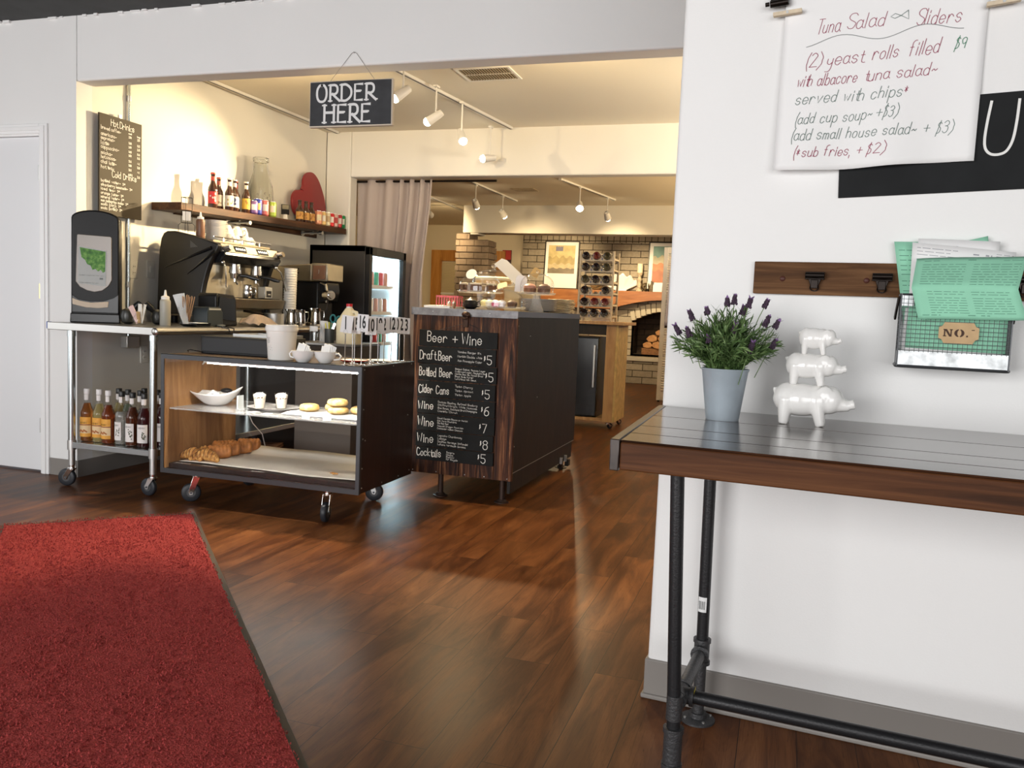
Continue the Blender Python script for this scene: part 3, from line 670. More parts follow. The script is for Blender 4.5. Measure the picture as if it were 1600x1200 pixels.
# ================================================================ things on the right wall
M['hookwood'] = wood('rail_brown_wood', [(0.25, (0.042, 0.018, 0.008)), (0.45, (0.10, 0.045, 0.018)), (0.62, (0.17, 0.083, 0.036)), (0.82, (0.27, 0.14, 0.06))], 'X', 15, 2.2, rough=0.6, bump=0.2, spec=0.12)
HB = rwthing('clip_rail', 'brown wooden rail with black bulldog clips on the right wall', 'clip rail', 0.7, 0, 1.24)
MB().box(-0.464, 0.46, -0.020, -0.001, -0.043, 0.043).build('board', M['hookwood'], HB, bevel=0.002)
M['bronze'] = mat('dark_bronze', (0.016, 0.011, 0.009), 0.3, 0.7)
for u in (.311, .519, .93):
    MB().lathe([(.0072, 0), (.0066, .0022), (.004, .004), (.0005, .0046)], (u-.7, -.020, -.002), 14, rot=Matrix.Rotation(pi/2, 3, 'X')).build('bolt', mat('rust_bolt', (0.07, 0.018, 0.012), 0.5), HB)
for u in (.393, .556, .874):
    x = u-.7; c_ = MB()
    c_.cyl((x-.024, -.036, .008), (x+.024, -.036, .008), .0085, n=14)
    c_.box(x-.024, x+.024, -.034, -.022, -.003, .017)
    c_.prism([(x-.016, -.002), (x+.016, -.002), (x+.010, -.020), (x-.010, -.020)], -.034, -.021)
    c_.box(x-.009, x+.009, -.040, -.032, -.026, -.004)
    o = c_.build('clip', M['bronze'], HB, bevel=0.0012)
    t = [(x+.0105*cos(a), -.030-.006*sin(a), -.024+.0085*sin(a)) for a in [2*pi*q/18 for q in range(18)]]
    MB().tube(t, .0016, 6, True).build('ring', M['bronze'], o)
# wire basket with its plate
M['galv'] = mat('mottled_galvanised', (0.50, 0.52, 0.53), 0.42, 0.85, var=0.35, vscale=45)
M['wire'] = mat('wire_dark', (0.045, 0.05, 0.05), 0.45, 0.6)
BK = rwthing('wire_basket', 'galvanised wire wall basket with a tan number plate full of papers', 'basket', 0.722, 0, 1.024)
bx0, bx1, bd = -0.120, 0.120, 0.118
gb = MB(); zb = 0.042
gb.box(bx0, bx1, -bd, -bd+.0015, .004, zb).box(bx0, bx0+.0015, -bd, -.004, .004, zb).box(bx1-.0015, bx1, -bd, -.004, .004, zb).box(bx0, bx1, -bd, -.004, .002, .0045)
gb.box(bx0, bx1, -.006, -.004, .004, .20)
gb.box(bx0, bx0+.028, -bd, -bd+.0015, .150, .180)
gb.build('body', M['galv'], BK, smooth=False)
rm = MB()
rp = []
for cx, cy, a0 in ((bx1-.012, -bd+.012, -pi/2), (bx1-.012, -.014, 0), (bx0+.012, -.014, pi/2), (bx0+.012, -bd+.012, pi)):
    for q in range(5): a = a0+q*pi/8; rp.append((cx+.0145*cos(a), cy+.0145*sin(a)))
rm.tube([(x, y, .003) for x, y in rp], .0038, 8, True)
rm.tube([(x, y, .178) for x, y in rp], .0026, 8, True)
for x in (bx0, bx1): rm.tube([(x, -bd, .003), (x, -bd, .178)], .0018, 6).tube([(x, -.006, .003), (x, -.006, .178)], .0018, 6)
rm.build('rim', M['angle'], BK)
wm = MB(); st = .0104
x = bx0+st*.5
while x < bx1: wm.box(x-.0006, x+.0006, -bd-.0006, -bd+.0006, zb-.003, .176); x += st
z = zb
while z < .176: wm.box(bx0, bx1, -bd-.0012, -bd, z-.0006, z+.0006); z += st
y = -bd+st
while y < -.008:
    for xx_ in (bx0, bx1): wm.box(xx_-.0006, xx_+.0006, y-.0006, y+.0006, zb-.003, .176)
    y += st
z = zb
while z < .176:
    for xx_ in (bx0, bx1): wm.box(xx_-.0007, xx_+.0007, -bd, -.006, z-.0006, z+.0006)
    z += st
wm.build('wire_mesh', M['wire'], BK, smooth=False)
hd = MB()
for s, xx_ in ((-1, bx0-.004), (1, bx1+.004)):
    hd.tube([(xx_, -.095, .172), (xx_+s*.004, -.090, .145), (xx_+s*.006, -.06, .118), (xx_+s*.006, -.03, .122), (xx_, -.018, .172)], .0028, 8)
hd.build('handle', M['bronze'], BK)
px_, pz_ = .0095, .089
pl = [(-.043, -.013), (-.043, .013), (-.036, .016), (-.031, .025), (.031, .025), (.036, .016), (.043, .013), (.043, -.013), (.036, -.016), (.031, -.025), (-.031, -.025), (-.036, -.016)]
plate = MB().prism([(px_+a, pz_+b) for a, b in pl], -bd-.0045, -bd-.0015).build('number_plate', mat('kraft_plate', (0.52, 0.35, 0.18), 0.6, var=.08, vscale=40), BK, smooth=False)
def font(txt, size, m, parent, loc, rot, name='lettering', off=0.0, sx=1.0, align='CENTER', shear=0.0, ext=0.0):
    cu = bpy.data.curves.new(name, 'FONT'); cu.body = txt; cu.size = size; cu.align_x = align; cu.align_y = 'CENTER'; cu.offset = off; cu.shear = shear; cu.extrude = ext
    o = bpy.data.objects.new(name, cu); COL.objects.link(o)
    me = bpy.data.meshes.new_from_object(o); bpy.data.objects.remove(o, do_unlink=True)
    for v in me.vertices: v.co.x *= sx
    me.materials.clear(); me.materials.append(m); o = bpy.data.objects.new(name, me); COL.objects.link(o)
    o.parent = parent; o.location = loc; o.rotation_euler = rot
    return o
M['stencil'] = mat('stencil_brown', (0.055, 0.025, 0.014), 0.7)
# stencilled NO. with thick and thin strokes and stencil gaps
nb = MB(); yy_ = -bd-.0052
def q4(pts): nb.add([(px_+a, yy_, pz_+b) for a, b in pts], [(0, 1, 2, 3)])
for (a0, a1, b0, b1) in ((-.0315, -.0285, -.0085, .0085), (-.033, -.0262, -.0088, -.0066), (-.033, -.0285, .0066, .0088), (-.0175, -.0148, -.0085, .0085), (-.0195, -.0128, .0066, .0088)):
    q4([(a0, b0), (a1, b0), (a1, b1), (a0, b1)])
q4([(-.0305, .0088), (-.0255, .0088), (-.0148, -.0088), (-.0198, -.0088)])
for s in (-1, 1):
    o_, i_ = [], []
    for q in range(9):
        a = -pi/2+.22+q*(pi-.44)/8
        o_.append((.0015+s*.0108*cos(a), .0095*sin(a))); i_.append((.0015+s*.0045*cos(a), .0078*sin(a)))
    for q in range(8): q4([o_[q], o_[q+1], i_[q+1], i_[q]])
for q in range(1): q4([(.0165, -.009), (.0200, -.009), (.0200, -.0052), (.0165, -.0052)])
q4([(.027, .0070), (.0335, .0074), (.0335, .0092), (.027, .0088)])
nb.build('lettering', M['stencil'], plate, smooth=False)
# papers
M['green'] = mat('mint_green_paper', (0.30, 0.66, 0.47), 0.8, var=0.05, vscale=14)
M['greenfaint'] = mat('print_grey_green', (0.10, 0.27, 0.19), 0.8)
M['printgrey'] = mat('print_grey', (0.33, 0.33, 0.36), 0.8)
def sheet(name, label, cat, fn, m, nu=9, nv=9, lines=None, group=None, lm=None):
    """paper sheet given by fn(s, t) in wall coordinates (u, v, z); lines=(s0, s1, [t...]) prints rows of small text"""
    p = fn(.5, .5); R = rwthing(name, label, cat, p[0], -p[1], p[2], group=group)
    def loc(s, t, lift=0.0):
        a = fn(s, t); return (a[0]-p[0], -(a[1]+lift)+p[1], a[2]-p[2])
    MB().grid(nu, nv, lambda i, j: loc(i, j)).build('sheet', m, R, solid=0.0005, angle=60)
    if lines:
        tx = MB(); r = random.Random(len(label))
        for (s0, s1, t, th) in lines:
            s = s0
            while s < s1-.01:
                ln = min(r.uniform(.03, .11), s1-s)
                for a, b in ((s, s+ln/2), (s+ln/2, s+ln)):
                    tx.add([loc(a, t, .0008), loc(b, t, .0008), loc(b, t+th, .0008), loc(a, t+th, .0008)], [(0, 1, 2, 3)])
                s += ln+.018
        tx.build('print', lm or M['printgrey'], R, smooth=False)
    return R
def bil(a, b, c, d, bow=0.0, wav=0.0):       # corners bottom left, bottom right, top right, top left as (u, v, z)
    a, b, c, d = map(Vector, (a, b, c, d))
    def f(s, t):
        p = (a*(1-s)+b*s)*(1-t)+(d*(1-s)+c*s)*t
        return (p.x, p.y+bow*math.sin(pi*s)+wav*math.sin(2*pi*s+t), p.z)
    return f
sheet('menu_sheet', 'mint green menu sheet at the left, rearmost in the wire basket', 'paper', bil((.626, .028, 1.06), (.80, .028, 1.07), (.79, .018, 1.336), (.577, .022, 1.338), .004), M['green'], lines=[(.04, .3, t, .006) for t in (.55, .6, .64, .7, .74, .78, .83, .87, .92)], lm=M['greenfaint'])
sheet('menu_sheet', 'mint green sheet whose tip sticks up above the others in the wire basket', 'paper', bil((.66, .036, 1.06), (.83, .036, 1.07), (.786, .022, 1.353), (.70, .022, 1.33), .003), M['green'], lines=[(.1, .9, .9, .004), (.1, .9, .86, .004)], lm=M['greenfaint'])
sheet('order_sheet', 'white sheet with slanting top edge behind the front papers in the wire basket', 'paper', bil((.625, .042, 1.06), (.80, .042, 1.06), (.812, .034, 1.338), (.632, .034, 1.345), .004), M['paper'], lines=[(.05, .5, .94, .004)])
sheet('order_sheet', 'white printed sheet just behind the folded green menu in the wire basket', 'paper', bil((.622, .055, 1.06), (.83, .055, 1.06), (.846, .050, 1.311), (.6185, .050, 1.334), .004), M['paper'],
      lines=[(.05, .45, .955, .006), (.05, .38, .925, .005), (.05, .5, .895, .005), (.05, .33, .85, .006), (.05, .3, .82, .005), (.60, .68, .935, .012), (.72, .78, .935, .014), (.82, .98, .96, .005), (.82, .98, .94, .005), (.82, .98, .92, .005)])
sheet('order_sheet', 'white sheet edge at the front of the stack behind the basket mesh', 'paper', bil((.611, .100, 1.064), (.83, .100, 1.062), (.832, .099, 1.17), (.612, .099, 1.17), .002), M['paper'])
sheet('menu_sheet', 'mint green menu pressed against the wire mesh behind the number plate', 'paper', bil((.618, .108, 1.073), (.834, .108, 1.068), (.834, .107, 1.19), (.620, .107, 1.19), .002), M['green'])
def fold(s, t):                              # menu draped over the basket front: lower flap, crease, upper flap
    L_ = Vector((.641, .150, 1.142)) if t < .5 else Vector((.6195, .135, 1.219))
    tt = t*2 if t < .5 else (t-.5)*2
    if t < .5: a, b = Vector((.641, .140, 1.141)).lerp(Vector((.620, .158, 1.217)), tt), Vector((.868, .140, 1.151)).lerp(Vector((.842, .158, 1.219)), tt)
    else: a, b = Vector((.620, .158, 1.217)).lerp(Vector((.630, .078, 1.290)), tt), Vector((.842, .158, 1.219)).lerp(Vector((.866, .078, 1.302)), tt)
    p = a.lerp(b, s)
    p.y += .005*math.sin(pi*s)*(1 if t > .5 else -1); p.z += .004*math.sin(pi*s*1.3+1)*abs(t-.5)
    return tuple(p)
fl_ = []
for t in (.06, .10, .14, .18, .22, .26, .30, .34, .40, .44): fl_ += [(.14 if t > .08 else .2, .5, t, .008), (.56, .92, t, .008)] if t not in (.06,) else [(.05, .22, t, .010), (.48, .55, t, .012), (.6, .68, t, .012)]
for t in (.56, .60, .64, .68, .72, .76, .80, .84, .88): fl_ += [(.07, .47, t, .007), (.54, .97, t, .007)]
fl_ += [(.08, .22, .94, .008), (.48, .56, .95, .01), (.8, .97, .94, .006)]
sheet('menu_sheet', 'folded mint green menu draped over the front of the wire basket', 'paper', fold, M['green'], 13, 17, fl_, lm=M['greenfaint'])
# ---------------------------------------------------------------- handwritten special on white paper
SP = rwthing('menu_poster', 'white paper with the handwritten tuna salad sliders special, pinned to the right wall', 'poster', 0.51, 0, 1.75)
def pf(s, t):      # s across, t from bottom to top; local x, depth, z
    x = (-.241+.004*t)+s*(.472+.002*t)
    z = (-.226+.006*s-.006*math.sin(pi*s*1.5+.4))*(1-t)+.262*t
    v = .010+.022*(1-t)**2*(1-s)+.016*(1-t)**2*math.sin(2.2*pi*s+.6)**2+.004*math.sin(4*s+2*t)
    return x, v, z
MB().grid(25, 25, lambda i, j: (pf(i, j)[0], -pf(i, j)[1], pf(i, j)[2])).build('sheet', M['paper'], SP, solid=0.0004, angle=60)
def on_paper(u, z):
    x, zz = u-.51, z-1.75
    s = min(max((x+.239)/.473, 0), 1); t = min(max((zz+.226)/.488, 0), 1)
    return (x, -pf(s, t)[1]-.0014, zz)
inks = {'r': M['inkred'], 'g': M['inkgreen'], 'k': M['inkgreygreen'], 'd': M['inkgrey']}
pw = .0014
def ln(ink, txt, u0, u1, z0, z1, h, wid=1.0):
    b = MB(); write(b, txt, u0, z0, h, pw, on_paper, fit=(u1-u0), rise=(z1-z0)/(u1-u0), slant=.22, jit=.05); b.build('handwriting', inks[ink], SP, smooth=False)
ln('r', 'Tuna', .352, .412, 1.872, 1.874, .036); ln('r', 'Salad', .426, .520, 1.878, 1.881, .036); ln('r', 'Sliders', .588, .692, 1.875, 1.877, .036)
dm, km = MB(), MB()
ribbon(dm, [Vector((.331+.364*t/30, 1.849+.021*t/30+.011*math.sin(t/30*12.0-1.2))) for t in range(31)], pw, on_paper)
ribbon(km, [Vector(p) for p in ((.568, 1.914), (.552, 1.902), (.538, 1.896), (.528, 1.901), (.538, 1.908), (.552, 1.902), (.570, 1.892), (.568, 1.914))], pw, on_paper)
ln('r', '(2) yeast', .329, .470, 1.784, 1.793, .033); ln('r', 'rolls', .492, .556, 1.795, 1.799, .033); ln('r', 'filled', .575, .648, 1.800, 1.804, .036)
ln('g', '$9', .676, .706, 1.812, 1.813, .026)
ln('r', 'with albacore', .314, .462, 1.736, 1.743, .030); ln('r', 'tuna salad~', .478, .648, 1.744, 1.752, .030)
ln('k', 'served with chips', .313, .572, 1.690, 1.701, .030); ln('r', '*', .572, .586, 1.706, 1.706, .024)
ln('k', '(add cup soup~', .314, .505, 1.639, 1.648, .028); ln('k', '+$3)', .510, .560, 1.650, 1.652, .028)
ln('k', '(add small house salad~', .307, .610, 1.597, 1.606, .028); ln('k', '+ $3)', .622, .688, 1.607, 1.610, .028)
ln('r', '(*sub fries, +', .316, .485, 1.553, 1.559, .026); ln('r', '$2)', .492, .537, 1.559, 1.561, .026)
dm.build('wavy_line', inks['d'], SP, smooth=False); km.build('fish_drawing', inks['k'], SP, smooth=False)
M['pinwood'] = mat('pale_pin_wood', (0.66, 0.55, 0.40), 0.6, var=.1, vscale=60)
def clothespin(label, x, z, a, y=-.030):
    R = rwthing('clothespin', label, 'clothespin', x, y, z, group=None)
    r = Matrix.Rotation(a, 3, 'Y')
    for s in (-1, 1):
        b = MB().box(-.036, .036, s*.0045-.0032, s*.0045+.0032, -.0050, .0050, r, (0, 0, 0)); b.build('arm', M['pinwood'], R, bevel=.001)
    MB().cyl((0, -.009, 0), (0, .009, 0), .0035, n=12).build('spring', M['steelsoft'], R)
clothespin('wooden clothespin at the top left corner of the white special poster', .279, 1.927, -.07)
clothespin('wooden clothespin at the top right corner of the white special poster', .775, 1.906, -.1)
BC = rwthing('bulldog_clip', 'black bulldog clip above the left clothespin on the right wall', 'clip', .256, 0, 1.955)
MB().cyl((-.022, -.034, -.004), (.024, -.034, 0), .009, n=14).box(-.022, .024, -.032, -.004, -.002, .02).build('body', M['bronze'], BC, bevel=.0012)
MB().cyl((-.024, -.034, -.003), (-.034, -.034, -.004), .0055, n=12).build('knob', M['bronze'], BC)
# black board with a chalked U
CB = rwthing('chalkboard', 'black chalkboard with a large white U partly behind the white poster', 'chalkboard', .745, 0, 1.58, 0)
rt = Matrix.Rotation(-.040, 3, 'Y')
MB().box(-.315, .35, -.007, -.001, -.116, .118, rt, (0, 0, 0)).build('board', M['chalk'], CB, bevel=.001)
ub = MB(); ribbon(ub, smooth(((.0245, .098), (.019, .05), (.0165, .01), (.020, -.014), (.032, -.027), (.050, -.0285), (.066, -.020), (.077, .006), (.082, .05), (.084, .100))), .0062, lambda x, z: (x, -.0085, z))
ub.build('lettering', M['chalkline'], CB, smooth=False)
# ================================================================ red entrance mat (turned 45 degrees)
MT = thing('floor_mat', 'large red entrance mat with a brown rubber edge on the floor', 'mat', (-2.876, 3.636, 0), radians(-46.0))
M['carpet'] = mat('red_carpet', (0.36, 0.056, 0.053), 0.95, spec=0.1, bump=1.0, bscale=170, var=0.30, vscale=150)
MW, ML = 0.90, 5.2
cb_ = MB()
nx, ny = 30, 60
def cpt(i, j):
    x = 0.05+(ML-.1)*i; y = -0.024-(MW-.07)*j
    return (x, y, 0.0105+.0012*math.sin(37*i+11*j)*math.cos(23*j))
cb_.grid(60, 24, cpt); cb_.box(0.05, ML-.05, -MW+.045, -.024, 0.001, 0.0095)
cb_.build('carpet', M['carpet'], MT)
bd_ = MB().box(0.0, ML, -MW, 0, 0.0004, 0.0035)
bd_.build('border', mat('mat_edge_rubber', (0.072, 0.055, 0.038), 0.75), MT, bevel=.0015)
# pile tufts over the visible part of the mat
pl_ = MB(); rq = random.Random(5)
for k in range(26000):
    x = rq.uniform(.012, 3.5)**1.0; y = -rq.uniform(.018, MW-.03); a = rq.uniform(0, 2*pi); h = rq.uniform(.004, .0095); w = rq.uniform(.0022, .0042)
    dx, dy = w*cos(a), w*sin(a); lx, ly = rq.uniform(-.004, .004), rq.uniform(-.004, .004)
    pl_.add([(x-dx, y-dy, .0095), (x+dx, y+dy, .0095), (x+lx, y+ly, .010+h)], [(0, 1, 2)])
o = pl_.build('pile', M['carpet'], MT, smooth=False); o['kind'] = 'stuff'
# ================================================================ hanging order sign
OS = thing('hanging_sign', 'black hanging wooden sign lettered ORDER HERE above the serving opening', 'sign', (-2.234, YA-.016, 2.164))
MB().prism([(-.243, -.118), (.243, -.117), (.241, .119), (-.2425, .120)], -.010, .012).build('board', mat('raw_wood_edge', (0.62, 0.54, 0.44), 0.7), OS, bevel=.003)
MB().prism([(-.238, -.110), (.236, -.110), (.233, .114), (.02, .1165), (-.238, .114)], -.0125, -.0095).build('face', mat('black_paint_board', (0.030, 0.031, 0.035), 0.6, var=.25, vscale=14), OS, bevel=.001)
lt = MB(); fn_ = lambda x, z: (x, -.0138, z)
def serif_word(txt, x, z, h, wid, w):
    s = h/7
    for ch in txt:
        for P in _strokes(ch):
            Q = [Vector((x+p.x*s*wid, z+p.y*s)) for p in P]
            ribbon(lt, Q, w, fn_)
            if len(P) == 2 and abs(P[0].x-P[1].x) < .01:
                for q in Q: ribbon(lt, [q-Vector((h*.13, 0)), q+Vector((h*.13, 0))], w*.55, fn_)
            elif ch in 'RE' and len(P) == 2: ribbon(lt, [Q[1]-Vector((h*.06, -h*.02)), Q[1]+Vector((h*.10, h*.02))], w*.6, fn_)
        x += (5.75 if ch in 'ODH' else 4.95)*s*wid
serif_word('ORDER', -.195, .016, .080, 1.18, .0125)
serif_word('HERE', -.150, -.094, .088, 1.12, .0135)
# serif ends on the bars of the E
for (x, z, h) in (( .075, .012, .086), (-.045, -.094, .09), (.118, -.094, .09)):
    pass
lt.build('lettering', mat('white_paint', (0.80, 0.80, 0.80), 0.7), OS, smooth=False)
MB().tube([(-.15, .006, .10), (-.012, .012, .262), (.006, .012, .266), (.018, .012, .258), (.145, .006, .10)], .0012, 5).build('string', mat('grey_cord', (0.30, 0.29, 0.28), 0.7), OS)
MB().cyl((.004, .016, .264), (.004, .002, .264), .003, n=8).build('nail', M['steelsoft'], OS)
# ================================================================ drinks menu board, conduit and switch plates on the alcove wall
def wb(name, label, cat, y, z, x=XB, group=None): return thing(name, label, cat, (x, y, z), pi/2, group)   # local x runs along +y, local -y into the room
HD = wb('menu_board', 'brown chalk menu board listing hot and cold drinks on the alcove wall', 'menu board', 4.352, 1.912, XB+.028)
MB().box(-.1775, .1775, -.011, .0, -.303, .303).build('board', M['chalkbrown'], HD, bevel=.001)
MB().box(-.010, .010, -.006, .006, .303, .325).build('hanger', M['steelsoft'], HD)
hm = MB(); hf = lambda x, z: (x, -.0122, z)
def hrow(t, x, d, h, fit=None, **k):
    global hm
    hm = MB(); write(hm, t, x, .303-d, h, .0030 if h < .03 else .0045, hf, fit=fit, jit=.07, **k); hm.build('chalk_heading' if h > .03 else 'chalk_writing', M['chalkline'], HD, smooth=False)
hrow('Hot Drinks', -.085, .062, .037, .20)
rows = [('brewed coffee~', .094, .165), ('americano~', .131, .13), ('espresso~', .155, .115), ('latte', .184, .07), ('cappuccino~', .208, .15), ('mocha~', .243, .095), ('hot cocoa~', .268, .125), ('chai latte~', .297, .13), ('hot tea~', .327, .11)]
for t, d_, f in rows: hrow(t, -.165, d_, .021, f)
pr_ = [('2', '25'), ('3', '3.5'), ('2', '2.5'), ('3', '3.5'), ('3', '3.5'), ('3.5', '4'), ('3', '3.5'), ('3.5', '4'), ('2', '2.5')]
hrow('small', .060, .082, .008, .03); hrow('large', .135, .088, .008, .03)
for (t, d_, f), (a, b) in zip(rows, pr_): hrow(a+('00' if len(a) == 1 else '0').replace('00', '.00')[0:3] if len(a) == 1 else a, .062, d_+.012, .012, .026); hrow(b, .136, d_+.016, .012, .026)
hrow('Cold Drinks', -.075, .368, .037, .21)
for t, d_, f in [('bottled water~', .408, .165), ('strawberry lemonade~', .433, .225), ('iced tea~', .458, .12), ('orange juice~', .482, .15), ('mineral water~', .506, .155), ('san pellegrino soda~', .528, .19), ('soda (can)~', .550, .13), ('soda (bottle)~', .572, .14)]:
    hrow(t, -.165, d_, .0165, f); hrow('3', -.165+f+.012, d_, .014); hrow('00', -.165+f+.024, d_-.006, .007)
CD = wb('conduit', 'thin steel electrical conduit running down the alcove wall behind the menu board', 'pipe', 4.445, 0.86)
MB().cyl((0, -.014, .0), (0, -.014, 1.79), .0095, n=14).build('pipe', M['zinc'], CD)
for z in (.33, 1.50, 1.74): MB().cyl((0, -.014, z-.018), (0, -.014, z+.018), .0128, n=14).build('coupling', M['steelsoft'], CD)
MB().box(-.055, .055, -.055, -.002, -.075, .0).build('junction_box', M['steelsoft'], CD, bevel=.004)
M['plate'] = mat('switch_plate_ivory', (0.80, 0.775, 0.715), 0.4)
def plate(label, y, z, kind):
    R = wb('wall_plate', label, 'outlet' if kind == 'outlet' else 'switch', y, z)
    MB().box(-.036, .036, -.007, -.0005, -.058, .058).build('cover', M['plate'], R, bevel=.003)
    if kind == 'outlet':
        for q in (-.02, .02):
            MB().cyl((0, -.009, q), (0, -.006, q), .0155, n=20).build('socket', M['plate'], R)
            MB().box(-.008, -.005, -.0096, -.0085, q-.004, q+.004).box(.005, .008, -.0096, -.0085, q-.004, q+.004).build('slot', M['inkblack'], R, smooth=False)
    else: MB().box(-.012, .012, -.012, -.006, -.022, .022).build('switch', M['plate'], R, bevel=.002)
plate('ivory wall outlet beside the conduit, half behind the napkin dispenser', 4.33, 1.275, 'outlet')
plate('ivory wall outlet just right of the conduit', 4.50, 1.29, 'outlet')
plate('ivory switch plate next to the espresso machine', 4.655, 1.30, 'switch')
plate('white wall plate low on the alcove wall above the syrup bottles', 4.60, 0.735, 'outlet')
# ================================================================ stainless work table on casters
CT = thing('work_table', 'stainless steel work table on casters with an undershelf in the alcove', 'table', (-3.62, 4.695, 0))
hx, hy = 0.385, 0.925
tp = MB().box(-hx, hx-.02, -hy, hy, .910, .953)
t_ = MB(); t_.cyl((hx-.022, -hy+.001, .9315), (hx-.022, hy, .9315), .0216, n=20).ell((hx-.022, -hy+.003, .9315), .0215, .010, .0215, 20, 12)
topo = tp.build('top', M['steel'], CT, bevel=.003)
t_.build('rolled_edge', M['steel'], CT)
MB().box(-hx-.0008, -hx+.004, -hy-.001, -hy+.03, .915, .954).build('film_scrap', mat('blue_film', (0.03, 0.10, 0.42), 0.4), CT)
LX, LY = .288, .845
M['hubgrey'] = mat('caster_hub_grey', (0.10, 0.10, 0.105), 0.4, 0.5)
M['wheel'] = mat('caster_tyre', (0.022, 0.024, 0.030), 0.45)
def caster(parent, x, y, ztop, wr, ang, wt=.028, name='caster'):
    """swivel caster: top plate and fork in one mesh, wheel and hub below it"""
    f = MB(); c, s = cos(ang), sin(ang); off = .028
    R = Matrix.Rotation(ang, 3, 'Z')
    def P(a, b, z): v = R @ Vector((a, b, 0)); return (x+v.x, y+v.y, z)
    f.cyl((x, y, ztop-.022), (x, y, ztop), .016, n=14).cyl((x, y, ztop-.030), (x, y, ztop-.020), .024, n=16)
    for sd in (-1, 1):
        b = sd*(wt/2+.004)
        pts = [(-.018, ztop-.026), (.018, ztop-.026), (off+.015, wr+.004), (off+.008, wr-.012), (off-.008, wr-.012), (off-.016, wr+.010)]
        vs = [P(a, b-.0012, z) for a, z in pts]+[P(a, b+.0012, z) for a, z in pts]; n = len(pts)
        f.add(vs, [tuple(range(n)), tuple(range(2*n-1, n-1, -1))]+[(i, i+n, (i+1) % n+n, (i+1) % n) for i in range(n)])
    f.add([P(a, b, ztop-.024+dz) for a in (-.018, .018) for b in (-wt/2-.005, wt/2+.005) for dz in (-.003, 0)], [(0, 1, 3, 2), (4, 6, 7, 5), (0, 4, 5, 1), (2, 3, 7, 6), (0, 2, 6, 4), (1, 5, 7, 3)])
    o = f.build(name, M['chrome'], parent, bevel=.0008)
    w = MB(); ax = R @ Vector((0, 1, 0)); c0 = Vector(P(off, 0, wr))
    q = ax.to_track_quat('Z', 'Y').to_matrix()
    w.lathe([(wr*.45, -wt/2), (wr*.86, -wt/2), (wr*.96, -wt*.38), (wr, -wt*.2), (wr, wt*.2), (wr*.96, wt*.38), (wr*.86, wt/2), (wr*.45, wt/2)], c0, 28, q)
    w.build('wheel', M['wheel'], o)
    h = MB().lathe([(wr*.46, -wt/2-.0008), (wr*.46, wt/2+.0008)], c0, 20, q).cyl(c0-ax*(wt/2+.008), c0+ax*(wt/2+.008), .006, n=10)
    h.build('hub', M['hubgrey'], o)
    return o
for (x, y, a) in ((-LX, -LY, pi+.25), (LX, -LY, pi-.05), (-LX, LY, .5), (LX, LY, 1.3)):
    l = MB().cyl((x, y, .235), (x, y, .915), .0205, n=20).cyl((x, y, .875), (x, y, .915), .0235, n=20)
    l.build('leg', M['zinc'], CT)
    s_ = MB().cyl((x, y, .215), (x, y, .27), .0245, n=20).cyl((x, y, .125), (x, y, .225), .0185, n=20)
    s_.build('foot_socket', M['steelsoft'], CT)
    caster(CT, x, y, .128, .051, a)
MB().box(-LX-.012, LX+.012, -LY-.012, LY+.012, .252, .260).box(-LX-.012, LX+.012, -LY-.014, -LY-.010, .226, .259).box(-LX-.014, -LX-.010, -LY, LY, .226, .259).box(LX+.010, LX+.014, -LY, LY, .226, .259).build('undershelf', M['zinc'], CT, bevel=.002)
# ---------------------------------------------------------------- syrup bottles on the undershelf
M['thinglass'] = pane_mat('bottle_glass')
def liq(name, c, t=.75): return mat(name, c, 0.08, trans=t, ior=1.33)
LQ = dict(amber=liq('syrup_amber', (0.50, 0.17, 0.035)), straw=liq('syrup_straw', (0.80, 0.66, 0.26)), rust=liq('syrup_rust', (0.45, 0.09, 0.02)), clear=liq('syrup_clear', (0.78, 0.76, 0.70)),
          brown=liq('syrup_brown', (0.22, 0.06, 0.025)), plum=liq('syrup_plum', (0.10, 0.018, 0.022)), green=liq('syrup_green', (0.30, 0.36, 0.24)))
M['labor'] = mat('label_orange', (0.78, 0.38, 0.06), 0.55, var=.12, vscale=40); M['labwh'] = mat('label_white', (0.80, 0.76, 0.74), 0.55)
M['capw'] = mat('cap_white', (0.80, 0.78, 0.78), 0.4); M['capb'] = mat('cap_black', (0.02, 0.02, 0.02), 0.35)
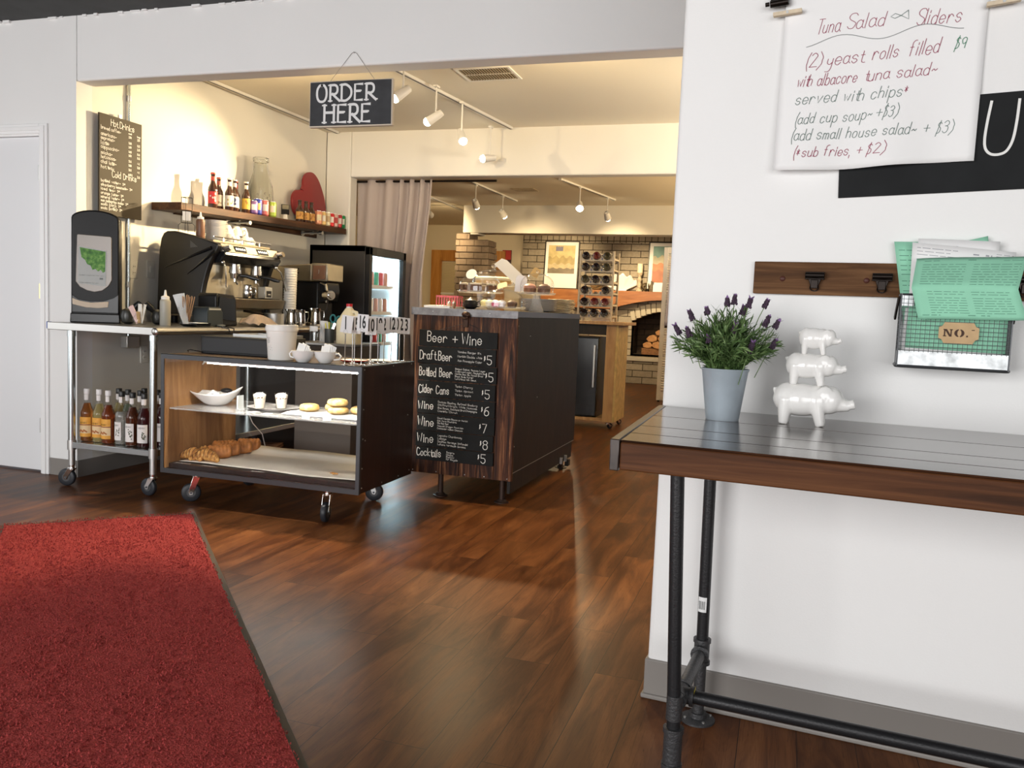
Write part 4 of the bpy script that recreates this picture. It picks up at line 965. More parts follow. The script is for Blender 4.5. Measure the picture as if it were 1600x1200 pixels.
def syrup(x, y, lk, lab, cap, label, rz=0.0, full=True):
    R = thing('syrup_bottle', label, 'bottle', (x, y, .2602), rz, 'syrup bottles on the undershelf')
    pf_ = [(.033, 0), (.0378, .004), (.0384, .02), (.0376, .026), (.0376, .15), (.0386, .158), (.0382, .172), (.031, .188), (.020, .222), (.0152, .245), (.0142, .282), (.016, .284), (.016, .290), (.013, .290)]
    MB().lathe(pf_, n=24).build('glass_body', M['thinglass'], R)
    MB().lathe([(r-.0022, z+.003) for r, z in pf_[:9 if lk not in ('clear',) else 8]], n=20).build('syrup', LQ[lk], R)
    MB().lathe([(.0168, .278), (.0172, .280), (.0172, .306), (.0155, .309), (.001, .309)], n=18).build('cap', cap, R)
    MB().grid(9, 2, lambda i, j: (.0158*sin((i-.5)*2.2), -.0158*cos((i-.5)*2.2), .243+.033*j)).build('neck_label', M['labwh'], R)
    if lab == 'o':
        L_ = MB().grid(13, 2, lambda i, j: (.0385*sin((i-.5)*2.3), -.0385*cos((i-.5)*2.3), .030+.115*j)).build('label', M['labor'], R)
        MB().grid(13, 2, lambda i, j: (.0388*sin((i-.5)*2.3), -.0388*cos((i-.5)*2.3), .050+.045*j)).build('label_panel', mat('label_cream', (0.78, 0.58, 0.34), .6), L_)
        MB().grid(13, 2, lambda i, j: (.0389*sin((i-.5)*2.3), -.0389*cos((i-.5)*2.3), .098+.004*j)).build('label_stripe', mat('label_stripe_plum', (0.12, 0.05, 0.10), .6), L_)
        n_ = MB()
        for k in range(7): n_.ell((.0386*sin((k-3)*.16), -.0386*cos((k-3)*.16), .060+.004*((k*5) % 3)), .007, .0012, .005, 8, 6)
        n_.build('label_picture', mat('label_nut_brown', (0.42, 0.14, 0.04), .6), L_)
    else:
        L_ = MB().grid(13, 2, lambda i, j: (.0385*sin((i-.5)*1.75), -.0385*cos((i-.5)*1.75), .028+.105*j)).build('label', M['labwh'], R)
        n_ = MB(); r = random.Random(int(x*-1000))
        for k in range(14):
            a = r.uniform(.05, .62); z = .045+.055*r.random()
            n_.ell((.0386*sin(a), -.0386*cos(a), z), .0045, .001, .0028+.003*r.random(), 6, 4, Matrix.Rotation(r.uniform(-1, 1), 3, 'Y'))
        n_.build('label_picture', mat('label_sprig', (0.06, 0.075, 0.04), .6), L_)
    tx = MB(); write(tx, 'MONIN', 0, .108 if lab == 'o' else .110, .0085, .0013, lambda a, z: (.0391*sin(a/.0391), -.0391*cos(a/.0391), z), fit=.042, align='c')
    tx.build('label_lettering', M['inkblack'], L_, smooth=False)
    return R
syrup(-3.860, 3.915, 'amber', 'o', M['capw'], 'white capped amber syrup bottle, leftmost in the front row', .15)
syrup(-3.780, 3.925, 'straw', 'o', M['capw'], 'white capped straw yellow syrup bottle, second from the left in front', .05)
syrup(-3.700, 3.910, 'rust', 'o', M['capw'], 'white capped rust red syrup bottle, third from the left in front', -.1)
syrup(-3.618, 3.925, 'clear', 'w', M['capb'], 'clear syrup bottle with a white sprig label in the front row', -.25)
syrup(-3.528, 3.91, 'brown', 'w', M['capb'], 'brown syrup bottle with a white label in the front row', .0)
syrup(-3.446, 3.91, 'plum', 'w', M['capb'], 'dark plum syrup bottle beside the right front leg', .3)
for k, (x, y, lk, lb) in enumerate([(-3.745, 4.04, 'straw', 'grey topped syrup bottle, leftmost in the rear row'), (-3.66, 4.02, 'green', 'greenish syrup bottle behind the rust red one'), (-3.64, 4.13, 'clear', 'clear syrup bottle standing rearmost on the left'),
                                ( -3.572, 4.02, 'clear', 'pale syrup bottle just behind the clear one in front'), (-3.53, 4.115, 'brown', 'brown syrup bottle rearmost in the middle'), (-3.445, 4.11, 'plum', 'plum syrup bottle rearmost on the right'), (-3.405, 4.005, 'plum', 'dark syrup bottle behind the right front leg')]):
    syrup(x, y, lk, 'w', M['capb'], lb, .1*k)
# ================================================================ napkin dispenser
ND = thing('napkin_dispenser', 'tall black napkin dispenser with a green leaf card on the work table', 'napkin dispenser', (-3.832, 3.95, .9532), radians(38))
M['dispsteel'] = mat('smoked_panel', (0.21, 0.19, 0.175), 0.25, 0.4)
hw = .128
prof = []
for q in range(13): a = pi*q/12; prof.append((hw*.985*cos(a), .600+.05*sin(a)))
prof = [(hw, .03)]+prof[:]+[(-hw, .03)]
bdy = MB().prism(prof, 0.0, .165).build('body', M['black'], ND, bevel=.010, seg=3)
MB().prism([(-hw-.004, .0), (hw+.004, .0), (hw+.002, .055), (-hw-.002, .055)], -.018, .17).build('base', M['blackgloss'], ND, bevel=.006)
pn = [(-0.0956, .500), (-0.0924, .507), (0.0810, .503), (0.0859, .496), (0.0875, .25), (0.0689, .215), (0.0365, .188), (-0.0041, .178), (-0.0446, .186), (-0.0810, .205), (-0.1029, .235)]
MB().prism(pn, -.008, .002).build('front_panel', M['dispsteel'], ND, bevel=.003)
MB().prism([(-0.0915, .225), (0.0551, .215), (0.0599, .418), (-0.0851, .440)], -.0115, -.0085).build('card', mat('card_grey_white', (0.42, 0.44, 0.44), 0.4), ND, smooth=False)
lm_ = foliage_mat('leaf_print', (0.02, 0.11, 0.012), (0.07, 0.24, 0.03), (0.20, 0.40, 0.09))
lp = MB(); edge = [(-0.0802, .432), (0.0543, .414), (0.0518, .300), (0.0405, .292), (0.0284, .308), (0.0146, .298), (0.0016, .312), (-0.0146, .306), (-0.0243, .330), (-0.0421, .338), (-0.0535, .362), (-0.0713, .376)]
lp.add([(x, -.0122, z) for x, z in edge], [tuple(range(len(edge)))]); lp.build('leaf_picture', lm_, ND, smooth=False)
pt = MB()
for z, w_ in ((0.2293, .08), (.272, .11)): write(pt, 'better napkins for you', -.082, z, .0055, .0007, lambda x, z: (x, -.0122, z), fit=w_+.02)
pt.build('print', M['inkgrey'], ND, smooth=False)
MB().prism([(0.0227, .252), (0.0405, .252), (0.0405, .262), (0.0227, .262)], -.0124, -.0116).build('badge', M['inkgrey'], ND, smooth=False)
MB().prism([(-0.1191, .105), (-0.0486, .088), (0.0162, .086), (0.0664, .092), (0.0689, .125), (-0.0243, .116), (-0.0810, .125), (-0.1199, .140)], -.012, .004).build('napkin', mat('napkin_kraft', (0.66, 0.55, 0.44), 0.8), ND, bevel=.003)
sl = MB().prism([(-0.1215, .160), (-0.0891, .135), (-0.0243, .125), (0.0405, .128), (0.0972, .15), (0.1215, .17), (0.1215, .06), (-0.1231, .06)], -.004, .001)
sl.build('slot', M['blackgloss'], ND, bevel=.002)
# ================================================================ wall shelf over the coffee counter
M['shelfwood'] = wood('shelf_dark_wood', [(0.25, (0.018, 0.008, 0.005)), (0.48, (0.060, 0.024, 0.011)), (0.68, (0.12, 0.05, 0.02)), (0.85, (0.16, 0.07, 0.028))], 'Y', 14, 1.6, rough=0.5, bump=0.15, spec=0.2)
SY0, SY1, SLOPE = 4.66, 6.845, 0.0250
def shz(y): return 1.744+(y-SY0)*SLOPE                      # the shelf rises a little to the right
SH = thing('wall_shelf', 'dark wooden wall shelf on pipe brackets above the espresso machine', 'shelf', (XB, 5.75, 1.70))
def S_(x, y, z): return (x-XB, y-5.75, z-1.70)
sb = MB(); sb.add([S_(x, y, shz(y)+dz) for x in (XB+.003, -3.82) for y in (SY0, SY1) for dz in (-.05, 0)], [(0, 1, 3, 2), (4, 6, 7, 5), (0, 4, 5, 1), (2, 3, 7, 6), (0, 2, 6, 4), (1, 5, 7, 3)])
sb.build('board', M['shelfwood'], SH, bevel=.003)
bp_ = MB(); bp_.add([S_(x, y, z) for x in (XB+.001, XB+.022) for y, z in ((4.87, 1.69), (4.87, shz(4.87)-.051), (6.71, 1.70), (6.71, shz(6.71)-.051))], [(0, 1, 3, 2), (4, 6, 7, 5), (0, 4, 5, 1), (2, 3, 7, 6), (0, 2, 6, 4), (1, 5, 7, 3)])
bp_.build('back_plank', M['shelfwood'], SH, bevel=.002)
for y in (5.44, 6.47):
    z = shz(y)-.05-.016
    b = MB().cyl(S_(XB+.022, y, z), S_(-3.845, y, z), .0105, n=12).cyl(S_(-3.868, y, z), S_(-3.838, y, z), .0165, n=14).cyl(S_(-3.96, y, z), S_(-3.93, y, z), .0155, n=14)
    b.cyl(S_(XB+.022, y, z), S_(XB+.030, y, z), .026, n=18); b.build('pipe_bracket', M['steelsoft'], SH)
# ---------------------------------------------------------------- things on the shelf
M['beerglass'] = mat('bottle_dark_brown', (0.045, 0.016, 0.008), 0.08, coat=.5)
def lab(r, z0, z1, span=2.0, rot=0.0, n=11, e=.0004): return MB().grid(n, 2, lambda i, j: ((r+e)*sin((i-.5)*span+rot), -(r+e)*cos((i-.5)*span+rot), z0+(z1-z0)*j))
def beer(x, y, h, col, neckcol, label, cat='bottle', group='beer bottles on the wall shelf', z=None, pic=None):
    R = thing('beer_bottle', label, cat, (x, y, shz(y)+.0008 if z is None else z), pi/4, group)
    s = h/.232; r = .0305*s if h > .2 else .0315
    MB().lathe([(r*.9, 0), (r, .004), (r, .118*s), (r*.93, .134*s), (r*.55, .160*s), (r*.46, .175*s), (r*.43, .214*s), (r*.49, .218*s), (r*.49, .222*s)], n=20).build('glass_body', M['beerglass'], R)
    MB().lathe([(r*.52, .2215*s), (r*.53, .229*s), (r*.45, .232*s), (.0005, .232*s)], n=16).build('cap', mat('bottle_cap', neckcol, .35, .6), R)
    L_ = lab(r, .030*s, .108*s, 2.6).build('label', mat('beer_label', col, .5), R)
    if pic:
        p_ = MB(); rr = random.Random(int(y*1000))
        for k in range(5):
            a = rr.uniform(-.7, .7); p_.ell(((r+.0007)*sin(a), -(r+.0007)*cos(a), (.045+.05*rr.random())*s), .006, .0006, .006+.006*rr.random(), 8, 6, Matrix.Rotation(a, 3, 'Z'))
        p_.build('label_picture', mat('beer_label_picture', pic, .5), L_)
    lab(r*.45, .178*s, .206*s, 4.6, n=13).build('neck_label', mat('neck_label', neckcol, .5), R)
beer(-3.90, 5.085, .250, (0.55, 0.03, 0.03), (0.45, 0.05, 0.04), 'tallest beer bottle with a red label, leftmost on the wall shelf', pic=(0.8, 0.7, 0.6))
beer(-3.955, 5.222, .235, (0.80, 0.74, 0.62), (0.35, 0.06, 0.04), 'beer bottle with a cream label, second from the left on the shelf', pic=(0.4, 0.3, 0.2))
beer(-3.885, 5.250, .232, (0.82, 0.79, 0.72), (0.78, 0.76, 0.66), 'beer bottle with a white picture label and a white neck band', pic=(0.55, 0.42, 0.12))
beer(-3.89, 5.318, .232, (0.80, 0.80, 0.80), (0.80, 0.80, 0.78), 'beer bottle with a white label and a round white cap badge', pic=(0.05, 0.06, 0.16))
beer(-3.945, 5.408, .232, (0.82, 0.78, 0.70), (0.55, 0.06, 0.06), 'beer bottle with a red neck band, fifth on the shelf', pic=(0.6, 0.4, 0.1))
beer(-3.882, 5.445, .232, (0.72, 0.48, 0.07), (0.78, 0.72, 0.55), 'beer bottle with a golden yellow label beside the blue can', pic=(0.45, 0.22, 0.04))
for y, t in ((6.155, 'left'), (6.25, 'middle'), (6.335, 'right')):
    beer(-3.87, y, .178, (0.58, 0.30, 0.07), (0.03, 0.02, 0.015), 'small dark bottle with a gold label, %s of the three before the red heart' % t, pic=(0.36, 0.14, 0.03))
M['canmetal'] = mat('can_aluminium', (0.7, 0.7, 0.7), 0.25, 1.0)
def can(x, y, c1, c2, label, h=.118, r=.0325):
    R = thing('drink_can', label, 'can', (x, y, shz(y)+.0008), pi/4, 'drink cans on the wall shelf')
    MB().lathe([(r*.78, 0), (r, .010), (r, h-.014), (r*.84, h-.003)], n=20).build('body', mat('can_print', c1, .3, .3), R)
    MB().lathe([(r*.84, h-.003), (r*.85, h), (r*.78, h), (r*.74, h-.005), (.001, h-.005)], n=20).build('lid', M['canmetal'], R)
    MB().box(-.006, .006, -.018, .004, h-.004, h-.003).build('tab', M['canmetal'], R)
    p_ = lab(r, h*.30, h*.72, 1.3).build('print_patch', mat('can_print_patch', c2, .4), R)
can(-3.855, 5.50, (0.16, 0.08, 0.24), (0.75, 0.7, 0.75), 'purple drink can beside the golden labelled beer bottle', .10)
can(-3.85, 5.545, (0.03, 0.05, 0.34), (0.75, 0.62, 0.20), 'blue drink can with a yellow picture in front of the glass jug')
can(-3.85, 5.635, (0.62, 0.16, 0.16), (0.82, 0.72, 0.66), 'pink and red drink can in front of the glass jug')
can(-3.85, 5.735, (0.42, 0.58, 0.10), (0.80, 0.78, 0.62), 'lime green drink can in front of the glass jug')
can(-3.86, 6.43, (0.70, 0.32, 0.20), (0.80, 0.70, 0.45), 'orange red drink can right of the small dark bottles')
can(-3.86, 6.50, (0.74, 0.52, 0.22), (0.80, 0.76, 0.66), 'yellow orange drink can with a white patch')
can(-3.86, 6.57, (0.76, 0.68, 0.48), (0.5, 0.35, 0.2), 'cream coloured drink can in the right row of cans')
can(-3.86, 6.638, (0.62, 0.03, 0.04), (0.80, 0.72, 0.70), 'bright red drink can in the right row of cans')
can(-3.86, 6.706, (0.72, 0.50, 0.46), (0.55, 0.06, 0.06), 'pale pink drink can in the right row of cans')
can(-3.86, 6.774, (0.52, 0.05, 0.06), (0.78, 0.70, 0.66), 'dark red drink can next to the green one')
can(-3.86, 6.812+.0, (0.02, 0.30, 0.10), (0.70, 0.74, 0.66), 'green drink can at the right end of the shelf', .118, .030) if False else can(-3.865, 6.842-.0, (0.02, 0.30, 0.10), (0.70, 0.74, 0.66), 'green drink can at the right end of the shelf', .118, .030)
JG = thing('glass_jug', 'tall clear glass milk bottle jug with embossing on the shelf', 'jug', (-3.945, 5.715, shz(5.715)+.001), 0)
pj = [(.080, 0), (.094, .010), (.095, .06), (.095, .20), (.090, .235), (.072, .29), (.058, .335), (.053, .37), (.052, .415), (.060, .422), (.062, .435), (.060, .448), (.054, .450)]
MB().lathe(pj+[(.049, .445), (.048, .37), (.068, .29), (.091, .20), (.091, .02), (.001, .012)], n=36, cap=False).build('glass_body', mat('jug_glass', (0.96, 0.97, 0.93), 0.02, trans=1.0, ior=1.3), JG)
em = MB(); rr = random.Random(2)
for k in range(16):
    a = rr.uniform(-.9, .9)+.6; em.ell((.0945*sin(a), -.0945*cos(a), rr.uniform(.05, .17)), .008, .0025, .010, 8, 6, Matrix.Rotation(a, 3, 'Z'))
em.build('embossing', M['glass'], JG)
TB = thing('display_stand', 'small dark square card holder on a clear foot beside the jug', 'card holder', (-3.90, 5.99, shz(5.99)+.001), pi/4)
MB().box(-.030, .030, -.012, .012, .045, .125).build('frame', M['black'], TB, bevel=.002); MB().box(-.026, .026, -.0135, -.0118, .086, .121).build('card', mat('card_bronze', (0.30, 0.27, 0.19), .3, .5), TB, smooth=False)
MB().lathe([(.026, 0), (.022, .004), (.018, .045)], n=16).build('foot', M['plastic'], TB)
HT = thing('heart_board', 'large red painted wooden heart leaning on the wall behind small bottles', 'heart', (-4.0, 6.5, shz(6.5)+.001), pi/2)
hp = [(6.423, 2.071), (6.372, 2.079), (6.304, 2.064), (6.256, 2.025), (6.239, 1.975), (6.251, 1.908), (6.302, 1.858), (6.40, 1.825), (6.52, 1.803), (6.66, 1.7945), (6.755, 1.797), (6.785, 1.86), (6.785, 1.93), (6.775, 1.992), (6.75, 2.068), (6.703, 2.151), (6.646, 2.214), (6.581, 2.248), (6.518, 2.248), (6.458, 2.222), (6.419, 2.172), (6.411, 2.117)]
def crv(P, n=5):
    out = []; m = len(P)
    for k in range(m):
        a, b, c, d = [Vector(P[(k+q) % m]) for q in (-1, 0, 1, 2)]
        for t in range(n):
            t = t/n; out.append(tuple(0.5*((2*b)+(c-a)*t+(2*a-5*b+4*c-d)*t*t+(3*b-a-3*c+d)*t**3)))
    return out
z0_ = shz(6.5)+.001
hq = [(y-6.5, max(z-z0_, .004)) for y, z in crv(hp[1:])+[hp[0]]]
MB().prism(hq, -.012, .008, lambda x, y, z: (x, y+.035*z, z)).build('board', M['red'], HT, bevel=.002)
# ================================================================ espresso machine
M['machblack'] = mat('machine_black', (0.013, 0.013, 0.014), 0.32, bump=.02, bscale=300); M['machsteel'] = mat('machine_steel', (0.36, 0.32, 0.25), 0.36, 1.0, var=.06, vscale=12)
EM = thing('espresso_machine', 'large black and steel two group espresso machine on the work table', 'espresso machine', (-3.74, 4.98, .9535))
def E_(x, y, z): return (x+3.74, y-4.98, z-.9535)
side = crv([(-3.962, 1.012), (-3.955, 1.262), (-3.946, 1.43), (-3.931, 1.505)], 1)[:4]+[(-3.912, 1.538), (-3.885, 1.551), (-3.825, 1.553), (-3.70, 1.530), (-3.601, 1.505), (-3.50, 1.478), (-3.486, 1.466), (-3.490, 1.444), (-3.526, 1.396), (-3.552, 1.350), (-3.574, 1.293), (-3.595, 1.22), (-3.607, 1.168), (-3.600, 1.10), (-3.575, 1.05), (-3.575, 1.012)]
for y0, y1, nm in ((4.605, 4.650, 'near'), (5.285, 5.325, 'far')):
    sp = MB().prism(side, y0, y1, lambda x, y, z: E_(x, y, z)).build('side_panel', M['machblack'], EM, bevel=.008, seg=3)
    if nm == 'near':
        rb = MB()
        for a, b in (((-3.90, 1.315), (-3.535, 1.448)), ((-3.72, 1.275), (-3.510, 1.425))):
            rb.tube([E_(a[0]+(b[0]-a[0])*t, 4.603, a[1]+(b[1]-a[1])*t) for t in (0, .3, .6, 1)], [.002, .006, .009, .012], 8)
        rb.build('rib', M['blackgloss'], sp)
        MB().prism([(-3.70, 1.490), (-3.645, 1.452), (-3.70, 1.447)], 4.6035, 4.606, E_).build('badge', M['angle'], sp, smooth=False)
bod = MB()
def ebox(mb, x0, x1, y0, y1, z0, z1): a, b = E_(x0, y0, z0), E_(x1, y1, z1); return mb.box(a[0], b[0], a[1], b[1], a[2], b[2])
ebox(bod, -3.93, -3.62, 4.65, 5.285, 1.0, 1.46); bod.build('body', M['machsteel'], EM, bevel=.004)
tt_ = MB(); ebox(tt_, -3.91, -3.56, 4.65, 5.285, 1.46, 1.505); tt_.build('cup_tray', M['machsteel'], EM, bevel=.003)
fr = MB()
for x, y0, y1 in ((-3.555, 4.65, 5.285), (-3.91, 4.65, 5.285)): fr.cyl(E_(x, y0, 1.525), E_(x, y1, 1.525), .005, n=8)
for y in (4.75, 4.95, 5.15): fr.cyl(E_(-3.555, y, 1.50), E_(-3.555, y, 1.525), .004, n=8)
fr.build('cup_rail', M['chrome'], EM)
fa = MB().prism([(-3.60, 1.500), (-3.505, 1.482), (-3.478, 1.430), (-3.60, 1.420)], 4.65, 5.285, E_).build('fascia', M['machsteel'], EM, bevel=.003)
hd_ = MB().prism([(-3.62, 1.422), (-3.475, 1.432), (-3.465, 1.405), (-3.50, 1.36), (-3.62, 1.345)], 4.65, 5.285, E_).build('head', M['blackgloss'], EM, bevel=.006)
M['led'] = mat('button_light', (0.8, 0.8, 0.8), .5, emit=(1, .97, .92), estr=3.0)
nrm = Vector((.052, 0, .027)).normalized()
for yc in (4.84, 5.09):
    kb = MB()
    for y in (yc-.062, yc+.062):
        pass
    def FP(t, y, l=0.0):      # point on the sloping fascia, t from top to bottom
        return E_(-3.505+.027*t+nrm.x*l, y, 1.482-.052*t+nrm.z*l)
    kb.add([FP(t, y, l) for t in (.15, .88) for y in (yc-.062, yc+.062) for l in (-.002, .003)], [(0, 1, 3, 2), (4, 6, 7, 5), (0, 4, 5, 1), (2, 3, 7, 6), (0, 2, 6, 4), (1, 5, 7, 3)])
    k_ = kb.build('keypad', M['blackgloss'], fa)
    for q in range(5):
        y = yc-.044+.022*q
        MB().add([FP(t, yy__, .0036) for t, yy__ in ((.42, y-.006), (.62, y-.005), (.66, y+.002), (.60, y+.006), (.40, y+.004))], [(0, 1, 2, 3, 4)]).build('button', M['led'], k_, smooth=False)
bs = MB(); ebox(bs, -3.625, -3.612, 4.65, 5.285, 1.13, 1.35); bs.build('backsplash', M['machsteel'], EM)
dt = MB().prism([(-3.62, 1.135), (-3.452, 1.130), (-3.468, 1.068), (-3.62, 1.055)], 4.65, 5.325, E_).build('drip_tray', M['machsteel'], EM, bevel=.003)
gr = MB()
for k in range(14): ebox(gr, -3.605, -3.46, 4.67+.045*k, 4.678+.045*k, 1.134, 1.1375)
gr.build('grate', M['black'], dt, smooth=False)
for (x, y) in ((-3.9, 4.7), (-3.55, 4.7), (-3.9, 5.24), (-3.55, 5.24)): MB().cyl(E_(x, y, .9535), E_(x, y, 1.06), .022, .019, 14).build('foot', M['black'], EM)
for yc, ha in ((4.86, .35), (5.10, .30)):
    g = MB().cyl(E_(-3.545, yc, 1.365), E_(-3.545, yc, 1.318), .036, n=20).cyl(E_(-3.545, yc, 1.322), E_(-3.545, yc, 1.298), .040, n=20).build('group_head', M['chrome'], EM)
    pfm = MB().cyl(E_(-3.545, yc, 1.298), E_(-3.545, yc, 1.262), .034, .028, 20).tube([E_(-3.545, yc, 1.262), E_(-3.545, yc, 1.245), E_(-3.538, yc+.014, 1.236), E_(-3.536, yc+.018, 1.224)], .007, 8).build('portafilter', M['chrome'], EM)
    c, s = cos(ha), sin(ha)
    MB().tube([E_(-3.545+.036*c, yc+.036*s, 1.285), E_(-3.545+.08*c, yc+.08*s, 1.283), E_(-3.545+.13*c, yc+.13*s, 1.270), E_(-3.545+.165*c, yc+.165*s, 1.262)], [.009, .013, .015, .011], 10).build('handle', M['black'], pfm)
for y, dy in ((4.672, -.035), (5.27, .05)):
    w_ = MB().ell(E_(-3.50, y, 1.36), .014, .014, .014, 12, 8).tube([E_(-3.50, y, 1.36), E_(-3.47, y+dy*.3, 1.33), E_(-3.445, y+dy, 1.20)], .0055, 8).build('steam_wand', M['chrome'], EM)
    kn = MB().cyl(E_(-3.49, y, 1.445), E_(-3.44, y, 1.458), .024, .019, 16).cyl(E_(-3.475, y-.03, 1.447), E_(-3.475, y+.03, 1.447), .006, n=8).build('steam_knob', M['chrome'], EM)
gg = MB().lathe([(.026, 0), (.033, .02), (.031, .06), (.024, .085), (.026, .092), (.023, .092), (.0, .06)], E_(-3.535, 4.985, 1.138), 20).build('cleaning_jug', M['chrome'], EM) if False else None
SGP = thing('milk_jug', 'small steel milk jug standing on the espresso machine drip tray', 'jug', (-3.525, 4.975, 1.138), 0)
MB().lathe([(.028, 0), (.033, .012), (.032, .05), (.025, .078), (.028, .090), (.026, .090), (.022, .076), (.028, .05), (.0, .01)], n=20, cap=False).build('body', M['chrome'], SGP); MB().tube([(.024, .012, .075), (.045, .028, .070), (.048, .030, .035), (.03, .016, .02)], .004, 8).build('handle', M['chrome'], SGP)
SBX = thing('steel_box', 'small steel box with a black panel standing on the machine drip tray', 'box', (-3.53, 5.19, 1.138), 0)
MB().box(-.03, .03, -.045, .045, 0, .085).build('body', M['steel'], SBX, bevel=.004); MB().box(.0302, .0315, -.03, .03, .01, .055).build('panel', M['black'], SBX, smooth=False); MB().box(.0318, .0325, -.012, .018, .026, .034).build('lettering_plate', M['steelsoft'], SBX, smooth=False)
# cups, saucers, bottle and rack on top of the machine
ZTOP = 1.5055
SA = thing('saucer', 'saucer', 'saucer', (-3.72, 4.885, ZTOP), 0, 'saucer stack on the espresso machine')
MB().lathe([(.045, 0), (.048, .003), (.076, .012), (.078, .014), (.074, .0135), (.046, .006), (.001, .005)], n=28, cap=False).build('plate', M['white'], SA)
lbls = ['lowest saucer of the white stack on the espresso machine'] + ['white saucer number %s from the bottom of the stack on the machine' % t for t in ('two', 'three', 'four', 'five', 'six', 'seven', 'eight', 'nine', 'ten', 'eleven', 'twelve')] + ['topmost white saucer of the stack on the espresso machine']
SA['label'] = lbls[0]; so = [SA]
for k in range(1, 13): so.append(dup(SA, (-3.72+.0015*math.sin(k*2.1), 4.885+.0015*math.cos(k*1.7), ZTOP+.0108*k), .4*k, lbls[k]))
def cup_shape(r, h): return [(r*.48, 0), (r*.52, .003), (r*.62, h*.12), (r*.90, h*.5), (r, h), (r*.965, h), (r*.86, h*.5), (r*.55, h*.14), (.001, h*.10)]
def teacup(name, label, loc, rz, r=.05, h=.062, flip=False, group=None, tilt=None):
    R = thing(name, label, 'cup', loc, rz, group)
    if flip: R.rotation_euler = (pi, 0, rz); R.location.z += h
    if tilt: R.rotation_euler = tilt
    MB().lathe(cup_shape(r, h), n=28, cap=False).build('bowl', M['white'], R)
    MB().tube([(r*.90, 0, h*.82), (r*1.25, 0, h*.88), (r*1.48, 0, h*.66), (r*1.36, 0, h*.38), (r*.82, 0, h*.30)], [.0045, .005, .005, .005, .0045], 8).build('handle', M['white'], R)
    return R
gc = 'white cups piled on the espresso machine'
cl = [('first in the lower row', -3.70, 5.02, 0), ('second in the lower row', -3.72, 5.105, 0), ('third in the lower row', -3.70, 5.19, 0), ('at the far end of the lower row', -3.72, 5.262, 0), ('first in the rear row', -3.82, 4.98, 0), ('second in the rear row', -3.82, 5.07, 0), ('last in the rear row', -3.83, 5.16, 0), ('left one of the upper layer', -3.76, 5.06, .0668), ('right one of the upper layer', -3.755, 5.155, .0668), ('far one of the upper layer', -3.76, 5.235, .0668)]
for k, (t, x, y, dz) in enumerate(cl): teacup('coffee_cup', 'upturned white cup on the espresso machine, %s' % t, (x, y, ZTOP+dz), -.6+.7*k, .0435, .066, True, gc)
SQ = thing('squeeze_bottle', 'brown sauce squeeze bottle with a white nozzle on the espresso machine', 'bottle', (-3.71, 4.715, ZTOP))
def squeeze(R, body, capm, h=.15, r=.028):
    MB().lathe([(r*.93, 0), (r, .004), (r, h*.80), (r*.94, h*.86), (r*.72, h*.90)], n=20).build('body', body, R)
    MB().lathe([(r*.76, h*.88), (r*.78, h*.98), (r*.60, h), (r*.30, h*1.02), (r*.16, h*1.20), (r*.05, h*1.21)], n=16).build('nozzle', capm, R)
squeeze(SQ, mat('sauce_brown', (0.16, 0.075, 0.045), .4), M['plastic'])
RK = thing('wire_rack', 'tall thin black wire rack holding a white card on the machine', 'rack', (-3.82, 4.715, 1.5535), 0)
def rack():
    b = MB(); r = .0016
    for a in range(4):
        t = a*pi/2+.5; x, y = .034*cos(t), .034*sin(t)
        b.tube([(x*1.5, y*1.5, 0), (x*1.5, y*1.5, .045), (x, y, .06), (x, y, .225)], r, 6)
    for z in (.06, .14, .225): b.tube([(.034*cos(2*pi*q/20), .034*sin(2*pi*q/20), z) for q in range(20)], r, 6, True)
    b.tube([(.034, 0, .225), (0, 0, .228), (-.034, 0, .225)], r, 6)
    return b
rack().build('frame', M['black'], RK)
MB().box(-.026, .026, -.002, .002, .075, .135, Matrix.Rotation(pi/4, 3, 'Z')).build('card', M['card'], RK, smooth=False)
RK.location.z = ZTOP+.0495
# ================================================================ coffee brewer behind the espresso machine, on a black cabinet
BCB = thing('cabinet', 'low dark cabinet between the work table and the drinks fridge', 'cabinet', (-3.60, 5.90, 0))
MB().box(-.45, .22, -.265, .22, .02, .95).build('body', mat('cabinet_dark_brown', (0.035, 0.028, 0.024), .5), BCB, bevel=.004)
MB().box(-.45, .22, -.266, .22, .951, .975).build('top', M['machsteel'], BCB, bevel=.003)
BR = thing('coffee_grinder', 'steel coffee grinder with a brown window and black dosing body', 'grinder', (-3.50, 5.80, .9755))
def B_(x, y, z): return (x+3.50, y-5.80, z-.9755)
def bb_(mb, x0, x1, y0, y1, z0, z1): a, b = B_(x0, y0, z0), B_(x1, y1, z1); return mb.box(a[0], b[0], a[1], b[1], a[2], b[2])
MB().prism([(-3.87, 1.29), (-3.47, 1.285), (-3.47, 1.42), (-3.80, 1.395), (-3.87, 1.36)], 5.70, 5.95, B_).build('hopper_case', M['machsteel'], BR, bevel=.006)
h2 = MB(); bb_(h2, -3.468, -3.325, 5.69, 5.93, 1.288, 1.425); h2o = h2.build('head', M['machsteel'], BR, bevel=.008)
w2 = MB(); bb_(w2, -3.452, -3.342, 5.686, 5.692, 1.302, 1.408); w2.build('window', mat('window_brown', (0.16, 0.085, 0.055), .25), h2o, bevel=.004)
l2 = MB().tube([B_(-3.40, 5.685, 1.345), B_(-3.396, 5.684, 1.36), B_(-3.398, 5.684, 1.375)], .003, 6).build('mark', M['steel'], h2o)
for k in range(2):
    for x in (-3.68, -3.60): bb_(l := MB(), x-.022, x+.022, 5.697, 5.699, 1.345+.03*k, 1.352+.03*k); l.build('vent_slot', M['black'], BR, smooth=False)
b3 = MB(); bb_(b3, -3.74, -3.42, 5.72, 5.94, .9755, 1.285); b3.build('body', M['black'], BR, bevel=.012, seg=3)
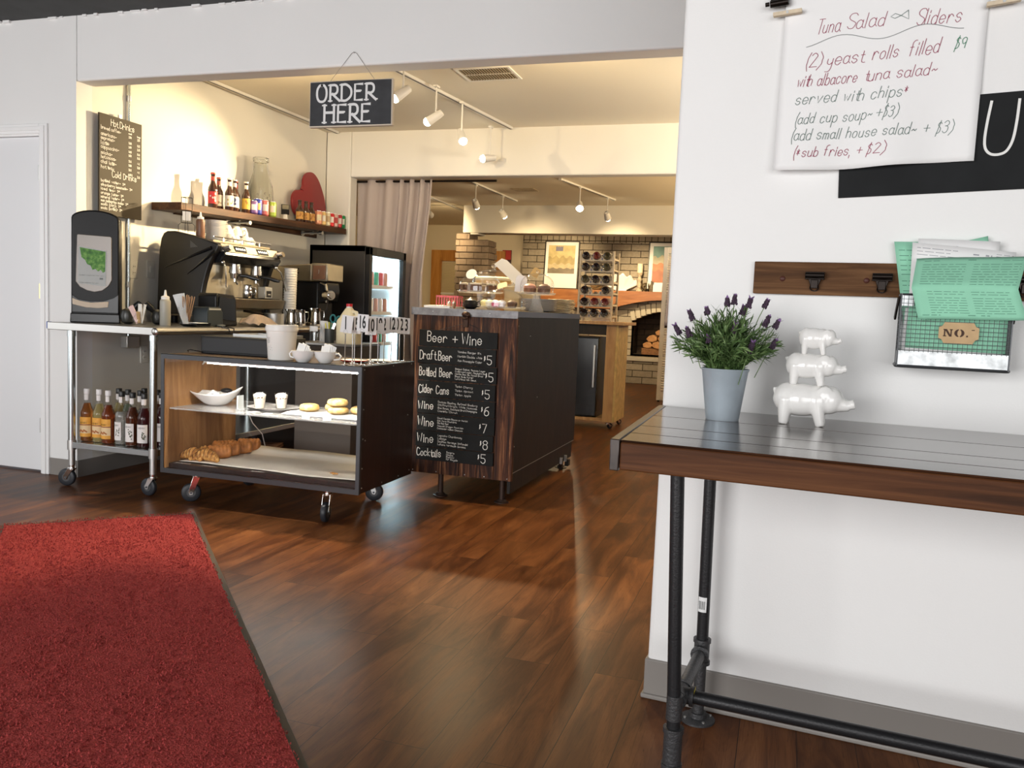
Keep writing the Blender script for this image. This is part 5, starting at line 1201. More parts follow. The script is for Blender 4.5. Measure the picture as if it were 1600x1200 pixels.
b4 = MB().prism([(-3.42, 1.285), (-3.345, 1.285), (-3.335, 1.22), (-3.35, 1.14), (-3.42, 1.12)], 5.72, 5.90, B_).build('doser', M['blackgloss'], BR, bevel=.006)
MB().tube([B_(-3.40, 5.715, 1.28), B_(-3.352, 5.712, 1.265), B_(-3.34, 5.712, 1.20), B_(-3.345, 5.712, 1.13)], [.008, .012, .012, .008], 10).build('chute', M['machsteel'], BR)
MB().cyl(B_(-3.335, 5.70, 1.185), B_(-3.275, 5.66, 1.185), .040, .036, 20).cyl(B_(-3.28, 5.664, 1.185), B_(-3.262, 5.652, 1.185), .027, .022, 20).build('dose_knob', M['chrome'], BR)
MB().tube([B_(-3.33, 5.71, 1.15), B_(-3.325, 5.70, 1.11), B_(-3.335, 5.70, 1.06), B_(-3.33, 5.70, 1.0)], .006, 8).build('lever', M['bronze'], BR)
# ---------------------------------------------------------------- along the front of the work table
ZC = .9535
def onct(name, label, cat, x, y, rz=0.0, group=None): return thing(name, label, cat, (x, y, ZC), rz, group)
s2 = onct('squeeze_bottle', 'clear white squeeze bottle left of the stir stick jar', 'bottle', -3.42, 4.045)
squeeze(s2, mat('frosted_plastic', (0.46, 0.44, 0.38), .35, trans=.2), M['plastic'], .172, .030)
SJ = onct('stir_stick_jar', 'clear jar of paper straws and wooden stir sticks', 'jar', -3.45, 4.255)
MB().lathe([(.036, 0), (.040, .004), (.044, .11), (.0425, .11), (.038, .006), (.001, .004)], n=24, cap=False).build('jar', M['thinglass'], SJ)
rr = random.Random(8)
for k in range(9):
    a = -.42+.03*k; x = -.028+.004*k
    MB().box(-.0035, .0035, -.0012, .0012, 0, .19, Matrix.Rotation(a, 3, 'Y'), (0, 0, 0)).build('paper_straw', M['paper'], SJ, smooth=False).location = (x*.6+.02, -.018+.002*k, .008)
for k in range(12):
    a = rr.uniform(-.14, .34)
    MB().box(-.003, .003, -.0009, .0009, 0, rr.uniform(.165, .182), Matrix.Rotation(a, 3, 'Y') @ Matrix.Rotation(rr.uniform(-.08, .08), 3, 'X'), (0, 0, 0)).build('stir_stick', mat('birch_stick', (0.55, 0.34, 0.19), .7), SJ, smooth=False).location = (rr.uniform(-.008, .012), rr.uniform(-.01, .022), .006)
PJ = onct('packet_jar', 'round glass jar of sugar packets on the near end of the work table', 'jar', -3.52, 3.955)
MB().lathe([(.020, 0), (.030, .004), (.039, .022), (.039, .036), (.030, .054), (.024, .062), (.026, .068), (.0245, .068), (.0225, .061), (.036, .036), (.036, .022), (.001, .005)], n=28, cap=False).build('bowl', M['thinglass'], PJ)
for k, (x, y, a, b, c) in enumerate(((-.022, 0, -.55, 0, 'p'), (-.010, .006, -.42, .1, 'p'), (.0, -.004, .02, 0, 'w'), (.006, .006, .06, .1, 'w'), (.014, .002, .15, -.1, 'w'), (.004, -.008, .0, .15, 'b'))):
    m = mat('packet_%s' % c, {'p': (0.75, 0.52, 0.48), 'w': (0.80, 0.77, 0.70), 'b': (0.50, 0.30, 0.12)}[c], .6)
    MB().box(-.010, .010, -.002, .002, .008, .118 if c != 'b' else .075, Matrix.Rotation(a, 3, 'Y') @ Matrix.Rotation(b, 3, 'X'), (0, 0, 0)).build('sugar_packet', m, PJ, bevel=.0015).location = (x*.5, y, .004)
for k, (x, y, hx_, t) in enumerate(((-3.70, 4.06, -.03, 'round black scoop leaning on the wall, left behind the packet jar'), (-3.60, 4.20, .02, 'round black scoop with stub handle, right behind the packet jar'))):
    KK = onct('coffee_scoop', t, 'scoop', x, y, .6)
    MB().lathe([(.018, 0), (.036, .012), (.045, .045), (.036, .078), (.015, .090), (.001, .092)], n=24).build('bowl', mat('dark_olive_plastic', (0.028, 0.028, 0.024), .3), KK)
    s = 1 if k == 0 else -1
    MB().tube([(s*.022, -.01, .075), (s*.045, -.015, .10), (s*.07, -.018, .128)], [.014, .022, .017], 12).build('handle', M['black'], KK)
TR = onct('card_tray', 'small black tray with folded edges in front of the stir stick jar', 'tray', -3.335, 4.20, pi/2)
MB().prism([(-.075, .012), (-.045, 0), (.075, 0), (.085, .022), (.082, .022), (.070, .004), (-.045, .004), (-.075, .015)], -.05, .05).build('tray', M['black'], TR, bevel=.001); MB().box(-.02, .06, -.045, .045, .020, .0225).build('receipt', M['paper'], TR, smooth=False)
PS = onct('receipt_printer', 'dark blue black receipt printer on the work table edge', 'printer', -3.37, 4.36, pi/2)
MB().prism([(-.075, 0), (.075, 0), (.075, .085), (.045, .118), (-.06, .118), (-.075, .09)], -.055, .055).build('body', mat('printer_slate', (0.020, 0.028, 0.033), .4), PS, bevel=.006)
MB().box(-.06, .05, -.057, -.05, .100, .110).build('paper_slot', M['steelsoft'], PS, smooth=False); MB().lathe([(.022, 0), (.026, .006), (.020, .012), (.001, .013)], (.03, -.075, 0), 16, sx=1.3).build('scanner', mat('printer_grey', (0.10, 0.12, 0.13), .3), PS)
TM = onct('pos_terminal', 'black point of sale terminal with a sloping screen on the work table', 'terminal', -3.40, 4.525, pi/2)
MB().prism([(-.10, 0), (.115, 0), (.105, .165), (.085, .195), (-.085, .205), (-.10, .19)], -.04, .10).build('body', M['black'], TM, bevel=.010, seg=3)
MB().prism([(-.085, .045), (.09, .03), (.08, .175), (-.075, .185)], -.046, -.041).build('screen', M['blackgloss'], TM, bevel=.002)
def cord(mb, P, r=.0035): return mb.tube(P, r, 6)
CB_ = thing('power_cord', 'black power cord looped over the work table edge', 'cord', (-3.215, 4.36, .75), 0)
cord(MB(), [(-.06, -.03, .206), (.012, -.02, .195), (.020, .0, .14), (.016, .03, .09), (.02, .08, .05), (.03, .10, .03)]).tube([(-.05, .03, .206), (.013, .03, .195), (.018, .0, .13), (.016, -.03, .08), (.02, -.08, .04)], .0035, 6).build('cord', M['black'], CB_)
TW = onct('towel', 'crumpled tan towel with a red print on the work table edge', 'towel', -3.33, 4.83, pi/2)
def twf(i, j):
    x = -.13+.26*i; y = -.075+.14*j
    z = .018+.05*max(0, math.sin(pi*i*.95+.1))*(0.45+.55*math.sin(pi*j))+.012*math.sin(9*i+4*j)*math.sin(7*j+2)+.016*math.exp(-((i-.2)/.12)**2)
    y2 = y+.012*math.sin(7*i)
    if j < .18: y2 -= .012; z = z*.5-.02*(1-j/.18)*(.4+.6*i)
    return (x, y2, max(z, .004) if j > .18 else z+.006)
MB().grid(34, 20, twf).build('cloth', mat('towel_tan', (0.60, 0.47, 0.37), .95, bump=.5, bscale=260, var=.1, vscale=20), TW, solid=.004, angle=180)
MB().grid(10, 5, lambda i, j: tuple(Vector(twf(.42+.3*i, .40+.18*j))+Vector((0, -.003, .0045)))).build('print', mat('towel_red', (0.42, 0.10, 0.07), .9), TW, angle=180)
PT = onct('saucepan', 'small steel saucepan behind the towel', 'pan', -3.38, 5.08)
MB().lathe([(.062, 0), (.068, .004), (.068, .083), (.071, .085), (.066, .085), (.064, .006), (.001, .004)], n=28, cap=False).build('pan', M['steelsoft'], PT)
MB().tube([(-.05, -.04, .075), (-.11, -.10, .088), (-.15, -.14, .095)], .008, 8).build('handle', M['bronze'], PT)
def pitcher(x, y, h, r, label, a=0.0):
    R = onct('milk_pitcher', label, 'pitcher', x, y, a, 'steel milk pitchers')
    MB().lathe([(r*.96, 0), (r, .003), (r*.98, h*.3), (r*.86, h*.72), (r*.88, h*.96), (r*.94, h), (r*.88, h), (r*.82, h*.72), (r*.93, h*.3), (.001, .004)], n=28, cap=False).build('body', M['chrome'], R)
    MB().tube([(r*.86, 0, h*.85), (r*1.5, 0, h*.88), (r*1.62, 0, h*.6), (r*1.35, 0, h*.25), (r*.95, 0, h*.2)], .0035, 8).build('handle', M['chrome'], R)
    MB().grid(7, 3, lambda i, j: (-(r*.90+.018*j*math.sin(pi*i)), (i-.5)*r*.9*(1-.4*j), h*.80+h*.20*j)).build('spout', M['chrome'], R)
pitcher(-3.34, 5.235, .118, .038, 'steel milk pitcher, left of the three at the table end', .8)
pitcher(-3.37, 5.405, .115, .034, 'steel milk pitcher, middle and rearmost of the three', .5)
pitcher(-3.34, 5.560, .130, .040, 'largest steel milk pitcher, nearest the fridge', .9)
gcp = 'stacked paper cups by the pitchers'
PCm = mat('paper_cup_white', (0.80, 0.77, 0.71), .6)
pc0 = thing('paper_cup', 'lowest paper cup of the white stack behind the milk pitchers', 'cup', (-3.46, 5.395, ZC), 0, gcp)
MB().lathe([(.036, 0), (.0365, .002), (.045, .098), (.0475, .100), (.0475, .103), (.044, .103), (.035, .004), (.001, .003)], n=24, cap=False).build('cup', PCm, pc0)
nm_ = ['second', 'third', 'fourth', 'fifth', 'sixth', 'seventh', 'eighth', 'ninth', 'tenth', 'eleventh', 'twelfth', 'thirteenth', 'fourteenth', 'fifteenth', 'sixteenth', 'seventeenth', 'eighteenth']
for k in range(17): dup(pc0, (-3.46+.0003*k, 5.395, ZC+.0182*(k+1)), .3*k, ('topmost paper cup of the white stack' if k == 16 else '%s paper cup from the bottom of the white stack' % nm_[k]))
# ================================================================ glass door drinks fridge
FR = thing('drinks_fridge', 'tall black glass door drinks fridge with lit shelves', 'fridge', (-3.50, 6.50, 0))
fx0, fx1, fy0, fy1, fh = -.27, .27, -.34, .34, 1.60
fb_ = MB().box(fx0, fx1-.03, fy0, fy0+.03, .04, fh).box(fx0, fx1-.03, fy1-.03, fy1, .04, fh).box(fx0, fx0+.03, fy0, fy1, .04, fh).box(fx0, fx1-.03, fy0, fy1, fh-.05, fh).box(fx0, fx1-.03, fy0, fy1, .04, .24)
fb_.build('body', mat('fridge_black', (0.012, 0.011, 0.012), .38), FR, bevel=.004)
fi = MB().box(fx0+.031, fx0+.034, fy0+.031, fy1-.031, .241, fh-.051).box(fx0+.034, fx1-.04, fy1-.034, fy1-.031, .241, fh-.051).box(fx0+.034, fx1-.04, fy0+.031, fy0+.034, .241, fh-.051)
fi.build('liner', mat('fridge_liner', (0.80, 0.82, 0.83), .4), FR, smooth=False)
df = MB()
for y0, y1, z0, z1 in ((fy0, fy0+.05, .08, fh-.01), (fy1-.05, fy1, .08, fh-.01), (fy0, fy1, fh-.075, fh-.01), (fy0, fy1, .08, .16)): df.box(fx1-.028, fx1+.012, y0, y1, z0, z1)
dro = df.build('door', M['black'], FR, bevel=.003)
MB().add([(fx1-.009, y, z) for y, z in ((fy0+.05, .16), (fy1-.05, .16), (fy1-.05, fh-.075), (fy0+.05, fh-.075))], [(0, 1, 2, 3)]).build('door_glass', M['pane'], dro, smooth=False)
MB().box(fx1+.012, fx1+.03, fy0+.010, fy0+.03, .55, .95).build('handle', M['black'], dro, bevel=.004)
vt = MB()
for k in range(7): vt.box(fx1+.0115, fx1+.0135, fy0+.12, fy1-.06, fh-.068+.008*k, fh-.065+.008*k)
vt.build('grille', M['angle'], dro, smooth=False)
M['fridgelamp'] = mat('fridge_lamp', (.8, .9, .95), .5, emit=(0.62, 0.90, 1.0), estr=55)
MB().box(fx1-.055, fx1-.045, fy1-.058, fy1-.036, .26, fh-.08).build('lamp', M['fridgelamp'], FR, smooth=False)
MB().box(fx0+.10, fx1-.06, fy0+.06, fy1-.06, fh-.056, fh-.052).build('ceiling_lamp', mat('fridge_lamp_soft', (.8, .9, .95), .5, emit=(0.75, 0.93, 1.0), estr=6), FR, smooth=False)
shz_ = (.50, .80, 1.06, 1.28)
for z in shz_:
    sf = MB(); sf.box(fx0+.05, fx1-.06, fy0+.04, fy1-.04, z-.012, z-.009)
    for k in range(12): sf.box(fx0+.05, fx1-.055, fy0+.045+.052*k, fy0+.049+.052*k, z-.012, z-.004)
    sf.box(fx1-.066, fx1-.056, fy0+.04, fy1-.06, z-.014, z+.014)
    sf.build('shelf', M['plastic'], FR, smooth=False)
cols = [(0.03, 0.32, 0.12), (0.50, 0.05, 0.05), (0.75, 0.72, 0.70), (0.05, 0.35, 0.22), (0.30, 0.32, 0.33), (0.55, 0.30, 0.25)]
cn = ['green', 'red', 'white', 'emerald', 'grey', 'pinkish']
for si, z in enumerate(shz_):
    sname = ('lowest', 'second lowest', 'second highest', 'highest')[si]
    for k in range(6):
        y = 6.23+.085*k; c = (k*(si+1)+si) % 6
        cN = thing('drink_can', '%s drink can, %s from the near side on the %s fridge shelf' % (cn[c], ('first', 'second', 'third', 'fourth', 'fifth', 'sixth')[k], sname), 'can', (-3.335, y, z+.0005-.004), 0, 'drinks in the lit fridge')
        MB().lathe([(.024, 0), (.031, .009), (.031, .115), (.026, .125)], n=16).build('body', mat('fridge_can', cols[c], .3, .2), cN)
        MB().lathe([(.026, .125), (.0265, .128), (.023, .125), (.001, .124)], n=16, cap=False).build('lid', M['canmetal'], cN)
# ================================================================ curtain in the opening behind the fridge
CU = thing('curtain', 'long mauve grey curtain hanging in the opening behind the fridge', 'curtain', (-3.42, 7.03, 0))
def cuf(i, j):
    g = 1-.10*math.exp(-((j-.58)/.25)**2)*(1 if i > .5 else .3)
    x = -.40+.76*i**.9*(1 if i < .5 else g+(1-g)*.0); z = .02+2.24*j
    w = .012+.018*j if i < .55 else .034
    y = w*math.sin(i*(30 if i < .55 else 44)+1.2*math.sin(3*j+2*i))+.012*math.sin(13*j+i*6)*(1-j)
    return (x, y, z)
MB().grid(120, 24, cuf).build('cloth', mat('curtain_mauve', (0.45, 0.385, 0.36), .9, bump=.2, bscale=300), CU, solid=.003, angle=180)
MB().cyl((-.41, .0, 2.245), (.95, 0, 2.245), .010, n=10).build('rod', M['bronze'], CU)
# ================================================================ ceiling track lighting of the alcove
M['bulb'] = mat('lamp_face', (1, .9, .7), .5, emit=(1.0, 0.86, 0.62), estr=45)
M['lampwhite'] = mat('lamp_white', (0.78, 0.76, 0.72), .4); M['trackdark'] = mat('track_slot_dark', (0.06, 0.045, 0.03), .5)
def track(x0, y0, x1, y1, z, label):
    R = thing('ceiling_track', label, 'track', ((x0+x1)/2, (y0+y1)/2, z))
    d = Vector((x1-x0, y1-y0, 0)); l = d.length; R.rotation_euler = (0, 0, atan2(d.y, d.x))
    MB().box(-l/2, l/2, -.018, .018, -.020, -.0005).build('rail', M['lampwhite'], R, bevel=.002)
    MB().box(-l/2+.004, l/2-.004, -.007, .007, -.0205, -.0195).build('slot', M['trackdark'], R, smooth=False)
    MB().box(-l/2-.03, -l/2, -.02, .02, -.024, -.0005).build('feed', M['lampwhite'], R, bevel=.002)
    return R
def spotlamp(p, target, label, ztrack, lit=True, group=None, r=.032):
    """adjustable head below the track: adapter, stem, swivel and a tapered shade with a glowing face"""
    R = thing('track_lamp', label, 'lamp', (p[0], p[1], ztrack), 0, group)
    d = (Vector(target)-Vector(p)).normalized(); c = Vector((0, 0, p[2]-ztrack))
    MB().box(-.014, .014, -.03, .03, -.016, -.001).build('adapter', M['lampwhite'], R, bevel=.002)
    MB().cyl((0, 0, -.016), c+Vector((0, 0, .018)), .006, n=10).ell(c+Vector((0, 0, .012)), .013, .013, .013, 12, 8).build('stem', M['lampwhite'], R)
    q = d.to_track_quat('Z', 'Y').to_matrix()
    MB().lathe([(.018, -.055), (r*.75, -.050), (r*.86, -.01), (r, .065), (r*.93, .065), (r*.7, .02), (.001, .015)], c, 20, q, cap=False).build('shade', M['lampwhite'], R)
    MB().lathe([(r*.92, .050), (r*.95, .064), (r*.80, .080), (r*.42, .091), (.0005, .094)], c, 20, q, cap=False).build('bulb', M['bulb'] if lit else M['plastic'], R)
    return R
track(-2.62, 4.22, -2.30, 6.86, ZA, 'white ceiling track with four glowing lamps in the alcove')
track(-3.98, 4.5, -3.93, 6.84, ZA, 'long ceiling track along the top of the alcove side wall')
for (p, t, e, a), nm in zip(LAMPS, ('second', 'third', 'fourth', 'last', 'first')):
    spotlamp(p, t, 'glowing track lamp, %s from the front on the alcove ceiling' % nm, ZA-.02, group='track lamps in the alcove')
track(-3.3, 4.30, -2.75, 4.30, ZA, 'added short track for the unseen fill lamp behind the header, left'); track(-1.5, 4.30, -0.95, 4.30, ZA, 'added short track for the unseen fill lamp behind the header, right')  # both short tracks are added only to carry the unseen fill lamps
for (p, t, e, a), nm in zip(FILLLAMPS, ('left', 'right')):
    spotlamp(p, t, 'added fill lamp hidden behind the header to brighten the back wall, %s' % nm, ZA-.02, group='added fill lamps behind the header')
def vent(x, y, z, sx, sy, label, n=9, m=None):
    R = thing('ceiling_vent', label, 'vent', (x, y, z)); m = m or M['lampwhite']
    f = MB()
    for a in ((-sx/2-.02, sx/2+.02, -sy/2-.02, -sy/2), (-sx/2-.02, sx/2+.02, sy/2, sy/2+.02), (-sx/2-.02, -sx/2, -sy/2, sy/2), (sx/2, sx/2+.02, -sy/2, sy/2), (-sx/2, sx/2, -.006, .006)): f.box(*a, -.008, -.0005)
    f.build('frame', m, R, bevel=.001)
    MB().box(-sx/2, sx/2, -sy/2, sy/2, -.0018, -.0008).build('duct', M['trackdark'], R, smooth=False)
    s = MB()
    for k in range(n*2):
        x_ = -sx/2+sx*(k+.5)/(n*2); s.box(x_-.0012, x_+.0012, -sy/2, sy/2, -.009, -.002)
    s.build('slats', m if m is not M['lampwhite'] else mat('vent_slat', (0.30, 0.24, 0.16), .5), R, smooth=False)
vent(-1.955, 5.315, ZA, .335, .255, 'slatted ceiling vent beside the alcove lamp track')
# ================================================================ pastry display case on casters
M['casewood'] = wood('case_dark_wood', [(0.25, (0.010, 0.004, 0.003)), (0.5, (0.022, 0.009, 0.006)), (0.75, (0.048, 0.019, 0.011))], 'Z', 9, 1.4, rough=0.38, bump=0.1)
M['caseinner'] = wood('case_inner_wood', [(0.25, (0.14, 0.06, 0.022)), (0.5, (0.29, 0.145, 0.055)), (0.75, (0.46, 0.26, 0.11))], 'Z', 7, 1.5, rough=0.35, bump=0.08)
DC = thing('display_case', 'dark wooden glass fronted pastry display case on casters', 'display case', (-2.5875, 4.06, 0))
def D_(x, y, z): return (x+2.5875, y-4.06, z)
def dbox(mb, x0, x1, y0, y1, z0, z1): a, b = D_(x0, y0, z0), D_(x1, y1, z1); return mb.box(a[0], b[0], a[1], b[1], a[2], b[2])
CX0, CX1, CY0, CY1, CZ0, CZ1 = -3.19, -1.985, 3.745, 4.375, .172, .815
dbox(m_ := MB(), CX1-.022, CX1, CY0+.003, CY1, CZ0, CZ1-.002); m_.build('side_panel', M['casewood'], DC, bevel=.002)
dbox(m_ := MB(), CX0, CX0+.020, CY0+.003, CY1, CZ0, CZ1-.002); m_.build('side_panel', M['caseinner'], DC, bevel=.002)['label'] = 'warm brown left side panel'
dbox(m_ := MB(), CX0+.001, CX1-.001, CY0+.003, CY1-.001, CZ1-.022, CZ1); m_.build('top_panel', mat('case_top', (0.10, 0.07, 0.05), .3, coat=.3), DC, bevel=.001)
dbox(m_ := MB(), CX0+.02, CX1-.022, CY0+.02, CY1-.001, CZ0, CZ0+.022); m_.build('bottom_panel', M['casewood'], DC, bevel=.001)
pb = MB(); dbox(pb, CX0+.021, CX1-.023, CY0+.05, CY1-.02, .2065, .216); pb.build('floor_board', mat('case_floor_dark', (0.03, 0.018, 0.013), .3), DC, bevel=.001)
lp_ = MB(); dbox(lp_, CX0+.021, CX1-.023, CY0+.040, CY0+.05, CZ0+.022, .216); lp_.build('front_board', M['casewood'], DC, bevel=.001)
ag = MB(); e = .024
for a in ((CX0-.001, CX1+.001, CY0-.002, CY0+.003, CZ1-e, CZ1+.002), (CX0-.001, CX1+.001, CY0-.002, CY0+.003, CZ0-.002, CZ0+e), (CX0-.001, CX0+e*.8, CY0-.002, CY0+.003, CZ0+e, CZ1-e), (CX1-e*.8, CX1+.001, CY0-.002, CY0+.003, CZ0+e, CZ1-e),
          (CX0-.001, CX1+.001, CY0-.002, CY0+.03, CZ1, CZ1+.002), (CX1-.02, CX1+.001, CY0, CY1, CZ1, CZ1+.002), (CX1, CX1+.002, CY0, CY0+.018, CZ0, CZ1)): dbox(ag, *a)
ag.build('steel_frame', M['angle'], DC, smooth=False)
sc_ = MB()
for (y, z) in ((3.775, .80), (3.775, .60), (3.775, .45), (3.775, .30), (3.775, .20), (3.80, .44), (4.1, .805), (4.33, .805), (4.30, .52), (4.2, .19), (4.34, .20), (4.0, .19)): sc_.lathe([(.004, 0), (.003, .002), (.0005, .0025)], D_(CX1, y, z), 8, Matrix.Rotation(pi/2, 3, 'Y'))
sc_.build('screws', M['steelsoft'], DC)
MB().add([D_(x, CY0+.006, z) for x, z in ((CX0+.02, CZ0+.02), (CX1-.022, CZ0+.02), (CX1-.022, CZ1-.022), (CX0+.02, CZ1-.022))], [(0, 1, 2, 3)]).build('front_glass', M['pane'], DC, smooth=False)
shf = MB(); dbox(shf, CX0+.022, CX1-.024, 3.785, 4.30, .515, .522)
shf.build('glass_shelf', mat('shelf_glass_grey', (0.78, 0.80, 0.80), .06, alpha=.42), DC, smooth=False)
br_ = MB()
for x in (CX0+.028, CX1-.03):
    for y in (3.83, 4.25): br_.cyl(D_(x, y, .507), D_(x, y, .5148), .008, n=10)
br_.build('shelf_pins', M['steelsoft'], DC)
M['strip'] = mat('led_strip', (1, 1, 1), .5, emit=(1.0, 0.93, 0.82), estr=190)
ls = MB(); dbox(ls, -2.93, -2.02, 3.790, 3.802, .776, .782); ls.build('light_strip', M['strip'], DC, smooth=False)
lh = MB(); dbox(lh, -2.95, -2.01, 3.786, 3.806, .782, .7925); lh.build('light_housing', M['plastic'], DC, smooth=False)
MB().tube([D_(-2.95, 3.796, .786), D_(-2.99, 3.83, .770), D_(-3.03, 3.88, .760), D_(-3.04, 3.93, .775), D_(-3.02, 3.97, .79)], .0022, 6).build('light_cord', M['plastic'], DC)
for x, y, a in ((-3.045, 3.86, -2.5), (-2.20, 3.815, -1.35), (-2.225, 4.33, .3), (-3.05, 4.32, 1.4)):
    pm = MB(); dbox(pm, x-.06, x+.06, y-.045, y+.045, .165, .1715); pm.build('caster_plate', M['steelsoft'], DC, smooth=False)
    p = D_(x, y, 0); caster(DC, p[0]-.0, p[1], .165, .052, a, .03)
# ---------------------------------------------------------------- pastries and dishes in the case
M['crust'] = foliage_mat('croissant_crust', (0.30, 0.105, 0.022), (0.56, 0.26, 0.06), (0.74, 0.44, 0.15))
M['choc'] = mat('chocolate_line', (0.06, 0.025, 0.012), .4)
LINER = thing('parchment_sheet', 'white parchment sheet lining the floor of the display case', 'paper', (-2.60, 4.08, .2195))
def lin(i, j):
    x = -.545+1.11*i; y = -.245+.49*j
    z = .0015+.0015*math.sin(7*i+3*j)+(.035*((j-.86)/.14) if j > .86 else 0)+.0015*math.sin(15*i)
    return (x, y+.006*math.sin(6*i), z)
MB().grid(30, 14, lin).build('sheet', mat('parchment', (0.74, 0.70, 0.62), .7, var=.04, vscale=6), LINER, solid=.0006, angle=180)
def croissant(x, y, rz, L, label, drizzle=False, group='croissants in the display case'):
    R = thing('croissant', label, 'croissant', (x, y, .2235), rz, group); b = MB(); n = 9
    for k in range(n):
        t = (k-(n-1)/2)/((n-1)/2); r = .0365*(1-.62*abs(t)**1.6)*(L/.15)
        a = t*.62; px = L*.5*math.sin(a)/math.sin(.62); py = .030*(1-cos(a))/(1-cos(.62))*-1
        b.ell((px, py+.012, r*.92), .013*(L/.15)*1.1, r*1.12, r*.96, 14, 10, Matrix.Rotation(-a*.8+.15, 3, 'Z'))
    o = b.blob('dough', M['crust'], R, .0032, 2)
    if drizzle:
        for k in range(7):
            t = (k-3)/3.6; r = .0365*(1-.62*abs(t)**1.6)*(L/.15)
            px = L*.5*math.sin(t*.62)/math.sin(.62); py = -.030*(1-cos(t*.62))/(1-cos(.62))+.012
            P_ = [(px+.004*cos(q), py-r*1.14*cos(q), r*.94+r*.99*math.sin(q)) for q in [(-.2+.28*w) for w in range(9)]]
            MB().tube(P_, .0011, 5).build('chocolate_drizzle', M['choc'], R)
    return R
croissant(-3.105, 3.895, -.1, .15, 'croissant with chocolate lines at the front left of the case', True)
croissant(-3.015, 3.895, .15, .155, 'croissant with chocolate lines, right of the other striped one', True)
croissant(-3.10, 3.995, .4, .14, 'golden croissant just behind the striped croissants')
def pastry(x, y, rz, label):
    R = thing('chocolate_pastry', label, 'pastry', (x, y, .2225), rz, 'rolled pastries in the display case'); b = MB()
    for k in range(6): b.ell((-.05+.02*k, 0, .038), .020, .040, .038, 14, 10)
    for s in (-1, 1): b.ell((-.0, s*.030, .021), .062, .020, .021, 14, 10)
    b.blob('dough', mat('pastry_brown', (0.44, 0.17, 0.045), .45, var=.35, vscale=35), R, .004, 3); return R
for k, (x, y, a, t) in enumerate(((-3.015, 4.015, .75, 'rolled brown pastry right behind the striped croissants'), (-3.02, 4.105, .6, 'rolled brown pastry, second back in the row'), (-3.095, 4.165, .9, 'rolled brown pastry against the left panel'), (-3.01, 4.205, .6, 'rolled brown pastry near the back of the case'), (-3.02, 4.30, .5, 'rolled brown pastry, rearmost in the case'))): pastry(x, y, a, t)
CRM = thing('crumbs', 'few brown crumbs on the parchment in the display case', 'crumbs', (-2.235, 3.93, .2225)); CRM['kind'] = 'stuff'
cm_ = MB(); rr = random.Random(4)
for k in range(16): cm_.ell((rr.gauss(0, .016), rr.gauss(0, .014), .003), rr.uniform(.002, .008), rr.uniform(.002, .005), .0025, 6, 5)
o = cm_.build('crumb_pile', M['crust'], CRM); o['kind'] = 'stuff'
ZS = .5225
BW = thing('serving_bowl', 'white boat shaped bowl on the glass shelf of the case', 'bowl', (-3.045, 4.02, ZS), .15)
def bowlf(i, j):
    t = 2*pi*i; R0 = .045+.075*j**.8; ex = 1.0+.28*j
    z = .004+.075*j**1.25*(1+.45*max(0, cos(t-.2))**3*j-.15*math.sin(t)**2*j)
    return (R0*ex*cos(t), R0*.78*sin(t), z)
MB().grid(36, 10, bowlf, True).build('bowl', M['white'], BW, solid=.005, angle=180); MB().lathe([(.047, 0.002), (.046, .006), (.001, .007)], n=24, sy=.8).build('foot', M['white'], BW)
wp = MB()
for k in range(9): wp.ell((-.03+.012*(k % 4), -.02+.02*(k//4), .06+.006*(k % 3)), .016, .014, .012, 10, 8)
wp.build('wrapped_butter', M['paper'], BW)
SPN = thing('black_ladle', 'black spoon bowl leaning in the white boat bowl', 'spoon', (-2.985, 4.03, ZS+.072), .3)
MB().ell((0, 0, .014), .034, .026, .014, 14, 8).build('spoon', M['black'], SPN)
PL = thing('oval_plate', 'white plate under the parfait cups on the glass shelf', 'plate', (-2.66, 4.01, ZS), .1)
MB().lathe([(.05, 0), (.055, .003), (.115, .018), (.118, .020), (.112, .0195), (.05, .007), (.001, .006)], n=32, cap=False, sx=1.25).build('plate', M['white'], PL)
for k, (x, y, t) in enumerate(((-2.735, 3.985, 'parfait cup with granola on cream, left of the two'), (-2.635, 4.045, 'parfait cup with granola on cream, right of the two'))):
    PC_ = thing('parfait_cup', t, 'cup', (x, y, ZS+.0072), .3*k, 'parfait cups in the case')
    MB().lathe([(.026, 0), (.027, .002), (.037, .085), (.0385, .088), (.0365, .088), (.0255, .003), (.001, .003)], n=24, cap=False).build('cup', M['thinglass'], PC_)
    MB().lathe([(.0245, .004), (.0325, .060), (.001, .060)], n=20, cap=False).build('cream', mat('parfait_cream', (0.78, 0.70, 0.58), .6, var=.12, vscale=60), PC_)
    MB().lathe([(.0327, .0605), (.0350, .076), (.020, .086), (.001, .089)], n=20).build('topping', mat('whipped_white', (0.82, 0.78, 0.70), .7), PC_)
    gg_ = MB(); rr = random.Random(k)
    for q in range(20): a = rr.uniform(0, 2*pi); gg_.ell((.0315*cos(a), .0315*sin(a), .058+.007*rr.random()), .004, .004, .003, 6, 5)
    gg_.build('granola', mat('granola', (0.14, 0.07, 0.03), .8), PC_)
TRY = thing('serving_tray', 'white paper lined tray of bagels on the glass shelf', 'tray', (-2.27, 4.03, ZS), 0)
MB().box(-.235, .225, -.14, .14, .0, .010).build('tray', M['white'], TRY, bevel=.003); MB().grid(14, 6, lambda i, j: (-.255+.47*i, -.155+.27*j, .0115+.002*math.sin(9*i+5*j)**2-(.008*(1-j/.2) if j < .2 else 0)*.8)).build('liner', M['paper'], TRY, solid=.0005, angle=180)
M['bagel'] = foliage_mat('bagel_yellow', (0.62, 0.36, 0.09), (0.74, 0.52, 0.20), (0.80, 0.66, 0.36))
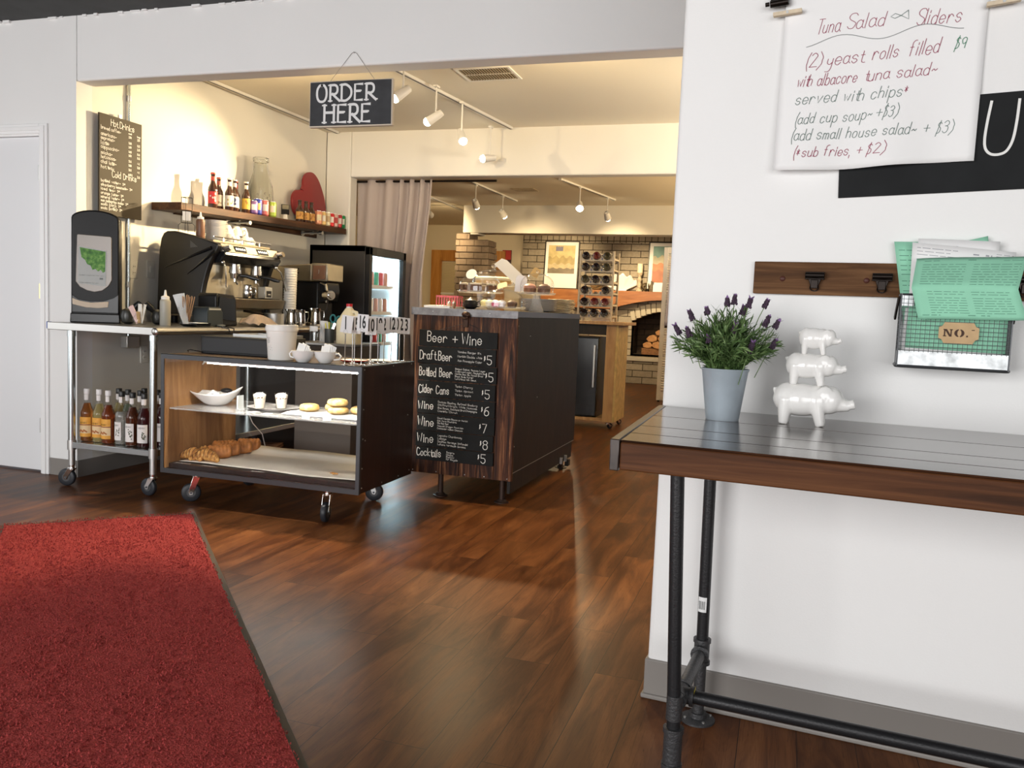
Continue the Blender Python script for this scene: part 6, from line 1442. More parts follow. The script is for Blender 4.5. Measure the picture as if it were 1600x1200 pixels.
def bagel(x, y, z, r, label, top=None):
    R = thing('bagel', label, 'bagel', (x, y, z), 0, 'bagels on the white tray'); b = MB(); b.lathe([(.010, .004), (r*.55, 0), (r*.95, .008), (r, .020), (r*.9, .034), (r*.62, .040), (r*.30, .033), (.010, .022)], n=30); b.build('bagel', M['bagel'], R, angle=180); return R
bagel(-2.43, 4.00, ZS+.0145, .054, 'yellow bagel at the left end of the white tray')
bagel(-2.245, 3.985, ZS+.0145, .056, 'bagel under another, middle of the white tray')
bagel(-2.25, 3.985, ZS+.0550, .056, 'pale bagel on top of the others on the tray')
bagel(-2.15, 4.045, ZS+.0145, .050, 'bagel at the right end of the white tray')
bagel(-2.33, 4.085, ZS+.0145, .048, 'darker bagel at the back of the white tray')
for k, (x, y, a, t) in enumerate(((-2.355, 3.845, .5, 'white price card, left of the two leaning before the tray'), (-2.235, 3.85, .55, 'white price card, right of the two leaning before the tray'), (-2.60, 3.86, .2, 'flat white price card before the parfait cups'), (-2.70, 3.88, -.2, 'flat white price card near the acrylic stand'))):
    K = thing('price_card', t, 'card', (x, y, ZS+.001), a, 'price cards on the glass shelf')
    MB().box(-.020, .020, -.050 if k < 2 else -.028, .045 if k < 2 else .028, 0, .0012, Matrix.Rotation(.20 if k < 2 else .0, 3, 'X'), (0, -.05 if k < 2 else 0, 0)).build('card', M['card'], K, smooth=False)
AC = thing('acrylic_stand', 'small clear acrylic price stand on the glass shelf', 'stand', (-2.835, 3.95, ZS+.0005), .1)
MB().box(-.004, .004, -.03, .03, 0, .075).box(-.004, .035, -.03, .03, 0, .003).build('stand', mat('acrylic', (.85, .9, .9), .05, alpha=.45), AC, smooth=False)
for k, (x, w, t) in enumerate(((-3.10, .10, 'left paper name tag on the case floor edge'), (-2.93, .09, 'middle paper name tag on the case floor edge'), (-2.62, .08, 'right paper name tag on the case floor edge'))):
    K = thing('name_tag', t, 'tag', (x, 3.812, .2163), .05, 'name tags at the front of the case')
    MB().box(-w/2, w/2, -.011, .011, 0, .0008).build('tag', mat('tag_grey', (0.30, 0.28, 0.27), .5), K, smooth=False)
    q = MB(); write(q, 'croissant' if k == 0 else ('chocolate' if k == 1 else 'pastry'), -w/2+.008, -.005, .010, .0011, lambda a, b: (a, b, .0012), fit=w-.02); q.build('lettering', M['chalkline'], K, smooth=False)
# ---------------------------------------------------------------- on top of the case
ZT2 = .8172
def onc(name, label, cat, x, y, rz=0.0, group=None, z=ZT2): return thing(name, label, cat, (x, y, z), rz, group)
BX = onc('cash_drawer', 'long black cash drawer on top of the display case', 'cash drawer', -2.875, 4.09)
MB().box(-.225, .235, -.135, .20, 0, .098).build('case', M['blackmatte'], BX, bevel=.003); MB().box(-.216, .226, -.139, -.134, .012, .088).build('drawer_front', mat('drawer_charcoal', (0.021, 0.022, 0.025), .5), BX, bevel=.002)
SHP = onc('baking_sheet', 'steel baking sheet lying on the black cash drawer', 'baking sheet', -2.80, 4.14, 0, None, ZT2+.0985)
MB().box(-.15, .15, -.10, .13, 0, .003).box(-.152, -.15, -.10, .13, 0, .016).box(.15, .152, -.10, .13, 0, .016).box(-.152, .152, -.102, -.10, 0, .016).box(-.152, .152, .13, .132, 0, .016).build('sheet', M['steelsoft'], SHP, smooth=False)
KC = onc('cable', 'black cable lying over the left end of the display case top', 'cable', -3.12, 3.93)
MB().tube([(-.06, .02, .003), (-.05, .0, .012), (-.02, -.015, .018), (.02, -.01, .014), (.035, .02, .006), (.015, .05, .003)], .0028, 6).build('cord', M['black'], KC)
BU = onc('white_tub', 'white plastic tub with a small printed face on the display case', 'tub', -2.52, 3.86)
MB().lathe([(.066, 0), (.069, .004), (.079, .150), (.084, .152), (.085, .166), (.082, .176), (.083, .182), (.079, .182), (.066, .006), (.001, .004)], n=32, cap=False).build('tub', M['plastic'], BU)
fx = MB(); R_ = .0757
def TF(a, z): t = a/R_-.62+.55; r = .069+.010*z/.15+.0008; return (r*sin(t), -r*cos(t), z)
ribbon(fx, [Vector((-.030+.010*cos(q*2*pi/16), .098+.010*sin(q*2*pi/16))) for q in range(17)], .0012, TF)
for a in (-.034, -.026): ribbon(fx, [Vector((a, .100)), Vector((a, .103))], .0018, TF)
ribbon(fx, [Vector((-.036+.002*q, .0945-.0012*math.sin(pi*q/6))) for q in range(7)], .0012, TF)
for q in range(5): ribbon(fx, [Vector((-.042+.006*q, .112)), Vector((-.041+.006*q, .117))], .0014, TF)
for q in range(12): a = random.uniform(-.05, .0); zz = random.uniform(.03, .08); ribbon(fx, [Vector((a, zz)), Vector((a+.003, zz))], .0010, TF)
fx.build('printed_face', M['inkgrey'], BU, smooth=False)
for k, (x, y, a, t) in enumerate(((-2.352, 3.80, pi-.1, 'white teacup with tea packets, handle to the left'), (-2.243, 3.835, .1, 'white teacup with tea packets, handle to the right'))):
    TC = teacup('teacup', t, (x, y, ZT2), a, .058, .058, group='teacups of packets on the case')
    for q in range(4):
        MB().box(-.024, .024, -.0015, .0015, .006, .064+.01*(q % 2), Matrix.Rotation(.30*(1 if k else -1)+.1*q-.2, 3, 'Y') @ Matrix.Rotation(-.18+.12*q, 3, 'X'), (0, 0, .01)).build('tea_packet', M['paper'], TC, bevel=.001).location = (.004*q, -.012+.010*q, .022)
M['numink'] = mat('number_black', (0.012, 0.012, 0.012), .6)
stand0 = None
SPEC = [(-2.108, 3.795, '1', .20, 1.0, .12), (-2.090, 3.860, '15', .12, .97, 0), (-2.030, 3.822, '16', .10, 1.05, .05), (-2.022, 3.900, '10', .12, .95, 0), (-2.020, 3.985, '19', .10, .98, 0), (-2.022, 4.055, '2', .10, .98, 0), (-2.020, 4.140, '12', .05, 1.0, 0), (-2.026, 4.195, '20', .10, .98, 0), (-2.020, 4.240, '22', .08, .97, 0), (-2.013, 4.287, '23', .10, .95, 0), (-2.14, 3.93, '7', .1, .97, 0), (-2.10, 4.06, '14', .1, .98, 0)]
NUMW = ['number card reading 1 on a wire stand, leftmost on the case', 'number card reading 15 on a wire stand', 'number card reading 16 on a wire stand', 'number card reading 10 on a wire stand', 'number card reading 19 on a wire stand', 'number card reading 2 on a wire stand', 'number card reading 12 on a wire stand', 'number card reading 20 on a wire stand', 'number card reading 22 on a wire stand', 'number card reading 23 on a wire stand, rearmost at the right', 'number card hidden behind the front cards, on a wire stand at the left', 'number card hidden behind the front cards, on a wire stand in the middle']
for (x, y, t, a, hs, lean), lb in zip(SPEC, NUMW):
    R = onc('number_stand', lb, 'table number', x, y, .18+a, 'table number stands on the display case')
    h = .158*hs
    MB().lathe([(.021, 0), (.021, .002), (.016, .004), (.0035, .006), (.0032, .010)], n=18).build('base', M['chrome'], R)
    MB().cyl((0, 0, .006), (0, 0, h), .0026, n=8).build('rod', M['chrome'], R)
    for s in (-1, 1): MB().tube([(.010*cos(q*2*pi/16), s*.0016, h+.008+.010*sin(q*2*pi/16)) for q in range(16)], .0007, 5, True).build('clip', M['steelsoft'], R)
    cd_ = MB().box(-.0285, .0285, -.0007, .0007, h+.004, h+.092, Matrix.Rotation(lean, 3, 'Y'), (0, 0, h)).build('card', M['card'], R, smooth=False)
    if t not in ('7', '14'):
        f_ = font(t, .088, M['numink'], cd_, (0, -.0011, h+.050), (pi/2, 0, 0), 'number', .0024, .43)
RT = onc('red_plate', 'white plate with a red edge lying on the display case', 'plate', -2.185, 4.03)
MB().lathe([(.055, 0), (.075, .008), (.075, .011), (.001, .006)], n=28).build('plate', mat('plate_red', (0.55, .02, .02), .3), RT); MB().lathe([(.070, .0115), (.060, .012), (.001, .011)], n=28).build('paper', M['paper'], RT)
WP = onc('paper_plate', 'white paper plate behind the number stands on the case', 'plate', -2.10, 4.20)
MB().lathe([(.05, 0), (.085, .006), (.085, .008), (.05, .003), (.001, .003)], n=28).build('plate', M['card'], WP)
# ================================================================ black prep counter behind the case
PK = thing('prep_counter', 'dark taupe prep counter with a steel top behind the display case', 'counter', (-2.79, 4.93, 0))
MB().box(-.20, .21, -.19, .19, .05, .855).build('body', mat('counter_taupe', (0.085, 0.072, 0.064), .5), PK, bevel=.004); MB().box(-.205, .215, -.195, .195, .8555, .872).build('top', M['steel'], PK, bevel=.002)
MB().box(-.18, .19, -.17, .17, 0, .05).build('plinth', M['black'], PK, smooth=False)
def onp(name, label, cat, x, y, rz=0.0): return thing(name, label, cat, (x, y, .8725), rz)
JU = onp('milk_gallon', 'gallon jug of cream coloured milk with a red cap', 'jug', -2.665, 4.84, .2)
jb = MB(); 
def jugf(i, j):
    t = 2*pi*i; zz = .235*j
    w = .072 if j < .58 else .072-.052*((j-.58)/.42)**1.3
    ex = 4 if j < .7 else 2.4
    c, s = cos(t), sin(t); k = (abs(c)**ex+abs(s)**ex)**(-1/ex)
    return (w*k*c, w*k*s, zz*.97)
jb.grid(40, 22, jugf, True); jb.build('body', mat('milk_cream', (0.80, 0.72, 0.50), .35), JU, angle=180)
MB().lathe([(.019, .226), (.019, .236), (.001, .236)], n=20).build('neck', M['plastic'], JU); MB().cyl((0, 0, .2365), (0, 0, .254), .020, n=20).build('cap', mat('cap_red', (0.55, .02, .03), .4), JU)
MB().tube([(.030, -.02, .205), (.062, -.05, .20), (.075, -.06, .16), (.070, -.055, .11)], .012, 10).build('handle', mat('milk_handle', (0.82, 0.75, 0.56), .35), JU)
SCC = onp('utensil_cup', 'dark cup of pens with teal scissors on the prep counter', 'cup', -2.775, 4.79)
MB().lathe([(.030, 0), (.032, .09), (.030, .09), (.029, .004), (.001, .004)], n=20, cap=False).build('cup', mat('cup_smoke', (0.04, .045, .045), .3), SCC)
for k in range(6): MB().cyl((.004*k-.012, .006*(k % 3)-.006, .01), (.009*k-.026, .012*(k % 3)-.010, .125+.008*(k % 2)), .0035, n=8).build('pen', mat('pen_%d' % k, ((.75, .7, .1), (.8, .8, .8), (.05, .05, .06), (.75, .7, .1), (.1, .3, .2), (.8, .78, .7))[k], .4), SCC)
M['teal'] = mat('scissor_teal', (0.02, 0.16, 0.18), .35)
sz = thing('scissors', 'teal handled scissors standing in the utensil cup', 'scissors', (-2.755, 4.785, .8725+.085), .2)
for s, m_c in ((-1, M['teal']), (1, M['teal'])):
    MB().tube([(s*.018+.024+.016*cos(q*2*pi/20), .004*s, .066+s*-.004+.024*sin(q*2*pi/20)) for q in range(20)], .0055, 8, True).build('grip', m_c, sz)
MB().box(-.004, .010, -.001, .001, -.07, .045, Matrix.Rotation(.35, 3, 'Y'), (0, 0, 0)).build('blade', M['chrome'], sz, smooth=False)
TJ = onp('label_jar', 'clear jar with a white paper tag on the prep counter', 'jar', -2.875, 4.79)
MB().lathe([(.036, 0), (.038, .004), (.038, .10), (.034, .112), (.036, .116), (.033, .116), (.036, .1), (.036, .005), (.001, .004)], n=24, cap=False).build('jar', M['thinglass'], TJ); MB().grid(7, 2, lambda i, j: (.0388*sin((i-.5)*1.7), -.0388*cos((i-.5)*1.7), .070+.032*j)).build('tag', M['paper'], TJ)
WR = onp('paper_roll', 'short white roll standing behind the tagged jar', 'roll', -2.90, 4.93)
MB().lathe([(.026, 0), (.026, .135), (.008, .135), (.008, .001)], n=20, cap=False).build('roll', M['paper'], WR)
# kraft bags on the floor under the work table, and the cords behind the case
for k in range(8):
    KB = thing('paper_bag', 'topmost folded kraft paper bag of the stack on the floor under the table' if k == 7 else 'folded kraft paper bag, %s from the bottom of the floor stack' % ('first', 'second', 'third', 'fourth', 'fifth', 'sixth', 'seventh')[k], 'paper bag', (-3.62+.008*math.sin(k*2.2), 5.15+.01*cos(k*1.9), .0005+.0108*k), .25+.05*math.sin(k), 'folded kraft bags on the floor')
    MB().grid(8, 4, lambda i, j: (-.2+.4*i, -.15+.3*j, .005+.0035*math.sin(5*i+k+2*j)*(.3 if k < 7 else 1))).build('bag', mat('kraft_bag', (0.30, 0.145, 0.075), .8), KB, solid=.009, angle=180)
WC = thing('extension_cord', 'thin white cord hanging behind the case under the work table', 'cord', (-3.30, 4.62, .22))
MB().tube([(.0, -.0, .22), (.02, .04, .17), (.01, .10, .10), (.03, .18, .02), (.02, .25, -.12), (.05, .30, -.212)], .003, 6).build('cord', M['plastic'], WC)
# ================================================================ bar cabinet with the beer and wine board
M['barwood'] = wood('bar_reclaimed_plank', [(0.30, (0.010, 0.004, 0.003)), (0.44, (0.035, 0.012, 0.007)), (0.54, (0.10, 0.036, 0.016)), (0.64, (0.26, 0.115, 0.052)), (0.76, (0.42, 0.24, 0.13))], 'Z', 13, 1.9, rough=0.6, spec=0.25, bump=0.35, planks=('X', .107), distort=1.6)
M['barply'] = wood('bar_stained_ply', [(0.25, (0.005, 0.0035, 0.0025)), (0.5, (0.012, 0.0085, 0.006)), (0.8, (0.028, 0.019, 0.012))], 'Z', 3.5, 1.5, rough=0.5, spec=0.25, bump=0.08, distort=2.2)
BC_ = thing('bar_cabinet', 'tall dark reclaimed wood bar cabinet with steel trimmed top and pipe feet', 'cabinet', (-1.755, 5.28, 0))
def K_(x, y, z): return (x+1.755, y-5.28, z)
def kbox(mb, x0, x1, y0, y1, z0, z1): a, b = K_(x0, y0, z0), K_(x1, y1, z1); return mb.box(a[0], b[0], a[1], b[1], a[2], b[2])
BX0, BX1, BY0, BY1, BZ0, BZ1 = -2.075, -1.437, 4.535, 6.03, .152, 1.1225
fp = MB()
for k in range(6): kbox(fp, BX0+.106*k+.0006, BX0+.106*(k+1)-.0006+(.002 if k == 5 else 0), BY0+random.uniform(0, .002), BY0+.022, BZ0, 1.087)
fp.build('front_planks', M['barwood'], BC_, bevel=.0015)
kbox(m_ := MB(), BX0, BX0+.02, BY0+.022, BY1, BZ0, 1.087); m_.build('side_panel', M['barply'], BC_, smooth=False)
kbox(m_ := MB(), BX1-.020, BX1, BY0+.0225, BY1, .195, 1.087); m_.build('side_panel', M['barply'], BC_, bevel=.001)
kbox(m_ := MB(), BX1-.030, BX1-.010, BY0+.0225, BY1-.02, .075, .1945); m_.build('skirt', M['barply'], BC_, bevel=.001)
kbox(m_ := MB(), BX1-.012, BX1+.001, BY0+.0225, BY1-.01, .1945, .198); m_.build('ledge', M['steelsoft'], BC_, smooth=False)
kbox(m_ := MB(), BX0+.02, BX1-.02, BY1-.02, BY1, BZ0, 1.087); m_.build('back_panel', M['barply'], BC_, smooth=False)
kbox(m_ := MB(), BX0+.02, BX1-.02, BY0+.022, BY1-.02, BZ0, BZ0+.02); m_.build('bottom_panel', M['barply'], BC_, smooth=False)
kbox(m_ := MB(), BX0-.004, BX1+.002, BY0-.002, BY1, 1.0875, BZ1); m_.build('top_panel', mat('bar_top_dark', (0.05, 0.035, 0.028), .35, coat=.2), BC_, bevel=.001)
tr = MB(); kbox(tr, BX0-.010, BX1+.004, BY0-.006, BY0-.003, 1.080, BZ1+.001); kbox(tr, BX0-.012, BX0-.005, BY0-.006, BY0+.25, 1.080, BZ1+.001)
tr.build('steel_trim', mat('weathered_steel', (0.17, 0.165, 0.17), .5, .8, var=.3, vscale=30), BC_, bevel=.001)
kbox(m_ := MB(), BX1-.022, BX1+.003, BY0-.004, BY0+.02, BZ0, 1.08); m_.build('corner_post', M['barwood'], BC_, bevel=.002)
sc2 = MB()
for x in (-2.05, -1.90, -1.72, -1.60, -1.46): sc2.lathe([(.0035, 0), (.0025, .002), (.0004, .0025)], K_(x, BY0-.0005, .165), 8, Matrix.Rotation(pi/2, 3, 'X'))
for x in (-1.95, -1.60): sc2.lathe([(.0035, 0), (.0025, .002), (.0004, .0025)], K_(x, BY0-.006, 1.103), 8, Matrix.Rotation(pi/2, 3, 'X'))
for y, z in ((4.56, 1.04), (4.80, .98), (5.0, .60), (4.57, .35)): sc2.lathe([(.0035, 0), (.0025, .002), (.0004, .0025)], K_(BX1, y, z), 8, Matrix.Rotation(pi/2, 3, 'Y'))
sc2.build('screws', M['steelsoft'], BC_)
for x, y in ((-1.915, 4.65), (-1.525, 4.65), (-1.915, 5.93), (-1.50, 5.93)):
    f_ = MB().cyl(K_(x, y, .008), K_(x, y, BZ0), .0165, n=14).lathe([(.044, 0), (.044, .005), (.030, .008), (.022, .02), (.0165, .02)], K_(x, y, 0), 22)
    f_.build('foot', mat('foot_rust_iron', (0.055, 0.032, 0.024), .5, .4), BC_)
for y in (5.68, 5.80): kbox(m_ := MB(), BX1-.012, BX1+.008, y, y+.018, .07, .115); m_.build('hook', M['steelsoft'], BC_, bevel=.002)
kbox(m_ := MB(), BX1-.015, BX1+.012, 5.84, 5.90, .03, .075); m_.build('bracket', M['black'], BC_, bevel=.003)
BO = thing('bottle_opener', 'cast iron bottle opener screwed to the bar cabinet above the menu board', 'bottle opener', (-1.742, BY0-.001, 1.065))
MB().ell((0, -.018, .028), .024, .018, .016, 16, 10).ell((.014, -.022, .022), .016, .012, .010, 12, 8).box(-.014, .012, -.010, 0, -.045, .03).tube([(-.018, -.028, .008), (0, -.036, .002), (.02, -.028, .010)], .0045, 8).build('body', mat('rusty_cast', (0.05, 0.026, 0.018), .5, .6, bump=.4, bscale=120), BO, bevel=.002)
# ---------------------------------------------------------------- slatted menu board
BB = thing('menu_board', 'black slatted beer and wine menu board hanging on the bar cabinet', 'menu board', (-1.787, BY0-.002, .612))
slz = [(.996, .902), (.898, .800), (.797, .703), (.698, .604), (.600, .508), (.504, .408), (.404, .312), (.308, .232)]
slat = []
for k, (a, b) in enumerate(slz):
    j = (0, -.006, .003, -.002, 0, .002, -.003, .001)[k]
    slat.append(MB().box(-.241+j, .241+j, -.013, -.001, b-.612, a-.612).build('slat', M['chalk'], BB, bevel=.0012))
bk_ = MB().box(-.20, -.17, -.001, .002, -.37, .37).box(.17, .20, -.001, .002, -.37, .37).build('backing', M['black'], BB, smooth=False)
wn_ = MB().tube([(-.12, -.004, .384), (.045, .0, .432), (.17, -.004, .384)], .0012, 5).build('hanger', M['angle'], BB)
def row(k, head, price, lines, hx=None, hfit=.2, hh=.046, lx=.0, lfit=.15, lh=.0115, px=.165):
    f = lambda x, z: (x, -.0146, z); m_ = MB(); zt, zb_ = slz[k][0]-.612, slz[k][1]-.612
    write(m_, head, -.232 if hx is None else hx, zb_+.022+(.004 if 'g' not in head else .008), hh, .0042, f, fit=hfit, jit=.06, rise=-.02)
    m_.build('chalk_heading', M['chalkline'], slat[k], smooth=False)
    if price:
        m_ = MB(); write(m_, '$', px, zb_+.040, .018, .0036, f, wid=.9); write(m_, price, px+.020, zb_+.014, .050, .0040, f, wid=1.15); m_.build('chalk_price', M['chalkline'], slat[k], smooth=False)
    if not lines: return
    m_ = MB()
    if not lines: return
    n = len(lines)
    for q, t in enumerate(lines):
        h = min(lh, .070/max(n, 1)*.62); z = zt-.014-h-(zt-zb_-.022)*(q+.0)/max(n, 3)
        w = min(lfit, .0085*len(t)*h/.0115)
        write(m_, t, lx, z, h, .0012, f, fit=w, jit=.08, rise=-.03)
    m_.build('chalk_list', M['chalkline'], slat[k], smooth=False)
row(0, 'Beer + Wine', None, [], -.188, .345, .056)
row(1, 'Draft Beer', '5', ['Voodoo Ranger IPA', 'Marble Double white', 'Ace Pineapple Cider'], None, .208, .050, .004, .152)
row(2, 'Bottled Beer', '5', ['Belgian Dubbel, Texican Lager', 'Cutthroat Lager, Daylight Ale', 'Marble Red Ale, Moose Drool', 'Black Butte Porter', 'Left Hand Milk Stout'], None, .212, .050, -.008, .19, px=.178)
row(3, 'Cider Cans', '5', ['Tieton Cherry', 'Tieton Apricot', 'Tieton Apple'], None, .196, .048, -.005, .11, px=.160)
row(4, 'Wine', '6', ['Dunham Riesling, Refined Shadowy', 'Ditt Pinot Grigio, White Moscato', 'Blue Bones, Moonland Brut Champagne', 'Castello Cluvet'], None, .102, .048, -.108, .245, px=.160)
row(5, 'Wine', '7', ['Cloud Canada Blanco or Merlot', 'Oak Cave Pinot Gris', 'Old Red Red', 'Naquatil Dragon Pinot Noir', 'Commander Malbec Colonnes'], None, .108, .050, -.108, .22, px=.152)
row(6, 'Wine', '8', ['Lapostro Chardonnay', 'LaBelge', 'Daylilies Heritage Zinfandel', 'Lohans Vermouth Sonoma'], None, .108, .050, -.102, .19, px=.160)
row(7, 'Cocktails', '5', ['Sangria', 'Mimosa', 'Bellini', 'Kir Royale'], None, .158, .044, -.045, .075, .010, px=.150)
# ================================================================ cakes and dishes on the bar cabinet
ZB = BZ1+.001
M['domeglass'] = pane_mat('dome_glass', 1.65)
M['pressed'] = mat('pressed_glass', (0.84, 0.84, 0.82), .08, alpha=.28)
M['cakebrown'] = mat('cake_brown', (0.10, 0.042, 0.018), .7, var=.35, vscale=60); M['cakegold'] = mat('cake_gold', (0.55, 0.33, 0.10), .6, var=.2, vscale=40); M['icing'] = mat('icing_cream', (0.78, 0.68, 0.48), .6)
def onb(name, label, cat, x, y, rz=0.0, group=None, z=0.0): return thing(name, label, cat, (x, y, ZB+z), rz, group)
def cakestand(label, x, y, hf, r, hd, knob=False, flute=False):
    R = onb('cake_stand', label, 'cake stand', x, y, 0, 'glass cake stands on the bar cabinet')
    if hf > .02:
        prof = [(.055, 0), (.052, .006), (.020, .02), (.014, hf*.5), (.022, hf-.004)] if not flute else [(.050, 0), (.047, .010), (.030, hf*.5), (.022, hf-.004)]
        MB().lathe(prof, n=24 if not flute else 16, cap=False).build('pedestal', M['pressed'], R)
    MB().lathe([(.02, hf-.004), (r*.9, hf), (r, hf+.010), (r*.985, hf+.013), (r*.9, hf+.005), (.001, hf+.003)], n=36, cap=False).build('plate', M['pressed'], R)
    rd = r*.86; z0 = hf+.0065
    pr = [(rd*1.02, z0), (rd, z0+.003), (rd, z0+hd*.45)]+[(rd*cos(a), z0+hd*.45+hd*.55*sin(a)) for a in [pi/2*q/8 for q in range(1, 8)]]+[(.012, z0+hd)]
    d = MB().lathe(pr, n=36, cap=False).build('dome', M['domeglass'], R)
    if knob: MB().ell((0, 0, z0+hd+.024), .017, .017, .017, 16, 12).cyl((0, 0, z0+hd-.002), (0, 0, z0+hd+.012), .010, .007, 12).build('knob', M['glass'], R)
    else: MB().ell((0, 0, z0+hd+.008), .010, .010, .010, 12, 8).build('knob', M['glass'], R)
    return R, ZB+hf+.0062
def cakeslice(x, y, z, a, c, label, r=.075, h=.045):
    R = thing('cake_slice', label, 'cake', (x, y, z), a, 'cakes under the glass domes')
    pts = [(0, 0)]+[(r*cos(t), r*sin(t)) for t in (-.42, -.2, 0, .2, .42)]
    n = len(pts); vs = [(px-r*.5, py, zz) for zz in (0, h) for px, py in pts]
    MB().add(vs, [tuple(range(n-1, -1, -1)), tuple(range(n, 2*n))]+[(i, (i+1) % n, (i+1) % n+n, i+n) for i in range(n)]).build('crumb', c, R, bevel=.003)
    vs = [(px-r*.5, py, zz) for zz in (h+.0005, h+.012) for px, py in pts]
    MB().add(vs, [tuple(range(n-1, -1, -1)), tuple(range(n, 2*n))]+[(i, (i+1) % n, (i+1) % n+n, i+n) for i in range(n)]).build('icing', M['icing'] if c is M['cakebrown'] else M['cakegold'], R, bevel=.003)
_, za = cakestand('footed glass cake stand with brown iced cakes under a dome, left', -1.875, 5.10, .105, .150, .118)
cakeslice(-1.965, 5.06, za, 2.2, M['cakebrown'], 'brown cake slice with pale icing, leftmost under the left dome'); cakeslice(-1.88, 5.03, za, .3, M['cakebrown'], 'brown cake slice with pale icing, middle under the left dome'); cakeslice(-1.80, 5.07, za, -.6, M['cakebrown'], 'brown cake slice with pale icing, right under the left dome')
_, zb2 = cakestand('tall glass cake stand with a big round knob, behind the left dome', -1.918, 5.47, .165, .165, .105, True)
CK = thing('layer_cake', 'round golden layer cake under the tall dome with the round knob', 'cake', (-1.918, 5.47, zb2), 0); MB().lathe([(.118, 0), (.122, .01), (.122, .030)], n=32).build('sponge', M['cakegold'], CK); MB().lathe([(.123, .0305), (.124, .045), (.110, .055), (.001, .057)], n=32).build('icing', M['icing'], CK)
_, zc2 = cakestand('low glass platter with pastel treats under a wide dome at the front', -1.640, 4.84, .012, .150, .112)
for k, (x, y, c, t) in enumerate(((-1.735, 4.80, (0.78, 0.66, 0.30), 'pale yellow small cake, leftmost on the front platter'), (-1.685, 4.75, (0.80, 0.72, 0.52), 'cream small cake on the front platter'), (-1.645, 4.745, (0.62, 0.10, 0.20), 'pink and white small cake on the front platter'), (-1.605, 4.75, (0.80, 0.70, 0.68), 'white small cake beside the pink one'), (-1.565, 4.80, (0.10, 0.05, 0.03), 'chocolate cookie, right on the front platter'), (-1.655, 4.88, (0.75, 0.60, 0.40), 'tan small cake at the back of the front platter'), (-1.575, 4.87, (0.08, 0.04, 0.025), 'chocolate cookie at the back of the front platter'))):
    R = thing('small_cake', t, 'cake', (x, y, zc2), .3*k, 'treats on the front platter'); MB().lathe([(.019, 0), (.024, .020), (.025, .026)], n=18).build('base', mat('treat', c, .6), R)
    MB().lathe([(.026, .026), (.024, .034), (.012, .042), (.001, .045)], n=18).build('icing', mat('treat_icing', tuple(min(1, v*1.3+.05) for v in c) if k != 2 else (.8, .75, .75), .6), R)
_, zd2 = cakestand('footed glass stand with a fluted base and round dome over brown cakes, right', -1.500, 5.11, .108, .122, .128, False, True)
for k, (x, y, t) in enumerate(((-1.54, 5.09, 'round brown bun with a pink top, left under the right dome'), (-1.45, 5.095, 'round dark bun, right under the right dome'))):
    R = thing('bun', t, 'bun', (x, y, zd2), 0, 'buns under the right dome'); MB().lathe([(.034, 0), (.040, .014), (.040, .032)], n=22).build('base', mat('bun_brown', (0.22, 0.10, 0.05) if k == 0 else (0.12, 0.06, 0.04), .6, var=.3, vscale=60), R); MB().lathe([(.041, .0325), (.038, .048), (.020, .060), (.001, .063)], n=22).build('icing', mat('bun_top', (0.50, 0.25, 0.18) if k == 0 else (0.20, 0.12, 0.09), .5), R)
pt0 = onb('dinner_plate', 'lowest white plate of the stack behind the right cake stand', 'plate', -1.545, 5.33, 0, 'white plates stacked on the bar cabinet')
MB().lathe([(.06, 0), (.065, .002), (.118, .010), (.120, .0125), (.114, .012), (.062, .005), (.001, .0045)], n=36, cap=False).build('plate', M['white'], pt0)
for k in range(1, 11): dup(pt0, (-1.545, 5.33, ZB+.0072*k), .3*k, ('topmost white plate of the stack on the bar cabinet' if k == 10 else '%s white plate from the bottom of the stack on the bar cabinet' % nm_[k-1]))
for k in range(9):
    NP = onb('napkin', 'topmost cream napkin at the right end of the bar cabinet' if k == 8 else '%s cream napkin from the bottom at the right end of the bar' % (['lowest']+nm_)[k], 'napkin', -1.445+.004*math.sin(k*2.3)-.02, 5.60+.004*cos(k*1.3), .05*math.sin(k), 'cream napkins stacked on the bar cabinet', .0002+.0105*k)
    MB().grid(9, 7, lambda i, j: (-.075+.15*i, -.075+.15*j, .004+.0022*math.sin(11*i+k)*cos(9*j))).build('paper', mat('napkin_cream', (0.70, 0.60, 0.42), .8, bump=.5, bscale=120), NP, solid=.007, angle=180)
PP = onb('paper_stack', 'flat white papers lying at the left front of the bar cabinet', 'paper', -1.975, 4.72, .05)
MB().box(-.07, .09, -.12, .12, .0, .012).build('sheets', M['paper'], PP, bevel=.001); MB().grid(6, 4, lambda i, j: (-.075+.16*i, -.12+.24*j, .0135+.006*math.sin(4*i+1)*j)).build('top_sheet', M['card'], PP, solid=.0006, angle=180)
RB = onb('red_basket', 'red slotted plastic basket behind the left cake stand', 'basket', -1.985, 4.86, .1)
rbm = MB()
for s in (-1, 1):
    rbm.box(-.07, .07, s*.05-.002, s*.05+.002, .066, .078).box(s*.07-.002, s*.07+.002, -.05, .05, .066, .078).box(-.07, .07, s*.05-.002, s*.05+.002, 0, .012).box(s*.07-.002, s*.07+.002, -.05, .05, 0, .012)
    for q in range(9): rbm.box(-.07+.0165*q, -.064+.0165*q, s*.05-.0018, s*.05+.0018, .01, .07)
rbm.box(-.07, .07, -.05, .05, 0, .003); rbm.build('basket', mat('basket_red', (0.50, 0.045, 0.05), .4), RB, smooth=False)
DB = onb('teapot', 'small dark round pot below the left cake stand', 'pot', -1.835, 4.83)
MB().lathe([(.025, 0), (.042, .014), (.046, .032), (.036, .055), (.02, .062), (.008, .070), (.001, .074)], n=22).build('body', M['black'], DB); MB().tube([(.04, 0, .045), (.065, 0, .052), (.066, 0, .025), (.042, 0, .018)], .005, 8).build('handle', M['black'], DB)
